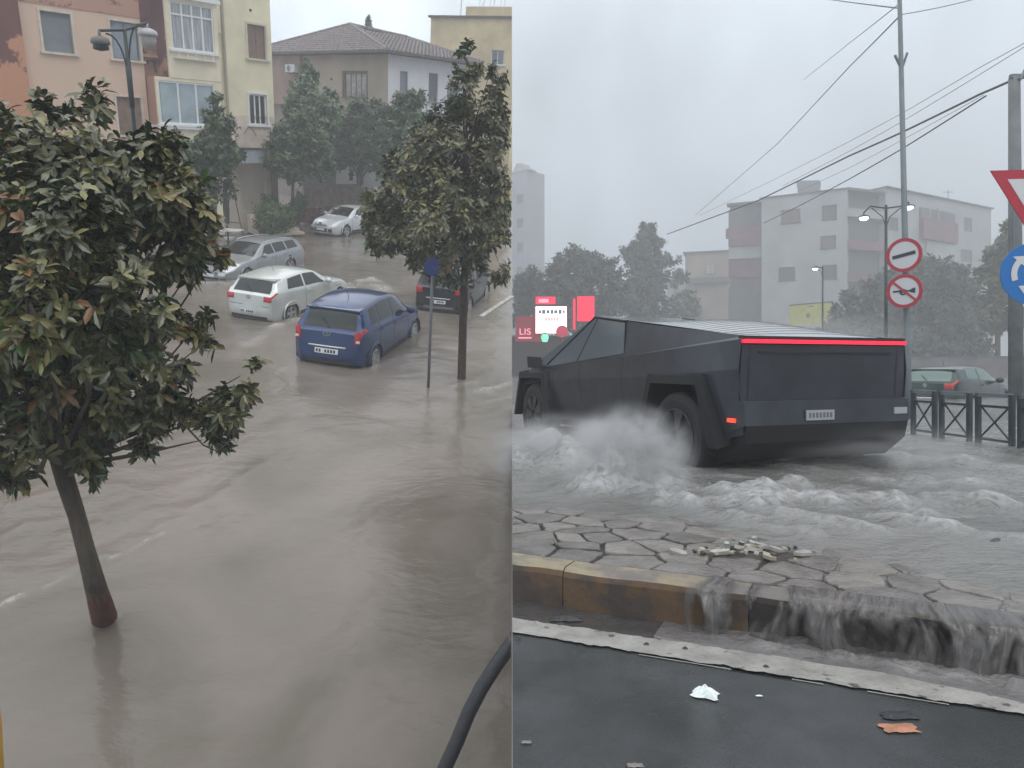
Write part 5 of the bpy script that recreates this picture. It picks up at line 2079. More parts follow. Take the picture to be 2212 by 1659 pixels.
avw = water_mat('flood_water_grey', (.115, .115, .110), (.175, .175, .168), .20,
                [(3.5, .04, (1, 1.5, 1), 20), (13, .014, (1, 1.8, 1), 0), (45, .004, (1, 1.3, 1), 0)], foam=(.36, .365, .37), nscale=.8)
vs, fs, foam = [], [], []
Ds = []
D_ = .03
while D_ < 110:
    Ds.append(D_)
    D_ += max(.022, .011 * (D_ + 1.2)) if D_ < 12 else .06 * D_
NC = 250
for D_ in Ds:
    for c in range(NC + 1):
        x = .002 + (c / NC) * (2.9 + .85 * D_)
        y = 3.52 - .466 * x + .19 + D_
        h = av_h(x, y)
        vs.append((x, y, h))
        foam.append(av_f(x, y, h))
for r_ in range(len(Ds) - 1):
    for c in range(NC):
        a = r_ * (NC + 1) + c
        fs.append((a, a + 1, a + NC + 2, a + NC + 1))
me = bpy.data.meshes.new('water')
me.from_pydata(vs, [], fs)
me.materials.append(avw)
me.polygons.foreach_set('use_smooth', [True] * len(me.polygons))
at_ = me.attributes.new('foam', 'FLOAT', 'POINT')
at_.data.foreach_set('value', foam)
o = bpy.data.objects.new('water', me)
COL.objects.link(o)
INV[o.name] = Matrix.Identity(4)
tag(o, kind='structure')

# water pouring over the kerb: ribbons of uneven width with dark gaps between them
fall_m = mat('falling_water', (.20, .19, .19), .25, noise_amt=.45, nscale=14, stretch=(1, 1, .25), bump=.6, bscale=40, spec=.5, col2=(.105, .098, .095))
froth = mat('froth', (.42, .41, .41), .45, noise_amt=.4, nscale=18, bump=.8, bscale=60)
vs, fs, uv = [], [], []
NSF, NQF = 420, 16
for i in range(NSF + 1):
    s = .86 + 3.0 * i / NSF
    st = noise.noise(Vector((s * 6, 0, 1))) + .6 * noise.noise(Vector((s * 17, 0, 5))) + .35 * noise.noise(Vector((s * 43, 0, 9)))
    for j in range(NQF + 1):
        q = j / NQF
        if q < .22:
            d, z = .165 - .165 * (q / .22), .193 + .004 * st
        else:
            u = (q - .22) / .78
            d = -.010 - (.045 + .045 * (st + .5)) * u ** .65 - .010 * noise.noise(Vector((s * 40, u * 5, 2)))
            z = .193 - .187 * u ** 1.45
        vs.append(tuple(kp(s + .010 * math.sin(q * 6 + s * 9), d, z)))
        uv.append((s, q))
for i in range(NSF):
    for j in range(NQF):
        a = i * (NQF + 1) + j
        fs.append((a, a + NQF + 1, a + NQF + 2, a + 1))
me = bpy.data.meshes.new('water_curtain')
me.from_pydata(vs, [], fs)
ul = me.uv_layers.new(name='flow')
for lp_ in me.loops:
    ul.data[lp_.index].uv = uv[lp_.vertex_index]
me.polygons.foreach_set('use_smooth', [True] * len(me.polygons))
fm_ = bpy.data.materials.new('falling_water')
fm_.use_nodes = True
nt = fm_.node_tree
b = nt.nodes['Principled BSDF']
b.inputs['Roughness'].default_value = .22
tcn = nt.nodes.new('ShaderNodeTexCoord')


def fnoise(scale, det=4, dist=.4):
    m_ = nt.nodes.new('ShaderNodeMapping')
    m_.inputs['Scale'].default_value = scale
    nt.links.new(tcn.outputs['UV'], m_.inputs[0])
    n_ = nt.nodes.new('ShaderNodeTexNoise')
    n_.inputs['Scale'].default_value = 1
    n_.inputs['Detail'].default_value = det
    n_.inputs['Distortion'].default_value = dist
    nt.links.new(m_.outputs[0], n_.inputs['Vector'])
    return n_.outputs[0]


c_ = nt.nodes.new('ShaderNodeValToRGB')
c_.color_ramp.elements[0].position = .36
c_.color_ramp.elements[0].color = (.06, .055, .052, 1)
c_.color_ramp.elements[1].position = .66
c_.color_ramp.elements[1].color = (.120, .112, .107, 1)
nt.links.new(fnoise((26, 2.2, 1), 6), c_.inputs[0])
nt.links.new(c_.outputs[0], b.inputs['Base Color'])
al = nt.nodes.new('ShaderNodeValToRGB')          # gaps where the sheet of water is torn open
al.color_ramp.elements[0].position = .37
al.color_ramp.elements[0].color = (0, 0, 0, 1)
al.color_ramp.elements[1].position = .53
al.color_ramp.elements[1].color = (1, 1, 1, 1)
sp_x = nt.nodes.new('ShaderNodeSeparateXYZ')
nt.links.new(tcn.outputs['UV'], sp_x.inputs[0])
gx = nt.nodes.new('ShaderNodeMapRange')
gx.inputs['From Min'].default_value = .6
gx.inputs['From Max'].default_value = 1.25
gx.inputs['To Min'].default_value = -.16
gx.inputs['To Max'].default_value = -.012
nt.links.new(sp_x.outputs[0], gx.inputs[0])
ad = nt.nodes.new('ShaderNodeMath')
nt.links.new(fnoise((8.5, .9, 1), 3, .6), ad.inputs[0])
nt.links.new(gx.outputs[0], ad.inputs[1])
nt.links.new(ad.outputs[0], al.inputs[0])
nt.links.new(al.outputs[0], b.inputs['Alpha'])
bp = nt.nodes.new('ShaderNodeBump')
bp.inputs['Distance'].default_value = .012
nt.links.new(fnoise((45, 3, 1), 4), bp.inputs['Height'])
nt.links.new(bp.outputs[0], b.inputs['Normal'])
me.materials.append(fm_)
wf_ = bpy.data.objects.new('water_curtain', me)
COL.objects.link(wf_)
tag(wf_, 'muddy water pouring in ribbons over the painted kerb into the gutter', 'waterfall', kind='stuff')

# froth where it lands, and a thin run of water in the gutter
vs, fs, foam = [], [], []
NS, ND = 190, 34
for i in range(NS + 1):
    s = .75 + 3.6 * i / NS
    for j in range(ND + 1):
        q = j / ND
        reach = .20 + .20 * smoothstep(1.4, 3.0, s) + .03 * noise.noise(Vector((s * 4, 0, 2)))
        d = .0 - reach * q
        amp = smoothstep(.75, 1.3, s) * (1 - q ** 2)
        h = .010 + amp * (.012 + .024 * max(0, noise.noise(Vector((s * 14, d * 16, 3)))) + .012 * noise.noise(Vector((s * 34, d * 38, 8))))
        h += .035 * amp * math.exp(-((d + .14) / .05) ** 2) * max(0, .5 + noise.noise(Vector((s * 9, 3, 1))))
        h = h if q < .97 else .0055
        vs.append(tuple(kp(s, d, max(h, .0055))))
        foam.append(min(1, max(0, amp * (1.1 * math.exp(-((d + .16) / .07) ** 2) * (.6 + noise.noise(Vector((s * 8, 0, 5)))) + .35 * noise.noise(Vector((s * 9, d * 12, 6)))))))
for i in range(NS):
    for j in range(ND):
        a = i * (ND + 1) + j
        fs.append((a, a + 1, a + ND + 2, a + ND + 1))
me = bpy.data.meshes.new('water')
me.from_pydata(vs, [], fs)
me.materials.append(water_mat('gutter_water', (.09, .085, .085), (.14, .13, .13), .14, [(20, .012, (1, 1, 1), 0), (60, .004, (1, 1, 1), 0)], foam=(.34, .335, .33), nscale=3))
me.polygons.foreach_set('use_smooth', [True] * len(me.polygons))
at_ = me.attributes.new('foam', 'FLOAT', 'POINT')
at_.data.foreach_set('value', foam)
o = bpy.data.objects.new('water', me)
COL.objects.link(o)
tag(o, kind='structure')


def blobs(name, label, spots, seed, matl, cat='splash', sub=1):
    """thrown water: many irregular lumps and droplets"""
    r_ = random.Random(seed)
    ico = bmesh.new()
    bmesh.ops.create_icosphere(ico, subdivisions=sub, radius=1)
    iv = [v.co.copy() for v in ico.verts]
    if_ = [tuple(v.index for v in f.verts) for f in ico.faces]
    ico.free()
    mb = MB()
    for (c, rad, n, size) in spots:
        for k in range(n):
            q = Vector((r_.gauss(0, .5), r_.gauss(0, .5), abs(r_.gauss(0, .5))))
            p = Vector(c) + Vector((q.x * rad[0], q.y * rad[1], q.z * rad[2]))
            sz = size * r_.uniform(.3, 1.0) * max(.25, 1 - q.length * .45)
            st = Vector((r_.uniform(.7, 1.5), r_.uniform(.7, 1.5), r_.uniform(.5, 1.2)))
            ph = r_.uniform(0, 50)
            mb.add([p + Vector((v.x * st.x, v.y * st.y, v.z * st.z)) * sz * (1 + .35 * noise.noise(v * 2.2 + Vector((ph, 0, 0)))) for v in iv], if_)
    o = mb.build(name, matl, smooth=True, fix=False)
    return tag(o, label, cat, kind='stuff')


splash_m = mat('white_water', (.42, .43, .44), .5, noise_amt=.2, nscale=9, bump=.5, bscale=40)
sp1 = av(1362, 1055, .2)
sp0 = av(1190, 1010, .2)
blobs('water_splash', 'grey white splash thrown up beside the rear wheel of the dark pickup truck',
      [(sp1 + Vector((0, .05, .10)), (.26, .14, .20), 70, .020), (sp1 + Vector((.02, .0, .28)), (.24, .12, .24), 90, .010), (sp1 + Vector((.1, -.1, .0)), (.5, .2, .10), 70, .014),
       (sp1 + Vector((0, -.05, .15)), (.45, .3, .4), 120, .005)], 3, splash_m)
blobs('water_splash', 'low froth thrown up along the front half of the dark pickup truck',
      [(sp0 + Vector((-.0, .1, .03)), (.30, .2, .12), 60, .016), (sp0 + Vector((.25, .1, .03)), (.4, .2, .10), 60, .014)], 4, splash_m)


def spray(name, label, c, r, dens, scale, seed, col=(.80, .81, .82)):
    """a puff of fine spray: a closed lump whose inside thins out towards its edge"""
    m = bpy.data.materials.new(name)
    m.use_nodes = True
    nt = m.node_tree
    nt.nodes.clear()
    o_ = nt.nodes.new('ShaderNodeOutputMaterial')
    v_ = nt.nodes.new('ShaderNodeVolumePrincipled')
    v_.inputs['Color'].default_value = (*col, 1)
    t_ = nt.nodes.new('ShaderNodeTexCoord')
    ln_ = nt.nodes.new('ShaderNodeVectorMath')
    ln_.operation = 'LENGTH'
    nt.links.new(t_.outputs['Object'], ln_.inputs[0])
    mr_ = nt.nodes.new('ShaderNodeMapRange')
    mr_.interpolation_type = 'SMOOTHSTEP'
    mr_.inputs['From Min'].default_value = 1.0
    mr_.inputs['From Max'].default_value = .15
    nt.links.new(ln_.outputs['Value'], mr_.inputs[0])
    n_ = nt.nodes.new('ShaderNodeTexNoise')
    n_.inputs['Scale'].default_value = scale
    n_.inputs['Detail'].default_value = 4
    mp_ = nt.nodes.new('ShaderNodeMapping')
    mp_.inputs['Location'].default_value = (seed, seed, 0)
    nt.links.new(t_.outputs['Object'], mp_.inputs[0])
    nt.links.new(mp_.outputs[0], n_.inputs['Vector'])
    m2 = nt.nodes.new('ShaderNodeMapRange')
    m2.inputs['From Min'].default_value = .38
    m2.inputs['From Max'].default_value = .62
    nt.links.new(n_.outputs[0], m2.inputs[0])
    mm = nt.nodes.new('ShaderNodeMath')
    mm.operation = 'MULTIPLY'
    nt.links.new(mr_.outputs[0], mm.inputs[0])
    nt.links.new(m2.outputs[0], mm.inputs[1])
    m3 = nt.nodes.new('ShaderNodeMath')
    m3.operation = 'MULTIPLY'
    m3.inputs[1].default_value = dens
    nt.links.new(mm.outputs[0], m3.inputs[0])
    nt.links.new(m3.outputs[0], v_.inputs['Density'])
    nt.links.new(v_.outputs[0], o_.inputs['Volume'])
    ic = bmesh.new()
    bmesh.ops.create_icosphere(ic, subdivisions=3, radius=1)
    me_ = bpy.data.meshes.new(name)
    ic.to_mesh(me_)
    ic.free()
    me_.materials.append(m)
    o = bpy.data.objects.new(name, me_)
    COL.objects.link(o)
    o.location = c
    o.scale = r
    return tag(o, label, 'spray', kind='stuff')


spray('spray', 'soft puff of grey spray over the froth beside the rear wheel of the truck', sp1 + Vector((-.02, .0, .20)), (.60, .40, .52), 15.0, 3.2, 3)
spray('spray', 'low drifting spray along the front half of the truck', sp0 + Vector((.15, .2, .12)), (.95, .45, .44), 8.0, 2.2, 11)
spray('spray', 'thin veil of mist hanging over the tail of the truck before the far trees', avd(1790, 730, 9.6), (1.5, .6, .42), 1.0, 1.8, 23)
spray('spray', 'thin spray trailing low behind the truck towards the barriers', av(1800, 1010, .2) + Vector((.3, .2, .15)), (1.7, .6, .36), 1.6, 2.2, 17)

# ------------------------------------------------------------------ small things on the near ground
rb = av(1606, 1196, .18)
rub = thing('rubble_pile', 'small heap of broken pale slabs and dark silt on the stone paving', 'rubble', (rb.x, rb.y, .17))
mb = MB()
N = 22
vs = []
for i in range(9):
    for j in range(N):
        q = 2 * math.pi * j / N
        r0 = .31 * i / 8
        x, y = r0 * math.cos(q) * 1.25, r0 * math.sin(q) * .62
        z = .035 * (1 - (i / 8) ** 2) + .012 * noise.noise(Vector((x * 22, y * 22, 1)))
        vs.append((x, y, z - .012))
fs = [(i * N + j, i * N + (j + 1) % N, (i + 1) * N + (j + 1) % N, (i + 1) * N + j) for i in range(8) for j in range(N)]
mb.add(vs, fs)
mb.build('silt', mat('silt_dark', (.045, .038, .030), .55, noise_amt=.5, nscale=25, bump=.8, bscale=80), rub, local=True, smooth=True)
rr_ = random.Random(21)
rub_ms = [mat('slab_pale', (.30, .28, .21), .6, noise_amt=.2, nscale=9), mat('slab_grey', (.28, .27, .25), .6, noise_amt=.3, nscale=9), mat('slab_white', (.38, .37, .33), .6, noise_amt=.15), mat('slab_dark', (.06, .055, .05), .6)]
for k in range(60):
    big = k < 11
    x, y = rr_.gauss(0, .14), rr_.gauss(0, .065)
    w, d, h = (rr_.uniform(.06, .13), rr_.uniform(.03, .07), rr_.uniform(.012, .02)) if big else (rr_.uniform(.015, .04),) * 2 + (rr_.uniform(.01, .02),)
    n = rr_.randint(4, 6)
    M_ = Matrix.Rotation(rr_.uniform(0, 6.3), 3, 'Z') @ Matrix.Rotation(rr_.uniform(-.35, .35), 3, 'X') @ Matrix.Rotation(rr_.uniform(-.3, .3), 3, 'Y')
    poly = [Vector((w / 2 * math.cos(2 * math.pi * a / n + rr_.uniform(-.3, .3)), d / 2 * math.sin(2 * math.pi * a / n + rr_.uniform(-.3, .3)), 0)) for a in range(n)]
    c = Vector((x, y, .012 + .03 * max(0, 1 - (x / .25) ** 2) * rr_.random()))
    MB().prism([M_ @ p + c for p in poly], M_ @ Vector((0, 0, h))).build('stone', rr_.choice(rub_ms if not big else rub_ms[:3]), rub, local=True)


def crumple(name, label, cat, px, py, sx, sy, sz, m, seed, z=0.006, n=9):
    p = av(px, py, z)
    t_ = MB()
    vs = []
    for i in range(n + 1):
        for j in range(n + 1):
            u, v = i / n - .5, j / n - .5
            e = 1 - .35 * noise.noise(Vector((math.atan2(v, u) * 1.3, seed, 0)))
            x, y = u * sx * e, v * sy * e
            zz = sz * max(0, (1 - (2.0 * max(abs(u), abs(v))) ** 2)) * (.55 + .9 * abs(noise.noise(Vector((u * 6, v * 6, seed)))))
            vs.append((x + .1 * sx * noise.noise(Vector((v * 5, seed, 1))), y + .1 * sy * noise.noise(Vector((u * 5, seed, 2))), zz))
    fs = [(i * (n + 1) + j, (i + 1) * (n + 1) + j, (i + 1) * (n + 1) + j + 1, i * (n + 1) + j + 1) for i in range(n) for j in range(n)]
    t_.add(vs, fs)
    o = t_.build(name, m)
    o.location = p
    return tag(o, label, cat)


tis = mat('tissue', (.70, .76, .76), .8, bump=.2, bscale=60)
o = crumple('paper_tissue', 'white crumpled paper tissue lying on the dark asphalt', 'litter', 1522, 1500, .088, .062, .035, tis, 3)
o.rotation_euler.z = -.5
o = crumple('dry_leaf', 'orange brown dry leaf lying on the asphalt', 'leaf', 1945, 1572, .105, .055, .006, mat('leaf_orange', (.38, .17, .10), .6, noise_amt=.25, nscale=20), 8)
p = av(1992, 1572, .006)
o = crumple('dry_leaf', 'dark blackened leaf just behind the orange brown leaf on the asphalt', 'leaf', 1943, 1545, .11, .05, .012, mat('leaf_black', (.012, .014, .018), .4), 5)
o = crumple('wet_rag', 'small dark wet rag against the edge line by the kerb', 'rag', 1222, 1338, .13, .05, .022, mat('rag_dark', (.025, .028, .032), .5), 12, z=.010)
o = crumple('litter_scrap', 'tiny white scrap on the asphalt to the side of the tissue', 'litter', 1640, 1503, .022, .008, .004, tis, 15)
o = crumple('litter_scrap', 'pale grey scrap near the bottom of the asphalt below the kerb start', 'litter', 1137, 1603, .03, .014, .006, stone_ms[2], 17)
o = crumple('litter_scrap', 'pale scrap at the very bottom edge of the asphalt', 'litter', 1372, 1653, .045, .02, .006, stone_ms[2], 19)
for i, (px, py, sc) in enumerate(((1212, 1348, .030), (1396, 1392, .022), (1480, 1401, .02), (1120, 1378, .02), (1655, 1440, .02))):
    crumple('pebble', ['dark pebble touching the wet rag on the edge line', 'dark pebble on the edge line below the orange kerb stone', 'small dark chip further along the edge line',
                       'dark pebble at the start of the edge line', 'dark chip on the edge line below the pouring water'][i], 'pebble', px, py, sc, sc * .7, .010, mat('pebble_dark', (.03, .028, .027), .6), 30 + i, z=.0095, n=5)
rk = av(2150, 1178, .2)
blob_rock = MB()
ico = bmesh.new()
bmesh.ops.create_icosphere(ico, subdivisions=2, radius=1)
blob_rock.add([Vector((v.co.x * .04, v.co.y * .04, v.co.z * .04)) * (1 + .3 * noise.noise(v.co * 1.7)) for v in ico.verts], [tuple(v.index for v in f.verts) for f in ico.faces])
ico.free()
o = blob_rock.build('rock', mat('rock_dark', (.06, .065, .06), .5, noise_amt=.3, nscale=12, bump=.5))
o.location = (rk.x, rk.y, .20)
tag(o, 'dark rock sticking out of the rushing water near the fence side', 'rock')


# ================================================================== the pickup truck
def truck():
    px_, py_ = 2.90, 6.50
    t = thing('pickup_truck', 'dark grey angular pickup truck with a full-width red light bar, wading through the flood', 'pickup truck', (px_, py_, .008), R(110.8))
    T = lambda u, v, z: (5.68 - u, v, z)
    body = mat('truck_steel_dark', (.050, .056, .068), .32, metal=.45, noise_amt=.28, nscale=1.3, spec=.5, bump=.06, bscale=3)
    trim = mat('truck_trim', (.012, .013, .016), .6)
    flare = mat('truck_flare', (.012, .013, .015), .55, spec=.3)
    glass = mat('truck_glass', (.085, .10, .115), .09, spec=.8)
    cover = mat('truck_bed_cover', (.34, .36, .38), .18, spec=.8)
    wu = (1.08, 4.72)
    for s in (1, -1):
        mb = MB()
        # shoulder, crease and sill heights along the side
        sh = lambda u: (.80 + (.98 - .80) * min(1, (u - .06) / 1.2) if u < 1.26 else .98 - .03 * smoothstep(4.6, 5.62, u), .93 + (1.09 - .93) * (u / 1.3) if u < 1.3 else 1.09 + (1.375 - 1.09) * ((u - 1.3) / 4.32))
        cr = lambda u: (min(1.01, .86 + .15 * u / .5) - .03 * smoothstep(5.2, 5.62, u), sh(u)[1] - .16 - .10 * smoothstep(1, 5, u))
        si = lambda u: (.93 - .10 * smoothstep(.5, .05, u), .42 + .12 * smoothstep(5.2, 5.62, u) + .1 * smoothstep(.5, .05, u))
        us = [.08, .35, .50, .70, 1.46, 1.66, 2.3, 3.0, 3.6, 4.14, 4.34, 5.10, 5.30, 5.45, 5.62]

        def arch(u):
            for c in wu:
                d = abs(u - c)
                if d <= .385:
                    return .98
                if d < .585:
                    return .98 - (.98 - .42) * (d - .385) / .2
            return None
        for a, b_ in zip(us[:-1], us[1:]):
            P = []
            for u in (a, b_):
                q = [(*sh(u),), (*cr(u),)]
                lo = si(u)
                P.append((q[0], q[1], lo))
            mb.quad(T(a, s * P[0][0][0], P[0][0][1]), T(b_, s * P[1][0][0], P[1][0][1]), T(b_, s * P[1][1][0], P[1][1][1]), T(a, s * P[0][1][0], P[0][1][1]))
            za, zb = arch(a), arch(b_)
            mid = arch((a + b_) / 2)

            def low(u, z_):
                lo, c_ = si(u), cr(u)
                if z_ is None:
                    return lo
                z_ = max(z_, lo[1])
                if z_ >= c_[1]:
                    return (c_[0], c_[1] - .002)
                f = (z_ - lo[1]) / (c_[1] - lo[1])
                return (lo[0] + (c_[0] - lo[0]) * f, z_)
            la_ = low(a, za if mid is not None else None)
            lb_ = low(b_, zb if mid is not None else None)
            mb.quad(T(a, s * P[0][1][0], P[0][1][1]), T(b_, s * P[1][1][0], P[1][1][1]), T(b_, s * lb_[0], lb_[1]), T(a, s * la_[0], la_[1]))
        mb.build('side_panel', body, t, local=True)
        # sail: windscreen pillar to the tail
        ap = (2.35, .66, 1.79)
        mb = MB()
        mb.quad(T(1.30, s * .98, 1.09), T(*[ap[0], s * ap[1], ap[2]]), T(3.9, s * .80, 1.594), T(3.6, s * .985, 1.243))
        mb.quad(T(3.6, s * .985, 1.243), T(3.9, s * .80, 1.594), T(5.60, s * .90, 1.405), T(5.62, s * .95, 1.375))
        mb.quad(T(2.35, s * .66, 1.79), T(5.60, s * .90, 1.405), T(5.60, s * .84, 1.40), T(2.45, s * .60, 1.785))
        mb.build('sail_panel', body, t, local=True)
        # side window, proud of the sail
        A_, B_, C_ = Vector((1.30, .98, 1.09)), Vector(ap), Vector((3.6, .985, 1.243))
        n_ = (B_ - A_).cross(C_ - A_).normalized()
        if n_.y < 0:
            n_ = -n_

        def on(u, z, off=.006):
            y = A_.y - (n_.x * (u - A_.x) + n_.z * (z - A_.z)) / n_.y
            return T(u + n_.x * off, s * (y + n_.y * off), z + n_.z * off)
        mb = MB()
        pts = [on(1.42, 1.125), on(2.36, 1.755), on(3.30, 1.645), on(3.62, 1.275)]
        mb.add(pts, [(0, 1, 2, 3)])
        w_ = mb.build('side_window', glass, t, local=True)
        mb = MB()
        mb.tube([on(1.36, 1.10, .008), on(2.355, 1.775, .008), on(3.33, 1.66, .008)], .013, 6)
        mb.build('window_frame', trim, w_, local=True)
        mb = MB()
        mb.tube([on(2.42, 1.20, .008), on(2.46, 1.74, .008)], .009, 5)
        mb.build('pillar', trim, w_, local=True)
        # door seams
        for u in (1.75, 2.55, 3.62):
            mb = MB()
            q = [(sh(u)[0] + .004, sh(u)[1] - .01), (cr(u)[0] + .004, cr(u)[1]), (si(u)[0] + .004, si(u)[1] + .04)]
            for k in range(2):
                mb.quad(T(u - .006, s * q[k][0], q[k][1]), T(u + .006, s * q[k][0], q[k][1]), T(u + .006, s * q[k + 1][0], q[k + 1][1]), T(u - .006, s * q[k + 1][0], q[k + 1][1]))
            mb.build('door_seam', trim, t, local=True)
        # angular wheel flares
        for c in wu:
            mb = MB()
            inn = [(-.585, .40), (-.385, .965), (.385, .965), (.585, .40)]
            out_ = [(-.69, .40), (-.46, 1.05), (.46, 1.05), (.70, .40)]
            v0, v1 = 1.0, 1.075
            for k in range(3):
                i0, i1, o0, o1 = inn[k], inn[k + 1], out_[k], out_[k + 1]
                mb.quad(T(c + i0[0], s * v1, i0[1]), T(c + i1[0], s * v1, i1[1]), T(c + o1[0], s * (v1 - .015), o1[1]), T(c + o0[0], s * (v1 - .015), o0[1]))
                mb.quad(T(c + o0[0], s * (v1 - .015), o0[1]), T(c + o1[0], s * (v1 - .015), o1[1]), T(c + o1[0], s * .90, o1[1] + .03), T(c + o0[0], s * .90, o0[1]))
                mb.quad(T(c + i0[0], s * v1, i0[1]), T(c + i1[0], s * v1, i1[1]), T(c + i1[0], s * .82, i1[1]), T(c + i0[0], s * .82, i0[1]))
            mb.build('wheel_flare', flare, t, local=True)
            mb = MB()
            k0 = [T(c + a, s * v, z) for v in (.95, .58) for a, z in inn]
            for k in range(3):
                mb.quad(k0[k], k0[k + 1], k0[k + 5], k0[k + 4])
            mb.add(k0[4:], [(0, 1, 2, 3)])
            mb.build('arch_liner', dark_in, t, local=True)
            Mw = Matrix.Translation(T(c, s * .90, .44)) @ Matrix.Rotation(R(-90 * s), 4, 'X')
            wh = MB().lathe([(.26, .10), (.36, .125), (.42, .12), (.44, .09), (.44, -.10), (.42, -.13), (.25, -.13)], 36, Mw).build('wheel', tyre_m, t, smooth=False, local=True)
            mb = MB()
            mb.lathe([(.285, .118), (.27, .125), (.26, .09), (.0, .085)], 30, Mw)
            for k in range(7):
                q = 2 * math.pi * k / 7
                d, e = Vector((math.cos(q), math.sin(q), 0)), Vector((-math.sin(q), math.cos(q), 0))
                vv = [Mw @ (p + Vector((0, 0, h))) for h in (.085, .128) for p in (d * .06 + e * .03, d * .265 + e * .07, d * .265 - e * .07, d * .06 - e * .03)]
                mb.add(vv, [(4, 5, 6, 7), (0, 1, 5, 4), (1, 2, 6, 5), (2, 3, 7, 6), (3, 0, 4, 7)])
            mb.build('wheel_cover', mat('wheel_cover', (.022, .024, .027), .5), wh, local=True)
        # mirror
        mb = MB()
        mb.tube([T(1.55, s * .97, 1.12), T(1.52, s * 1.06, 1.14)], .025, 6)
        q = [(1.50, 1.06, 1.10), (1.50, 1.24, 1.12), (1.50, 1.25, 1.27), (1.50, 1.08, 1.26)]
        mb.prism([T(u, s * v, z) for u, v, z in q], (.10, 0, 0))
        mb.build('door_mirror', trim, t, local=True)
        # marker lamp and reflector
        mb = MB()
        mb.box(T(5.50, s * .965, .66), (.10, .02, .035))
        mb.build('marker_lamp', mat('marker_red', (.6, .02, .01), .3, emit=(1, .08, .03), estr=1.1), t, local=True)
        if s < 0:
            mb = MB()
            mb.box(T(5.665, s * .84, .72), (.03, .16, .06))
            mb.build('bumper_step', mat('step_grey', (.32, .33, .35), .4), t, local=True)
    # hood, windscreen, roof, bed cover
    mb = MB()
    mb.quad(T(.06, .80, .93), T(.06, -.80, .93), T(1.15, -.90, 1.26), T(1.15, .90, 1.26))
    mb.quad(T(.06, .80, .93), T(1.15, .90, 1.26), T(1.30, .98, 1.09), T(.08, .80, .90))
    mb.quad(T(.06, -.80, .93), T(1.15, -.90, 1.26), T(1.30, -.98, 1.09), T(.08, -.80, .90))
    mb.quad(T(.06, .80, .93), T(.06, -.80, .93), T(.02, -.84, .60), T(.02, .84, .60))
    mb.quad(T(.02, .84, .60), T(.02, -.84, .60), T(.12, -.84, .42), T(.12, .84, .42))
    mb.build('hood', body, t, local=True)
    mb = MB()
    mb.quad(T(1.15, .90, 1.26), T(1.15, -.90, 1.26), T(2.35, -.66, 1.79), T(2.35, .66, 1.79))
    mb.add([T(1.15, .90, 1.26), T(2.35, .66, 1.79), T(1.30, .98, 1.09)], [(0, 1, 2)])
    mb.add([T(1.15, -.90, 1.26), T(2.35, -.66, 1.79), T(1.30, -.98, 1.09)], [(0, 1, 2)])
    mb.build('windscreen', glass, t, local=True)
    mb = MB()
    mb.quad(T(2.35, .66, 1.79), T(2.35, -.66, 1.79), T(3.5, -.70, 1.655), T(3.5, .70, 1.655))
    mb.build('roof_glass', glass, t, local=True)
    mb = MB()
    for i in range(12):
        for j in range(10):
            def q_(a, b_):
                f, g_ = a / 12, b_ / 10
                w = .70 + .14 * f
                return T(3.505 + 2.075 * f, w * (1 - 2 * g_), 1.654 - .256 * f + .085 * math.sin(math.pi * f) ** .8 * math.sin(math.pi * g_))
            mb.quad(q_(i, j), q_(i + 1, j), q_(i + 1, j + 1), q_(i, j + 1))
    bc = mb.build('bed_cover', cover, t, local=True)
    for k in range(1, 16):
        u = 3.55 + 2.0 * k / 16
        z = 1.654 - (u - 3.505) * (.256 / 2.075) + .003
        w = .70 + .14 * (u - 3.505) / 2.075
        f = (u - 3.505) / 2.075
        mj = MB()
        mj.tube([T(u, w * .98 * (1 - 2 * g_ / 10), z + .085 * math.sin(math.pi * f) ** .8 * math.sin(math.pi * g_ / 10)) for g_ in range(11)], .0022, 4)
        mj.build('slat_joint', mat('joint_grey', (.16, .17, .18), .5), bc, local=True)
    # tail: lip, light bar, tailgate, bumper, skirt
    mb = MB()
    mb.box(T(5.60, 0, 1.392), (.10, 1.86, .022))
    mb.build('tail_lip', trim, t, local=True)
    mb = MB()
    mb.box(T(5.628, 0, 1.357), (.05, 1.885, .035))
    mb.build('light_bar', mat('light_bar_red', (.5, .01, .03), .3, emit=(1.0, .03, .07), estr=.75), t, local=True)
    mb = MB()
    mb.quad(T(5.62, .945, 1.330), T(5.62, -.945, 1.330), T(5.60, -.97, .84), T(5.60, .97, .84))
    mb.build('tailgate', body, t, local=True)
    mb = MB()
    mb.box(T(5.628, 0, 1.262), (.02, 1.55, .010))
    mb.build('tailgate_crease', trim, t, local=True)
    mb = MB()
    for v in (.86, -.86):
        mb.quad(T(5.622, v - .005, 1.32), T(5.622, v + .005, 1.32), T(5.607, v + .02, .85), T(5.607, v + .01, .85))
    mb.build('tailgate_seam', trim, t, local=True)
    mb = MB()
    mb.quad(T(5.66, .96, .835), T(5.66, -.96, .835), T(5.67, -.95, .62), T(5.67, .95, .62))
    mb.quad(T(5.60, .97, .84), T(5.60, -.97, .84), T(5.66, -.96, .835), T(5.66, .96, .835))
    mb.quad(T(5.66, .96, .835), T(5.67, .95, .62), T(5.45, .95, .56), T(5.45, .975, .84))
    mb.quad(T(5.66, -.96, .835), T(5.67, -.95, .62), T(5.45, -.95, .56), T(5.45, -.975, .84))
    mb.build('bumper', body, t, local=True)
    mb = MB()
    mb.prism([T(5.67, .94, .618), T(5.60, .90, .46), T(5.30, .82, .26), T(4.9, .80, .22), T(4.9, .85, .60)], (0, -1.88, 0))
    mb.build('rear_skirt', trim, t, local=True)
    mb = MB()
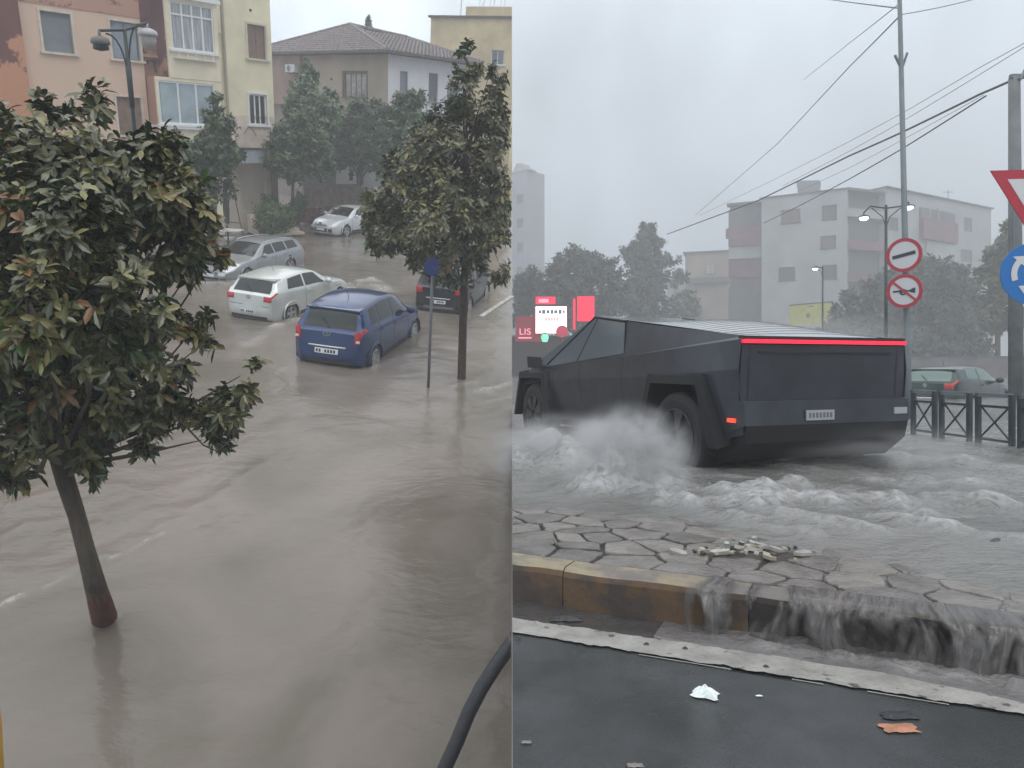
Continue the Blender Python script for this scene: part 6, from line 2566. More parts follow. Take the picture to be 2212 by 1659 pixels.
    mb.prism([T(5.0, .55, .5), T(5.0, -.55, .5), T(.3, -.55, .5), T(.3, .55, .5)], (0, 0, -.22))
    mb.build('underbody', dark_in, t, local=True)
    mb = MB()
    mb.box(T(5.682, .14, .70), (.012, .32, .09))
    pl = mb.build('number_plate', mat('plate_truck', (.30, .31, .32), .4), t, local=True)
    for k in range(7):
        MB().box(T(5.690, .14 + .12 - .04 * k, .70), (.003, .022, .045)).build('letter', mat('plate_ink_soft', (.12, .12, .14), .5), pl, local=True)
    return t


truck()

# ================================================================== barriers, poles, signs
fence_m = mat('fence_blue_black', (.030, .042, .050), .45)
rail_m = mat('fence_rail_pale', (.16, .18, .20), .4)
FP0, FP1 = av(1969, 937, .2), av(2188, 967, .2)
fd = (Vector((FP1.x - FP0.x, FP1.y - FP0.y, 0)))
frz = math.atan2(fd.y, fd.x)


def fence_s(px):
    F_ = Facade(FP0, FP1)
    F_.left = False
    return F_.at(px, 900)[0]


panels = [(1973, 2019), (2034, 2094), (2113, 2186), (2205, 2300)]
for i, (p0, p1) in enumerate(panels):
    s0, s1 = fence_s(p0), fence_s(p1)
    F_ = Facade(FP0, FP1)
    base = F_.pt(s0, 0)
    t = thing('street_barrier', ['dark street barrier with crossed bars nearest to the truck tail', 'dark street barrier with crossed bars in front of the green car plate',
                                 'dark street barrier with crossed bars in front of the green car door', 'dark street barrier cut off by the blue sign post'][i], 'barrier',
              (base.x, base.y, 0), frz, group='street barriers along the flooded road')
    w = s1 - s0
    for x in (0, w):
        MB().box((x, 0, .40), (.052, .05, .82)).build('post', fence_m, t, local=True)
    MB().box((w / 2, 0, .795), (w, .05, .05)).build('top_rail', rail_m, t, local=True)
    MB().box((w / 2, 0, .66), (w - .08, .035, .030)).build('rail', fence_m, t, local=True)
    MB().box((w / 2, 0, .26), (w - .08, .035, .030)).build('rail', fence_m, t, local=True)
    MB().tube([(.04, -.012, .27), (w - .04, -.012, .65)], .013, 6).build('cross_bar', fence_m, t, local=True)
    MB().tube([(.04, .012, .65), (w - .04, .012, .27)], .013, 6).build('cross_bar', fence_m, t, local=True)

pole_g = mat('pole_grey', (.13, .16, .17), .5, noise_amt=.15)
conc_p = mat('concrete_pole', (.13, .145, .15), .7, noise_amt=.25, nscale=2, bump=.2)
b0 = avd(1961, 790, 13.0)
tp = avd(1942, -60, 13.0)
t = thing('utility_pole', 'slim grey pole with a Y bracket carrying two round red-rimmed signs', 'utility pole', (b0.x, b0.y, 0))
mb = MB()
mb.tube([(0, 0, 0), (0, 0, 1.2), ((tp.x - b0.x), 0, tp.z)], [.062, .058, .036], 12)
mb.build('shaft', pole_g, t, local=True, smooth=True)
yb_ = avd(1948, 150, 13.0)
mb = MB()
mb.tube([(yb_.x - b0.x, 0, yb_.z), (yb_.x - b0.x - .125, 0, yb_.z + .26)], .026, 6)
mb.tube([(yb_.x - b0.x, 0, yb_.z), (yb_.x - b0.x + .10, 0, yb_.z + .30)], .022, 6)
mb.build('bracket', pole_g, t, local=True)

s_white, s_red, s_black = mat('sign_white', (.55, .56, .57), .4), mat('sign_red', (.38, .02, .04), .4), mat('sign_black', (.02, .022, .025), .4)
s_blue = mat('sign_blue', (.01, .14, .42), .35)
SY = R(-48)


def sign_disc(px, py, dist, r, label, draw, yaw=SY, face=s_white, rim=s_red):
    p = avd(px, py, dist)
    t = thing('traffic_sign', label, 'traffic sign', tuple(p), yaw)
    M_ = Matrix.Rotation(R(90), 4, 'X')
    MB().lathe([(0, .0), (r, .0), (r, .012), (0, .012)], 40, M_).build('disc', face, t, local=True)
    if rim:
        MB().lathe([(r * .80, .0125), (r * .80, .016), (r * 1.0, .016), (r * 1.0, -.002)], 40, M_).build('rim', rim, t, local=True)
    draw(t, r, M_)
    MB().box((0, .04, 0), (.12, .05, .05)).build('clamp', pole_g, t, local=True)
    return t


def draw_bar(t, r, M_):
    MB().box((0, -.017, 0), (r * 1.28, .005, r * .20), M=Matrix.Rotation(R(-10), 3, 'Y')).build('symbol', s_black, t, local=True)


def draw_horn(t, r, M_):
    q = [(-.62, .06), (-.35, .05), (-.1, .12), (.25, .03), (.50, .16), (.60, .16), (.60, -.14), (.50, -.14), (.25, -.03), (-.1, -.10), (-.2, -.02), (-.35, -.04), (-.62, -.06)]
    MB().prism([(x * r, -.0165, z * r) for x, z in q], (0, -.003, 0)).build('symbol', s_black, t, local=True)
    mb = MB()
    mb.lathe([(r * .10, .0), (r * .10, .004), (r * .19, .004), (r * .19, .0)], 18, Matrix.Translation((-.02, -.0165, -.05 * r)) @ M_)
    mb.build('symbol', s_black, t, local=True)
    MB().box((0, -.0225, 0), (r * 1.62, .005, r * .13), M=Matrix.Rotation(R(42), 3, 'Y')).build('slash', s_red, t, local=True)


sign_disc(1953, 551, 12.9, .305, 'upper round sign with red rim and slanted black bar on the slim grey pole', draw_bar)
sign_disc(1954, 629, 12.9, .305, 'lower round sign with red rim and struck-out black horn on the slim grey pole', draw_horn)

# concrete pole with the thick cable ends
b1 = avd(2195, 790, 20)
t1_ = avd(2191, 168, 20)
t = thing('utility_pole', 'thick pale concrete pole with a cable bundle at its top behind the triangular sign', 'utility pole', (b1.x, b1.y, 0))
mb = MB()
mb.tube([(0, 0, 0), (t1_.x - b1.x, 0, t1_.z)], [.19, .145], 14)
mb.build('shaft', conc_p, t, local=True, smooth=True)
mb = MB()
tz = t1_.z
mb.tube([(-.15, 0, tz - .05), (0, -.16, tz - .1), (.2, -.1, tz + .2), (.42, 0, tz + .5)], .05, 8)
mb.box((.05, -.05, tz + .02), (.5, .12, .10))
mb.tube([(.1, -.2, tz), (.3, -.25, tz - 1.2), (.34, -.2, tz - 2.6), (.30, -.18, tz - 4.0)], .02, 6)
mb.tube([(-.15, -.2, tz - 3.0), (-.2, -.2, tz - 4.2), (-.17, -.2, tz - 5.2)], .015, 6)
mb.build('cable_bundle', pole_g, t, local=True)

# sign post on the right edge
b2 = avd(2222, 790, 7.0)
t = thing('sign_post', 'dark steel post of the give-way and blue signs beside the barriers', 'post', (b2.x, b2.y, 0))
MB().tube([(0, 0, 0), (0, 0, 3.35)], .034, 12).build('tube', mat('post_dark', (.05, .06, .07), .4, metal=.4), t, local=True, smooth=True)
MB().lathe([(0, .02), (.07, .02), (.08, 0)], 14).build('base_plate', fence_m, t, local=True)
cgy = avd(2246, 425, 6.95)
t = thing('give_way_sign', 'white triangular give-way sign with a thick red border, point downwards', 'traffic sign', tuple(cgy), R(-6))
hs_ = .455
tri = lambda k, y: [(-hs_ * k, y, .263 * k), (hs_ * k, y, .263 * k), (0, y, -.525 * k)]
MB().prism(tri(1.0, 0), (0, -.012, 0)).build('border', s_red, t, local=True)
MB().prism(tri(.66, -.0125), (0, -.003, 0)).build('face', s_white, t, local=True)
MB().box((0, .03, .1), (.10, .05, .05)).build('clamp', pole_g, t, local=True)


def draw_round(t, r, M_):
    for k in range(3):
        a0 = R(200 - 120 * k)
        mb = MB()
        pts_i, pts_o = [], []
        for i in range(11):
            a = a0 - R(62) * i / 10
            pts_i.append((r * .50 * math.cos(a), -.0165, r * .50 * math.sin(a)))
            pts_o.append((r * .68 * math.cos(a), -.0165, r * .68 * math.sin(a)))
        for i in range(10):
            mb.quad(pts_i[i], pts_i[i + 1], pts_o[i + 1], pts_o[i])
        a = a0 - R(62)
        mb.add([(r * .36 * math.cos(a), -.0165, r * .36 * math.sin(a)), (r * .84 * math.cos(a), -.0165, r * .84 * math.sin(a)),
                (r * .60 * math.cos(a - R(38)), -.0165, r * .60 * math.sin(a - R(38)))], [(0, 1, 2)])
        k0 = len(mb.v)
        fs_ = list(mb.f)
        mb.add([(x, -.0130, z) for x, y, z in list(mb.v)], fs_)
        mb.build('arrow', s_white, t, local=True)


sign_disc(2231, 592, 6.93, .30, 'blue round roundabout sign with white circling arrows under the give-way sign', draw_round, yaw=R(-6), face=s_blue, rim=None)

# ------------------------------------------------------------------ street lamps that are lit
lit = mat('lamp_lit', (.9, .9, .85), .4, emit=(1, .97, .90), estr=4.0)


def av_lamp(px, ptop, D, heads, label, base_label='street_lamp'):
    b_ = avd(px, 790, D)
    h = avd(px, ptop, D).z
    t = thing('street_lamp', label, 'street lamp', (b_.x, b_.y, 0))
    MB().tube([(0, 0, 0), (0, 0, h)], [.07, .05], 10).build('post', lamp_m, t, local=True, smooth=True)
    for hx, hy in heads:
        p = avd(hx, hy, D)
        e = Vector((p.x - b_.x, 0, p.z))
        mb = MB()
        mb.tube([(0, 0, h - .12), (e.x * .7, 0, h - .04), (e.x, 0, e.z + .18)], .028, 6)
        mb.tube([(0, 0, h - .9), (e.x * .15, 0, h - .45), (e.x * .65, 0, h - .1)], .018, 6)
        mb.tube([(e.x, 0, e.z + .2), (e.x, 0, e.z + .05)], .02, 6)
        mb.build('arm', lamp_m, t, local=True)
        ln_ = MB().lathe([(0, .10), (.10, .09), (.20, .03), (.21, 0), (0, 0)], 16, Matrix.Translation(e)).build('lantern', lamp_m, t, local=True)
        MB().lathe([(.16, -.002), (.15, -.06), (.09, -.10), (0, -.11)], 14, Matrix.Translation(e)).build('lit_globe', lit, ln_, local=True)
    return t


av_lamp(1914, 443, 27, ((1866, 470), (1963, 447)), 'two-armed street lamp with both heads lit in front of the big grey block')
av_lamp(1777, 575, 46, ((1761, 580),), 'distant single lit street lamp in front of the pale facade')

# ------------------------------------------------------------------ overhead cables
wire_m = mat('cable_dark', (.05, .06, .065), .5)
wires = [
    ('thin cable at the very top reaching the slim grey pole from its far side', [(1650, -14, 30), (1800, 0, 22), (1943, 18, 13)], .012),
    ('thin faint cable slanting down from the top of the slim grey pole', [(1943, 8, 13), (1836, 92, 22), (1736, 172, 34)], .010),
    ('long thin cable sloping from the slim grey pole towards the far tree', [(1943, 35, 13), (1836, 143, 20), (1680, 310, 32), (1502, 465, 55)], .013),
    ('thick main cable from the concrete pole across the sky to the tall far tree', [(2198, 168, 20), (2118, 203, 22), (1948, 286, 27), (1836, 336, 31), (1640, 432, 44), (1441, 506, 62)], .038),
    ('lower dark cable from the concrete pole passing before the roof of the grey block', [(2130, 207, 22), (1948, 322, 27), (1836, 386, 32), (1740, 438, 42), (1650, 482, 54)], .026),
    ('upper thin cable of the parallel pair leaving the edge of the view', [(2240, 78, 20), (2118, 145, 22), (1948, 245, 27), (1836, 305, 31), (1684, 382, 42), (1510, 466, 60)], .011),
    ('second thin cable of the parallel pair below the upper one', [(2240, 84, 20), (2118, 160, 22), (1948, 263, 27), (1836, 326, 31), (1690, 402, 42)], .011),
    ('faint cable between the thick main cable and the lower dark one', [(2125, 205, 22), (1948, 303, 27), (1836, 362, 32), (1720, 415, 42)], .009),
    ('short thin cable rising from the slim grey pole to the top edge', [(1950, 31, 13), (2040, 14, 14), (2120, -6, 15)], .007)]
for lb, pts, r_ in wires:
    P = [avd(*p) for p in pts]
    fine = []
    for i in range(len(P) - 1):
        for k in range(6):
            q = k / 6
            fine.append(P[i].lerp(P[i + 1], q) - Vector((0, 0, .02 * q * (1 - q))))
    fine.append(P[-1])
    t_ = MB()
    t_.tube(fine, r_, 6)
    o = t_.build('overhead_cable', wire_m)
    tag(o, lb, 'cable', 'overhead cables')


KD = 1.9  # sets the far blocks back, enlarged, so the haze veils them more
_avd = avd


def avd(px, py, D):
    """far blocks pushed back and enlarged to deepen their haze"""
    return _avd(px, py, D * KD)


# ================================================================== buildings of the avenue
Facade_left = Facade.left


def AF(p0, p1):
    F_ = Facade(p0, p1)
    F_.left = False
    return F_


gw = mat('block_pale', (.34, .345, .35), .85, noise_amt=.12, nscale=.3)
gd = mat('block_dark', (.11, .115, .125), .85, noise_amt=.2, nscale=.3)
gr_ = mat('block_reddish', (.17, .085, .10), .85, noise_amt=.25, nscale=.4)
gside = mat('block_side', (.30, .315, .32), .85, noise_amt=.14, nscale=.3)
win_d = mat('far_window', (.07, .075, .08), .3)
win_b = mat('far_window_brown', (.14, .10, .09), .5)
D0 = 60.0
c0 = avd(1830, 790, D0)
cL = avd(1645, 790, 63.5)
F1 = AF(cL, c0)
zt_ = avd(1830, 408, D0).z
bk = thing('apartment_block', 'big pale grey four-storey block with a dark balcony bay at one end', 'apartment building', (c0.x, c0.y, 0))
ops = [F1.rect(1687, 452, 1729, 482), F1.rect(1776, 443, 1808, 474), F1.rect(1772, 509, 1806, 537), F1.rect(1682, 577, 1718, 606), F1.rect(1776, 572, 1808, 603)]
wall_mb(F1, 0, F1.len, 0, zt_, ops, back=9).build('front_wall', gw, bk)
for q, k in zip(ops, (win_b, win_d, win_b, win_d, win_d)):
    window(F1, q, bk, 'panes', frame=gd, n=2, pane=k, sill=True, fw=.08)
mb = MB()
F1.slab(mb, -.3, F1.len + .2, zt_, zt_ + .18, -9, .25)
mb.build('roof_edge', gd, bk)
# balcony bay on the far left
cB = avd(1577, 790, 66)
F2 = AF(cB, avd(1645, 790, 65))
ztb = avd(1610, 440, 65).z
wall_mb(F2, 0, F2.len, 0, ztb, [], back=7).build('bay_wall', gd, bk)
for (ya, yb2, m_, o1) in ((453, 492, gd, .6), (492, 533, gr_, .9), (533, 560, gw, .6), (560, 600, gr_, .3), (620, 700, gd, .5)):
    mb = MB()
    z0_, z1_ = F2.at(1610, yb2)[1], F2.at(1610, ya)[1]
    F2.slab(mb, -.2, F2.len - .05, z0_ + .05, z1_, 0, o1)
    mb.build('balcony', m_, bk)
mb = MB()
F2.slab(mb, -.5, F2.len, ztb, ztb + .35, -1, .9)
mb.build('bay_roof', gd, bk)
q = F2.at(1571, 505)
mb = MB()
F2.slab(mb, q[0] - .2, q[0] + .35, q[1] - .9, q[1] + .8, 0, .7)
mb.build('balcony_screen', gr_, bk)
# recess and side wall
c1_ = avd(1913, 790, 61.5)
F3 = AF(c0, c1_)
wall_mb(F3, 0, F3.len, 0, zt_ + .1, [], o=-1.2, back=5).build('recess_wall', gd, bk)
for k, (ya, yb2) in enumerate(((452, 470), (520, 540), (590, 610))):
    mb = MB()
    F3.slab(mb, .1, F3.len - .1, F3.at(1870, yb2)[1], F3.at(1870, ya)[1], -1.2, -.1)
    mb.build('balcony', gr_ if k else gside, bk)
mb = MB()
F3.slab(mb, 0, F3.len, zt_ - .1, zt_ + .25, -3, .2)
mb.build('roof_edge', gd, bk)
cE = avd(2141, 790, 70)
F4 = AF(c1_, cE)
zs4 = F4.at(1913, 405)[1]
o4 = [F4.rect(2075, 540, 2100, 566), F4.rect(1920, 470, 1940, 498), F4.rect(2082, 470, 2100, 500)]
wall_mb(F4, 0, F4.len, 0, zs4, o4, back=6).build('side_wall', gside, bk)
for q in o4:
    window(F4, q, bk, 'panes', frame=gd, n=2, pane=win_d, sill=False, fw=.08)
mb = MB()
F4.slab(mb, -.2, F4.len + .3, zs4, zs4 + .2, -6, .4)
mb.build('roof_edge', gd, bk)
for (xa, ya, xb_, yb2, m_) in ((1985, 478, 2060, 522, gr_), (1985, 455, 2060, 476, gd), (1998, 524, 2060, 560, gw)):
    a0, a1, z0_, z1_ = F4.rect(xa, ya, xb_, yb2)
    mb = MB()
    F4.slab(mb, a0, a1, z0_, z1_ - .02, 0, .8 if m_ is gr_ else .3)
    mb.build('balcony', m_, bk)
for px in (2003, 2022):
    a0, z0_ = F4.at(px, 480)
    mb = MB()
    F4.slab(mb, a0 - .12, a0 + .12, F4.at(px, 480)[1], F4.at(px, 450)[1], .3, .5)
    mb.build('balcony_post', gside, bk)
# roof tank
rt = F1.pt(F1.at(1743, 425)[0], zt_ + .18, -3)
t = thing('water_tank', 'small square tank on the roof of the big pale grey block', 'water tank', tuple(rt), F1.rz)
t.scale = (KD, KD, KD)
MB().prism([(-.85, -.6, .25), (-1.05, -.6, 1.35), (.85, -.6, 1.15), (.75, -.6, .25)], (0, 1.2, 0)).build('tank', mat('tank_far', (.20, .21, .22), .6), t, local=True)
MB().box((0, 0, .12), (1.5, 1.0, .24)).build('stand', gd, t, local=True)
a_ = F4.pt(F4.at(2073, 440)[0], zs4 + .2, -2)
t = thing('roof_aerial', 'tiny aerial on the side roof of the big pale grey block', 'aerial', tuple(a_))
t.scale = (KD, KD, KD)
MB().tube([(0, 0, 0), (0, 0, 1.3)], .035, 5).build('mast', gd, t, local=True)
MB().tube([(-.5, 0, 1.1), (.5, 0, 1.1)], .03, 5).build('crossbar', gd, t, local=True)

# lower beige building
F5 = AF(avd(1440, 790, 78), avd(1580, 790, 76))
lb_ = thing('low_beige_building', 'low hazy beige building beside the balcony bay of the grey block', 'building', tuple(F5.p.xy) + (0,))
z5 = F5.at(1530, 545)[1]
s5 = F5.at(1480, 600)[0]
o5 = [F5.rect(1524, 570, 1545, 592)]
wall_mb(F5, s5, F5.len, 0, z5, o5, back=8).build('wall', mat('far_beige', (.30, .24, .20), .85, noise_amt=.2, nscale=.3), lb_)
window(F5, o5[0], lb_, 'panes', frame=gd, n=2, pane=mat('far_pane_warm', (.40, .33, .27), .4), fw=.1)
mb = MB()
F5.slab(mb, s5 - .4, F5.len, z5, z5 + .25, -8, .4)
mb.build('roof_edge', gd, lb_)
mb = MB()
F5.slab(mb, s5 + .5, F5.len - .5, F5.at(1530, 612)[1], F5.at(1530, 600)[1], 0, .8)
mb.build('balcony', gd, lb_)
wall_mb(F5, 0, s5 - .002, 0, F5.at(1455, 612)[1], [], back=5).build('low_wall', gside, lb_)

# hazy tower at the join
F6 = AF((.02, 92 * KD), avd(1138, 790, 90))
tw = thing('tower_building', 'faint tower block with a jutting eave rising from the haze behind the trees', 'tower', (F6.p.x, F6.p.y, 0))
zt6 = F6.at(1120, 372)[1]
o6 = [F6.rect(1116, 420 + 52 * k, 1130, 440 + 52 * k) for k in range(4)]
wall_mb(F6, 0, F6.len, 0, zt6, o6, back=6).build('wall', mat('tower_blue', (.24, .26, .29), .85, noise_amt=.1, nscale=.2), tw)
for q in o6:
    window(F6, q, tw, 'panes', frame=gd, n=1, pane=win_d, sill=False, fw=.1)
mb = MB()
pp = [F6.pt(0, zt6, .2), F6.pt(F6.len + .7, zt6, .2), F6.pt(F6.len * .45, zt6 + 1.7, -1.0), F6.pt(F6.len * .3, zt6 + 2.6, -1.5), F6.pt(0, zt6 + 2.9, -1.5)]
mb.prism(pp, F6.n * -3)
mb.build('roof', mat('tower_roof', (.20, .21, .24), .8), tw)

# yellow billboard on the pavement
F7 = AF(avd(1703, 790, 50), avd(1802, 790, 47))
bb = F7.rect(1706, 657, 1798, 702)
t = thing('yellow_billboard', 'yellow billboard with faded marks in front of the pale grey facade', 'billboard', tuple(F7.pt((bb[0] + bb[1]) / 2, 0)), F7.rz)
w, z0_, z1_ = bb[1] - bb[0], bb[2], bb[3]
MB().box((0, 0, (z0_ + z1_) / 2), (w, .1, z1_ - z0_)).build('board', mat('board_yellow', (.52, .50, .14), .6, noise_amt=.12, nscale=1), t, local=True)
MB().box((0, 0, z1_ + .08), (w + .1, .2, .14)).build('frame', gd, t, local=True)
for x in (-w * .35, w * .35):
    MB().tube([(x, .05, 0), (x, .05, z0_)], .06, 8).build('post', gd, t, local=True)
mb = MB()
mb.lathe([(0, .03), (.3, .03), (.32, 0)], 16, Matrix.Translation((-w * .05, -.052, (z0_ + z1_) / 2 - .1)) @ Matrix.Rotation(R(90), 4, 'X'))
mb.box((w * .02, -.06, z1_ - .3), (.7, .03, .14))
mb.build('print', mat('board_print', (.18, .17, .12), .6), t, local=True)

# lit screens and signs of the shop behind the trees
def text_mesh(txt, size, name, m, parent, M_, ext=.01):
    cu = bpy.data.curves.new(name, 'FONT')
    cu.body = txt
    cu.size = size
    cu.align_x = 'CENTER'
    cu.align_y = 'CENTER'
    cu.extrude = ext
    ob = bpy.data.objects.new(name, cu)
    COL.objects.link(ob)
    dg = bpy.context.evaluated_depsgraph_get()
    me = bpy.data.meshes.new_from_object(ob.evaluated_get(dg))
    bpy.data.objects.remove(ob)
    me.materials.clear()
    me.materials.append(m)
    me.transform(M_)
    o = bpy.data.objects.new(name, me)
    COL.objects.link(o)
    o.parent = parent
    return o


UPR = Matrix.Rotation(R(90), 4, 'X')
e_w = mat('screen_white', (.8, .8, .8), .5, emit=(1, .99, .98), estr=1.25)
e_r = mat('screen_red', (.3, .01, .03), .5, emit=(1, .015, .07), estr=.95)
e_p = mat('sign_pink', (.7, .2, .3), .5, emit=(1, .35, .45), estr=1.0)
e_pt = mat('screen_pink_soft', (.6, .3, .3), .5, emit=(.85, .45, .50), estr=.8)
e_gt = mat('screen_grey_text', (.25, .25, .27), .5)
DS = 34.0


def panel(px0, py0, px1, py1, name, label, m, D=DS, cat='sign', frame=gd):
    a, b_ = avd(px0, py1, D), avd(px1, py0, D)
    w, h = b_.x - a.x, b_.z - a.z
    t = thing(name, label, cat, ((a.x + b_.x) / 2, a.y, a.z))
    MB().box((0, .12, h / 2), (w + .1, .2, h + .1)).build('casing', frame, t, local=True)
    MB().box((0, 0, h / 2), (w, .04, h)).build('screen', m, t, local=True)
    return t, w, h


t, w, h = panel(1157, 662, 1224, 720, 'led_screen', 'bright white lit screen with grey and pink lines of text beside the red signs', e_w, cat='screen', frame=mat('frame_red_glow', (.25, .03, .05), .5, emit=(.6, .02, .06), estr=.35))  # dull red glow around the screen put into the casing as emission
for k, (x, ww) in enumerate(((-.36, .10), (-.24, .13), (-.10, .12), (.03, .10), (.15, .13), (.29, .12), (.41, .07))):
    MB().box((x * w, -.025, h * .80), (ww * w * .8, .01, h * (.12 + .03 * (k % 2)))).build('letter', e_gt, t, local=True)
for k in range(5):
    MB().box(((-.16 + .09 * k) * w, -.025, h * .52), (.07 * w, .01, h * .12)).build('letter', e_pt, t, local=True)
t, w, h = panel(1157, 641, 1200, 657, 'red_shop_sign', 'small red lit sign strip right above the white lit screen', e_r)
MB().box((-.1 * w, -.025, h * .45), (w * .5, .01, h * .5)).build('letter', e_p, t, local=True)
t, w, h = panel(1247, 640, 1284, 694, 'red_shop_sign', 'tall red lit panel above the windscreen of the truck', e_r)
t, w, h = panel(1238, 645, 1243, 712, 'red_shop_sign', 'narrow red lit strip beside the tall red lit panel', e_r)
p = avd(1134, 717, DS)
t = thing('letter_sign', 'small pink lit letters with an underline at the edge of the haze', 'sign', tuple(p))
t.scale = (KD, KD, KD)
text_mesh('LIS', .42, 'letters', e_p, t, UPR @ Matrix.Scale(1.15, 4, (1, 0, 0)))
MB().box((0, 0, -.28), (.62, .04, .06)).build('underline', e_p, t, local=True)
MB().box((.3, .25, .15), (1.5, .2, 1.2)).build('back_board', mat('board_red_glow', (.16, .04, .05), .6, emit=(.5, .02, .04), estr=.25), t, local=True)  # board carries the red glow of the signs as weak emission
p = avd(1177, 729, DS - .3)
t = thing('green_lamp', 'green lit lamp just below the white lit screen', 'lamp', tuple(p))
t.scale = (KD, KD, KD)
MB().lathe([(0, .16), (.14, .14), (.18, 0), (.12, -.2), (0, -.22)], 14).build('globe', mat('lamp_green', (.1, .6, .4), .5, emit=(.25, .95, .6), estr=.9), t, local=True)
MB().lathe([(0, .22), (.10, .20), (.12, .15)], 12).build('cap', gd, t, local=True)
p = avd(1214, 716, DS - .5)
t = thing('red_lamp', 'round dull red disc at the lower corner of the white lit screen', 'lamp', tuple(p))
t.scale = (KD, KD, KD)
MB().lathe([(0, 0), (.28, 0), (.28, .06), (0, .08)], 18, UPR).build('disc', mat('disc_red', (.4, .03, .06), .4, emit=(.7, .04, .1), estr=.4), t, local=True)
MB().tube([(0, .05, 0), (0, .05, -1.5)], .04, 6).build('post', gd, t, local=True)
pk = avd(1262, 760, DS + 4)
t = thing('shop_kiosk', 'dim grey shop front behind the lit signs', 'shop', (avd(1195, 760, DS + 1.5).x, avd(1195, 760, DS + 1.5).y, 0))
kw = 4.1 * KD
MB().box((0, 1.5, 1.9), (kw, 3, 3.8)).build('wall', mat('kiosk_dark', (.10, .085, .09), .7), t, local=True)
MB().box((0, 1.4, 3.9), (kw + .3, 3.3, .18)).build('roof', gd, t, local=True)

# boundary wall behind the barriers
F8 = AF(avd(1600, 790, 40), avd(2320, 790, 32))
t = thing('boundary_wall', 'long grey brown wall behind the cars and barriers', 'wall', tuple(F8.p.xy) + (0,), 0)
mb = wall_mb(F8, 0, F8.len, 0, 1.9, [], back=.3)
mb.build('wall', mat('wall_far_brown', (.16, .145, .145), .8, noise_amt=.3, nscale=.5), t)
mb = MB()
F8.slab(mb, 0, F8.len, 1.9, 2.0, -.35, .06)
mb.build('coping', gd, t)

# ------------------------------------------------------------------ far trees
fm = [mat('far_leaf_dark', (.028, .045, .032), .6), mat('far_leaf_mid', (.05, .075, .05), .6), mat('far_leaf_pale', (.085, .10, .06), .6)]
fy = [mat('far_leaf_yellow', (.10, .10, .045), .6), mat('far_leaf_dull', (.06, .075, .045), .6), fm[0]]
keepR = lambda p: p.x > .02


def far_tree(label, px, D, top, clumps, n=900, mats=fm, L=.68, name='roadside_tree', droop=.1):
    b_ = avd(px, 790, D)
    tree(name, label, [(b_.x, b_.y, 0), (b_.x, b_.y, avd(px, 700, D).z), (b_.x, b_.y, avd(px, top, D).z)], [.25, .2, .1], cl(D, clumps, False), L, n, simple=True,
         group='roadside trees in the haze', left=False, mats=mats, mix=(.6, .3, .1, 0), keep=keepR, limb_r=.06, droop=droop)


far_tree('low leafy tree below the faint tower block', 1140, 52, 640, [(1118, 625, 28), (1150, 612, 28), (1165, 640, 32), (1120, 670, 40), (1180, 680, 40)], 900)
far_tree('wide rounded tree beside the low leafy tree below the tower', 1240, 50, 620, [(1215, 575, 24), (1245, 562, 26), (1280, 572, 28), (1320, 590, 28), (1200, 610, 32), (1250, 620, 48), (1310, 640, 45), (1220, 670, 45), (1290, 690, 45), (1180, 650, 30)], 2400)
far_tree('tall spiky tree in front of the end of the thick cable', 1390, 56, 560, [(1397, 492, 14), (1385, 520, 24), (1410, 525, 22), (1365, 545, 22), (1425, 560, 20), (1392, 560, 34), (1375, 600, 36), (1415, 610, 32), (1350, 640, 36), (1400, 660, 45)], 1900, droop=.35)
far_tree('pale bare bushy tree between the spiky tree and the low beige building', 1460, 60, 640, [(1450, 560, 16), (1465, 600, 22), (1475, 650, 30), (1440, 690, 40), (1490, 700, 30)], 500, [fm[2], fm[1], fm[1]])
far_tree('dark dense tree behind the round signs', 1900, 44, 640, [(1925, 590, 30), (1960, 575, 36), (2000, 585, 36), (1900, 640, 45), (1950, 650, 60), (1880, 700, 45), (2010, 650, 50), (1960, 720, 60), (1890, 760, 40)], 2600)
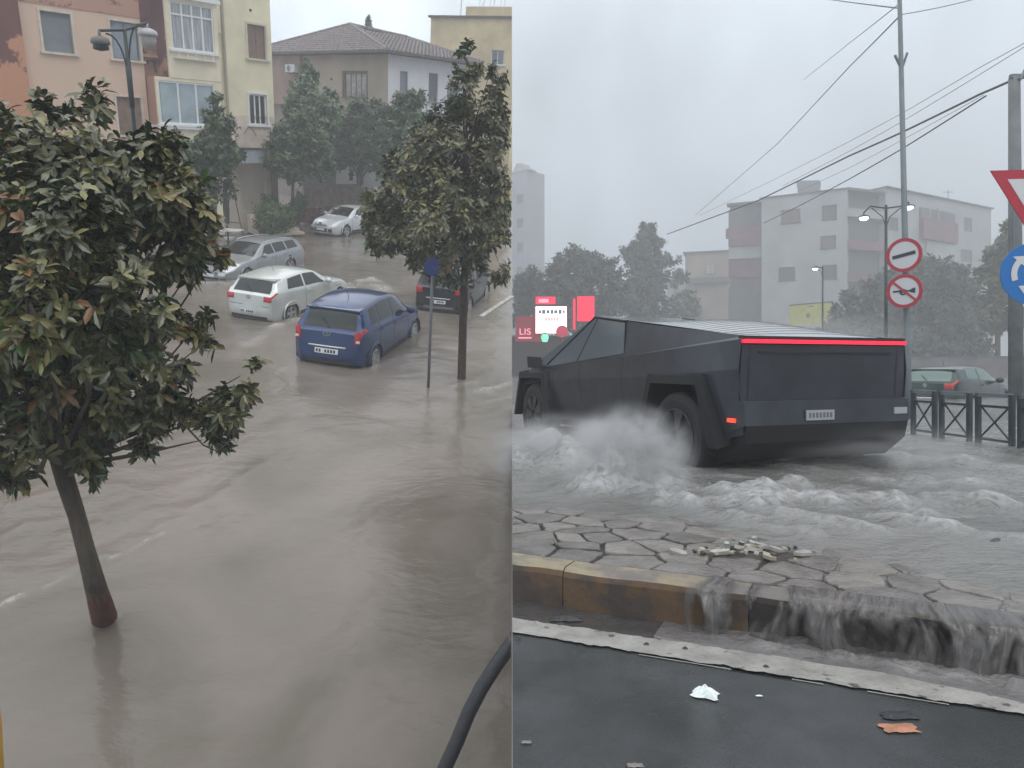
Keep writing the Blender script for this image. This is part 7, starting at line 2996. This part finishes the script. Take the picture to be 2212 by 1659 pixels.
far_tree('dark dense tree between the round signs and the yellowish tree', 2050, 42, 660, [(2040, 600, 34), (2075, 620, 36), (2060, 670, 50), (2040, 730, 50), (2090, 700, 40), (2000, 740, 40), (2100, 760, 35)], 1900)
far_tree('yellowish ragged tree in front of the concrete pole', 2155, 34, 560, [(2180, 492, 10), (2170, 520, 14), (2150, 548, 18), (2185, 560, 24), (2140, 590, 22), (2180, 620, 30), (2150, 650, 24), (2195, 690, 26), (2150, 700, 20)], 800, fy)
far_tree('leafy shrub mass under the yellow billboard', 1800, 42, 700, [(1840, 650, 20), (1825, 690, 34), (1800, 715, 26), (1850, 730, 45), (1780, 745, 30)], 1100, [fm[1], fm[0], fm[2]])


avd = _avd

# ------------------------------------------------------------------ cars behind the barriers
p_green = paint('paint_bottle_green', (.010, .035, .030), .3)
gl2 = mat('car_glass_green', (.10, .17, .15), .12, spec=.8)
GREEN = dict(HATCH_MID, glass=gl2)
rz_ = R(36)
pp = av(2092, 838 + 6, .2)
dd_ = 20.5
q = avd(2085, 790, dd_)
make_car('hatchback_car', 'dark green hatchback with a lit red tail light behind the street barriers', (q.x + .9, q.y + 1.8, -.32), rz_, GREEN, p_green, left=False)
q = avd(1985, 790, 27)
make_car('parked_car', 'pale car between the truck tail and the dark green hatchback', (q.x - .5, q.y + 2.2, -.42), R(100), FOCUS, p_silver2, left=False)

# ------------------------------------------------------------------ rain haze over both places
hm = bpy.data.materials.new('haze')
hm.use_nodes = True
hm.node_tree.nodes.clear()
ho = hm.node_tree.nodes.new('ShaderNodeOutputMaterial')
hv = hm.node_tree.nodes.new('ShaderNodeVolumePrincipled')
hv.inputs['Color'].default_value = (.86, .88, .90, 1)
hv.inputs['Density'].default_value = .0043
hv.inputs['Anisotropy'].default_value = 0.0
hm.node_tree.links.new(hv.outputs[0], ho.inputs['Volume'])
mb = MB()
mb.box((45, 97, 26), (410, 228, 94))
hz_o = mb.build('haze', hm)
tag(hz_o, kind='stuff')

# ================================================================== finish
for o in LEFT:
    o.matrix_world = ML @ o.matrix_basis
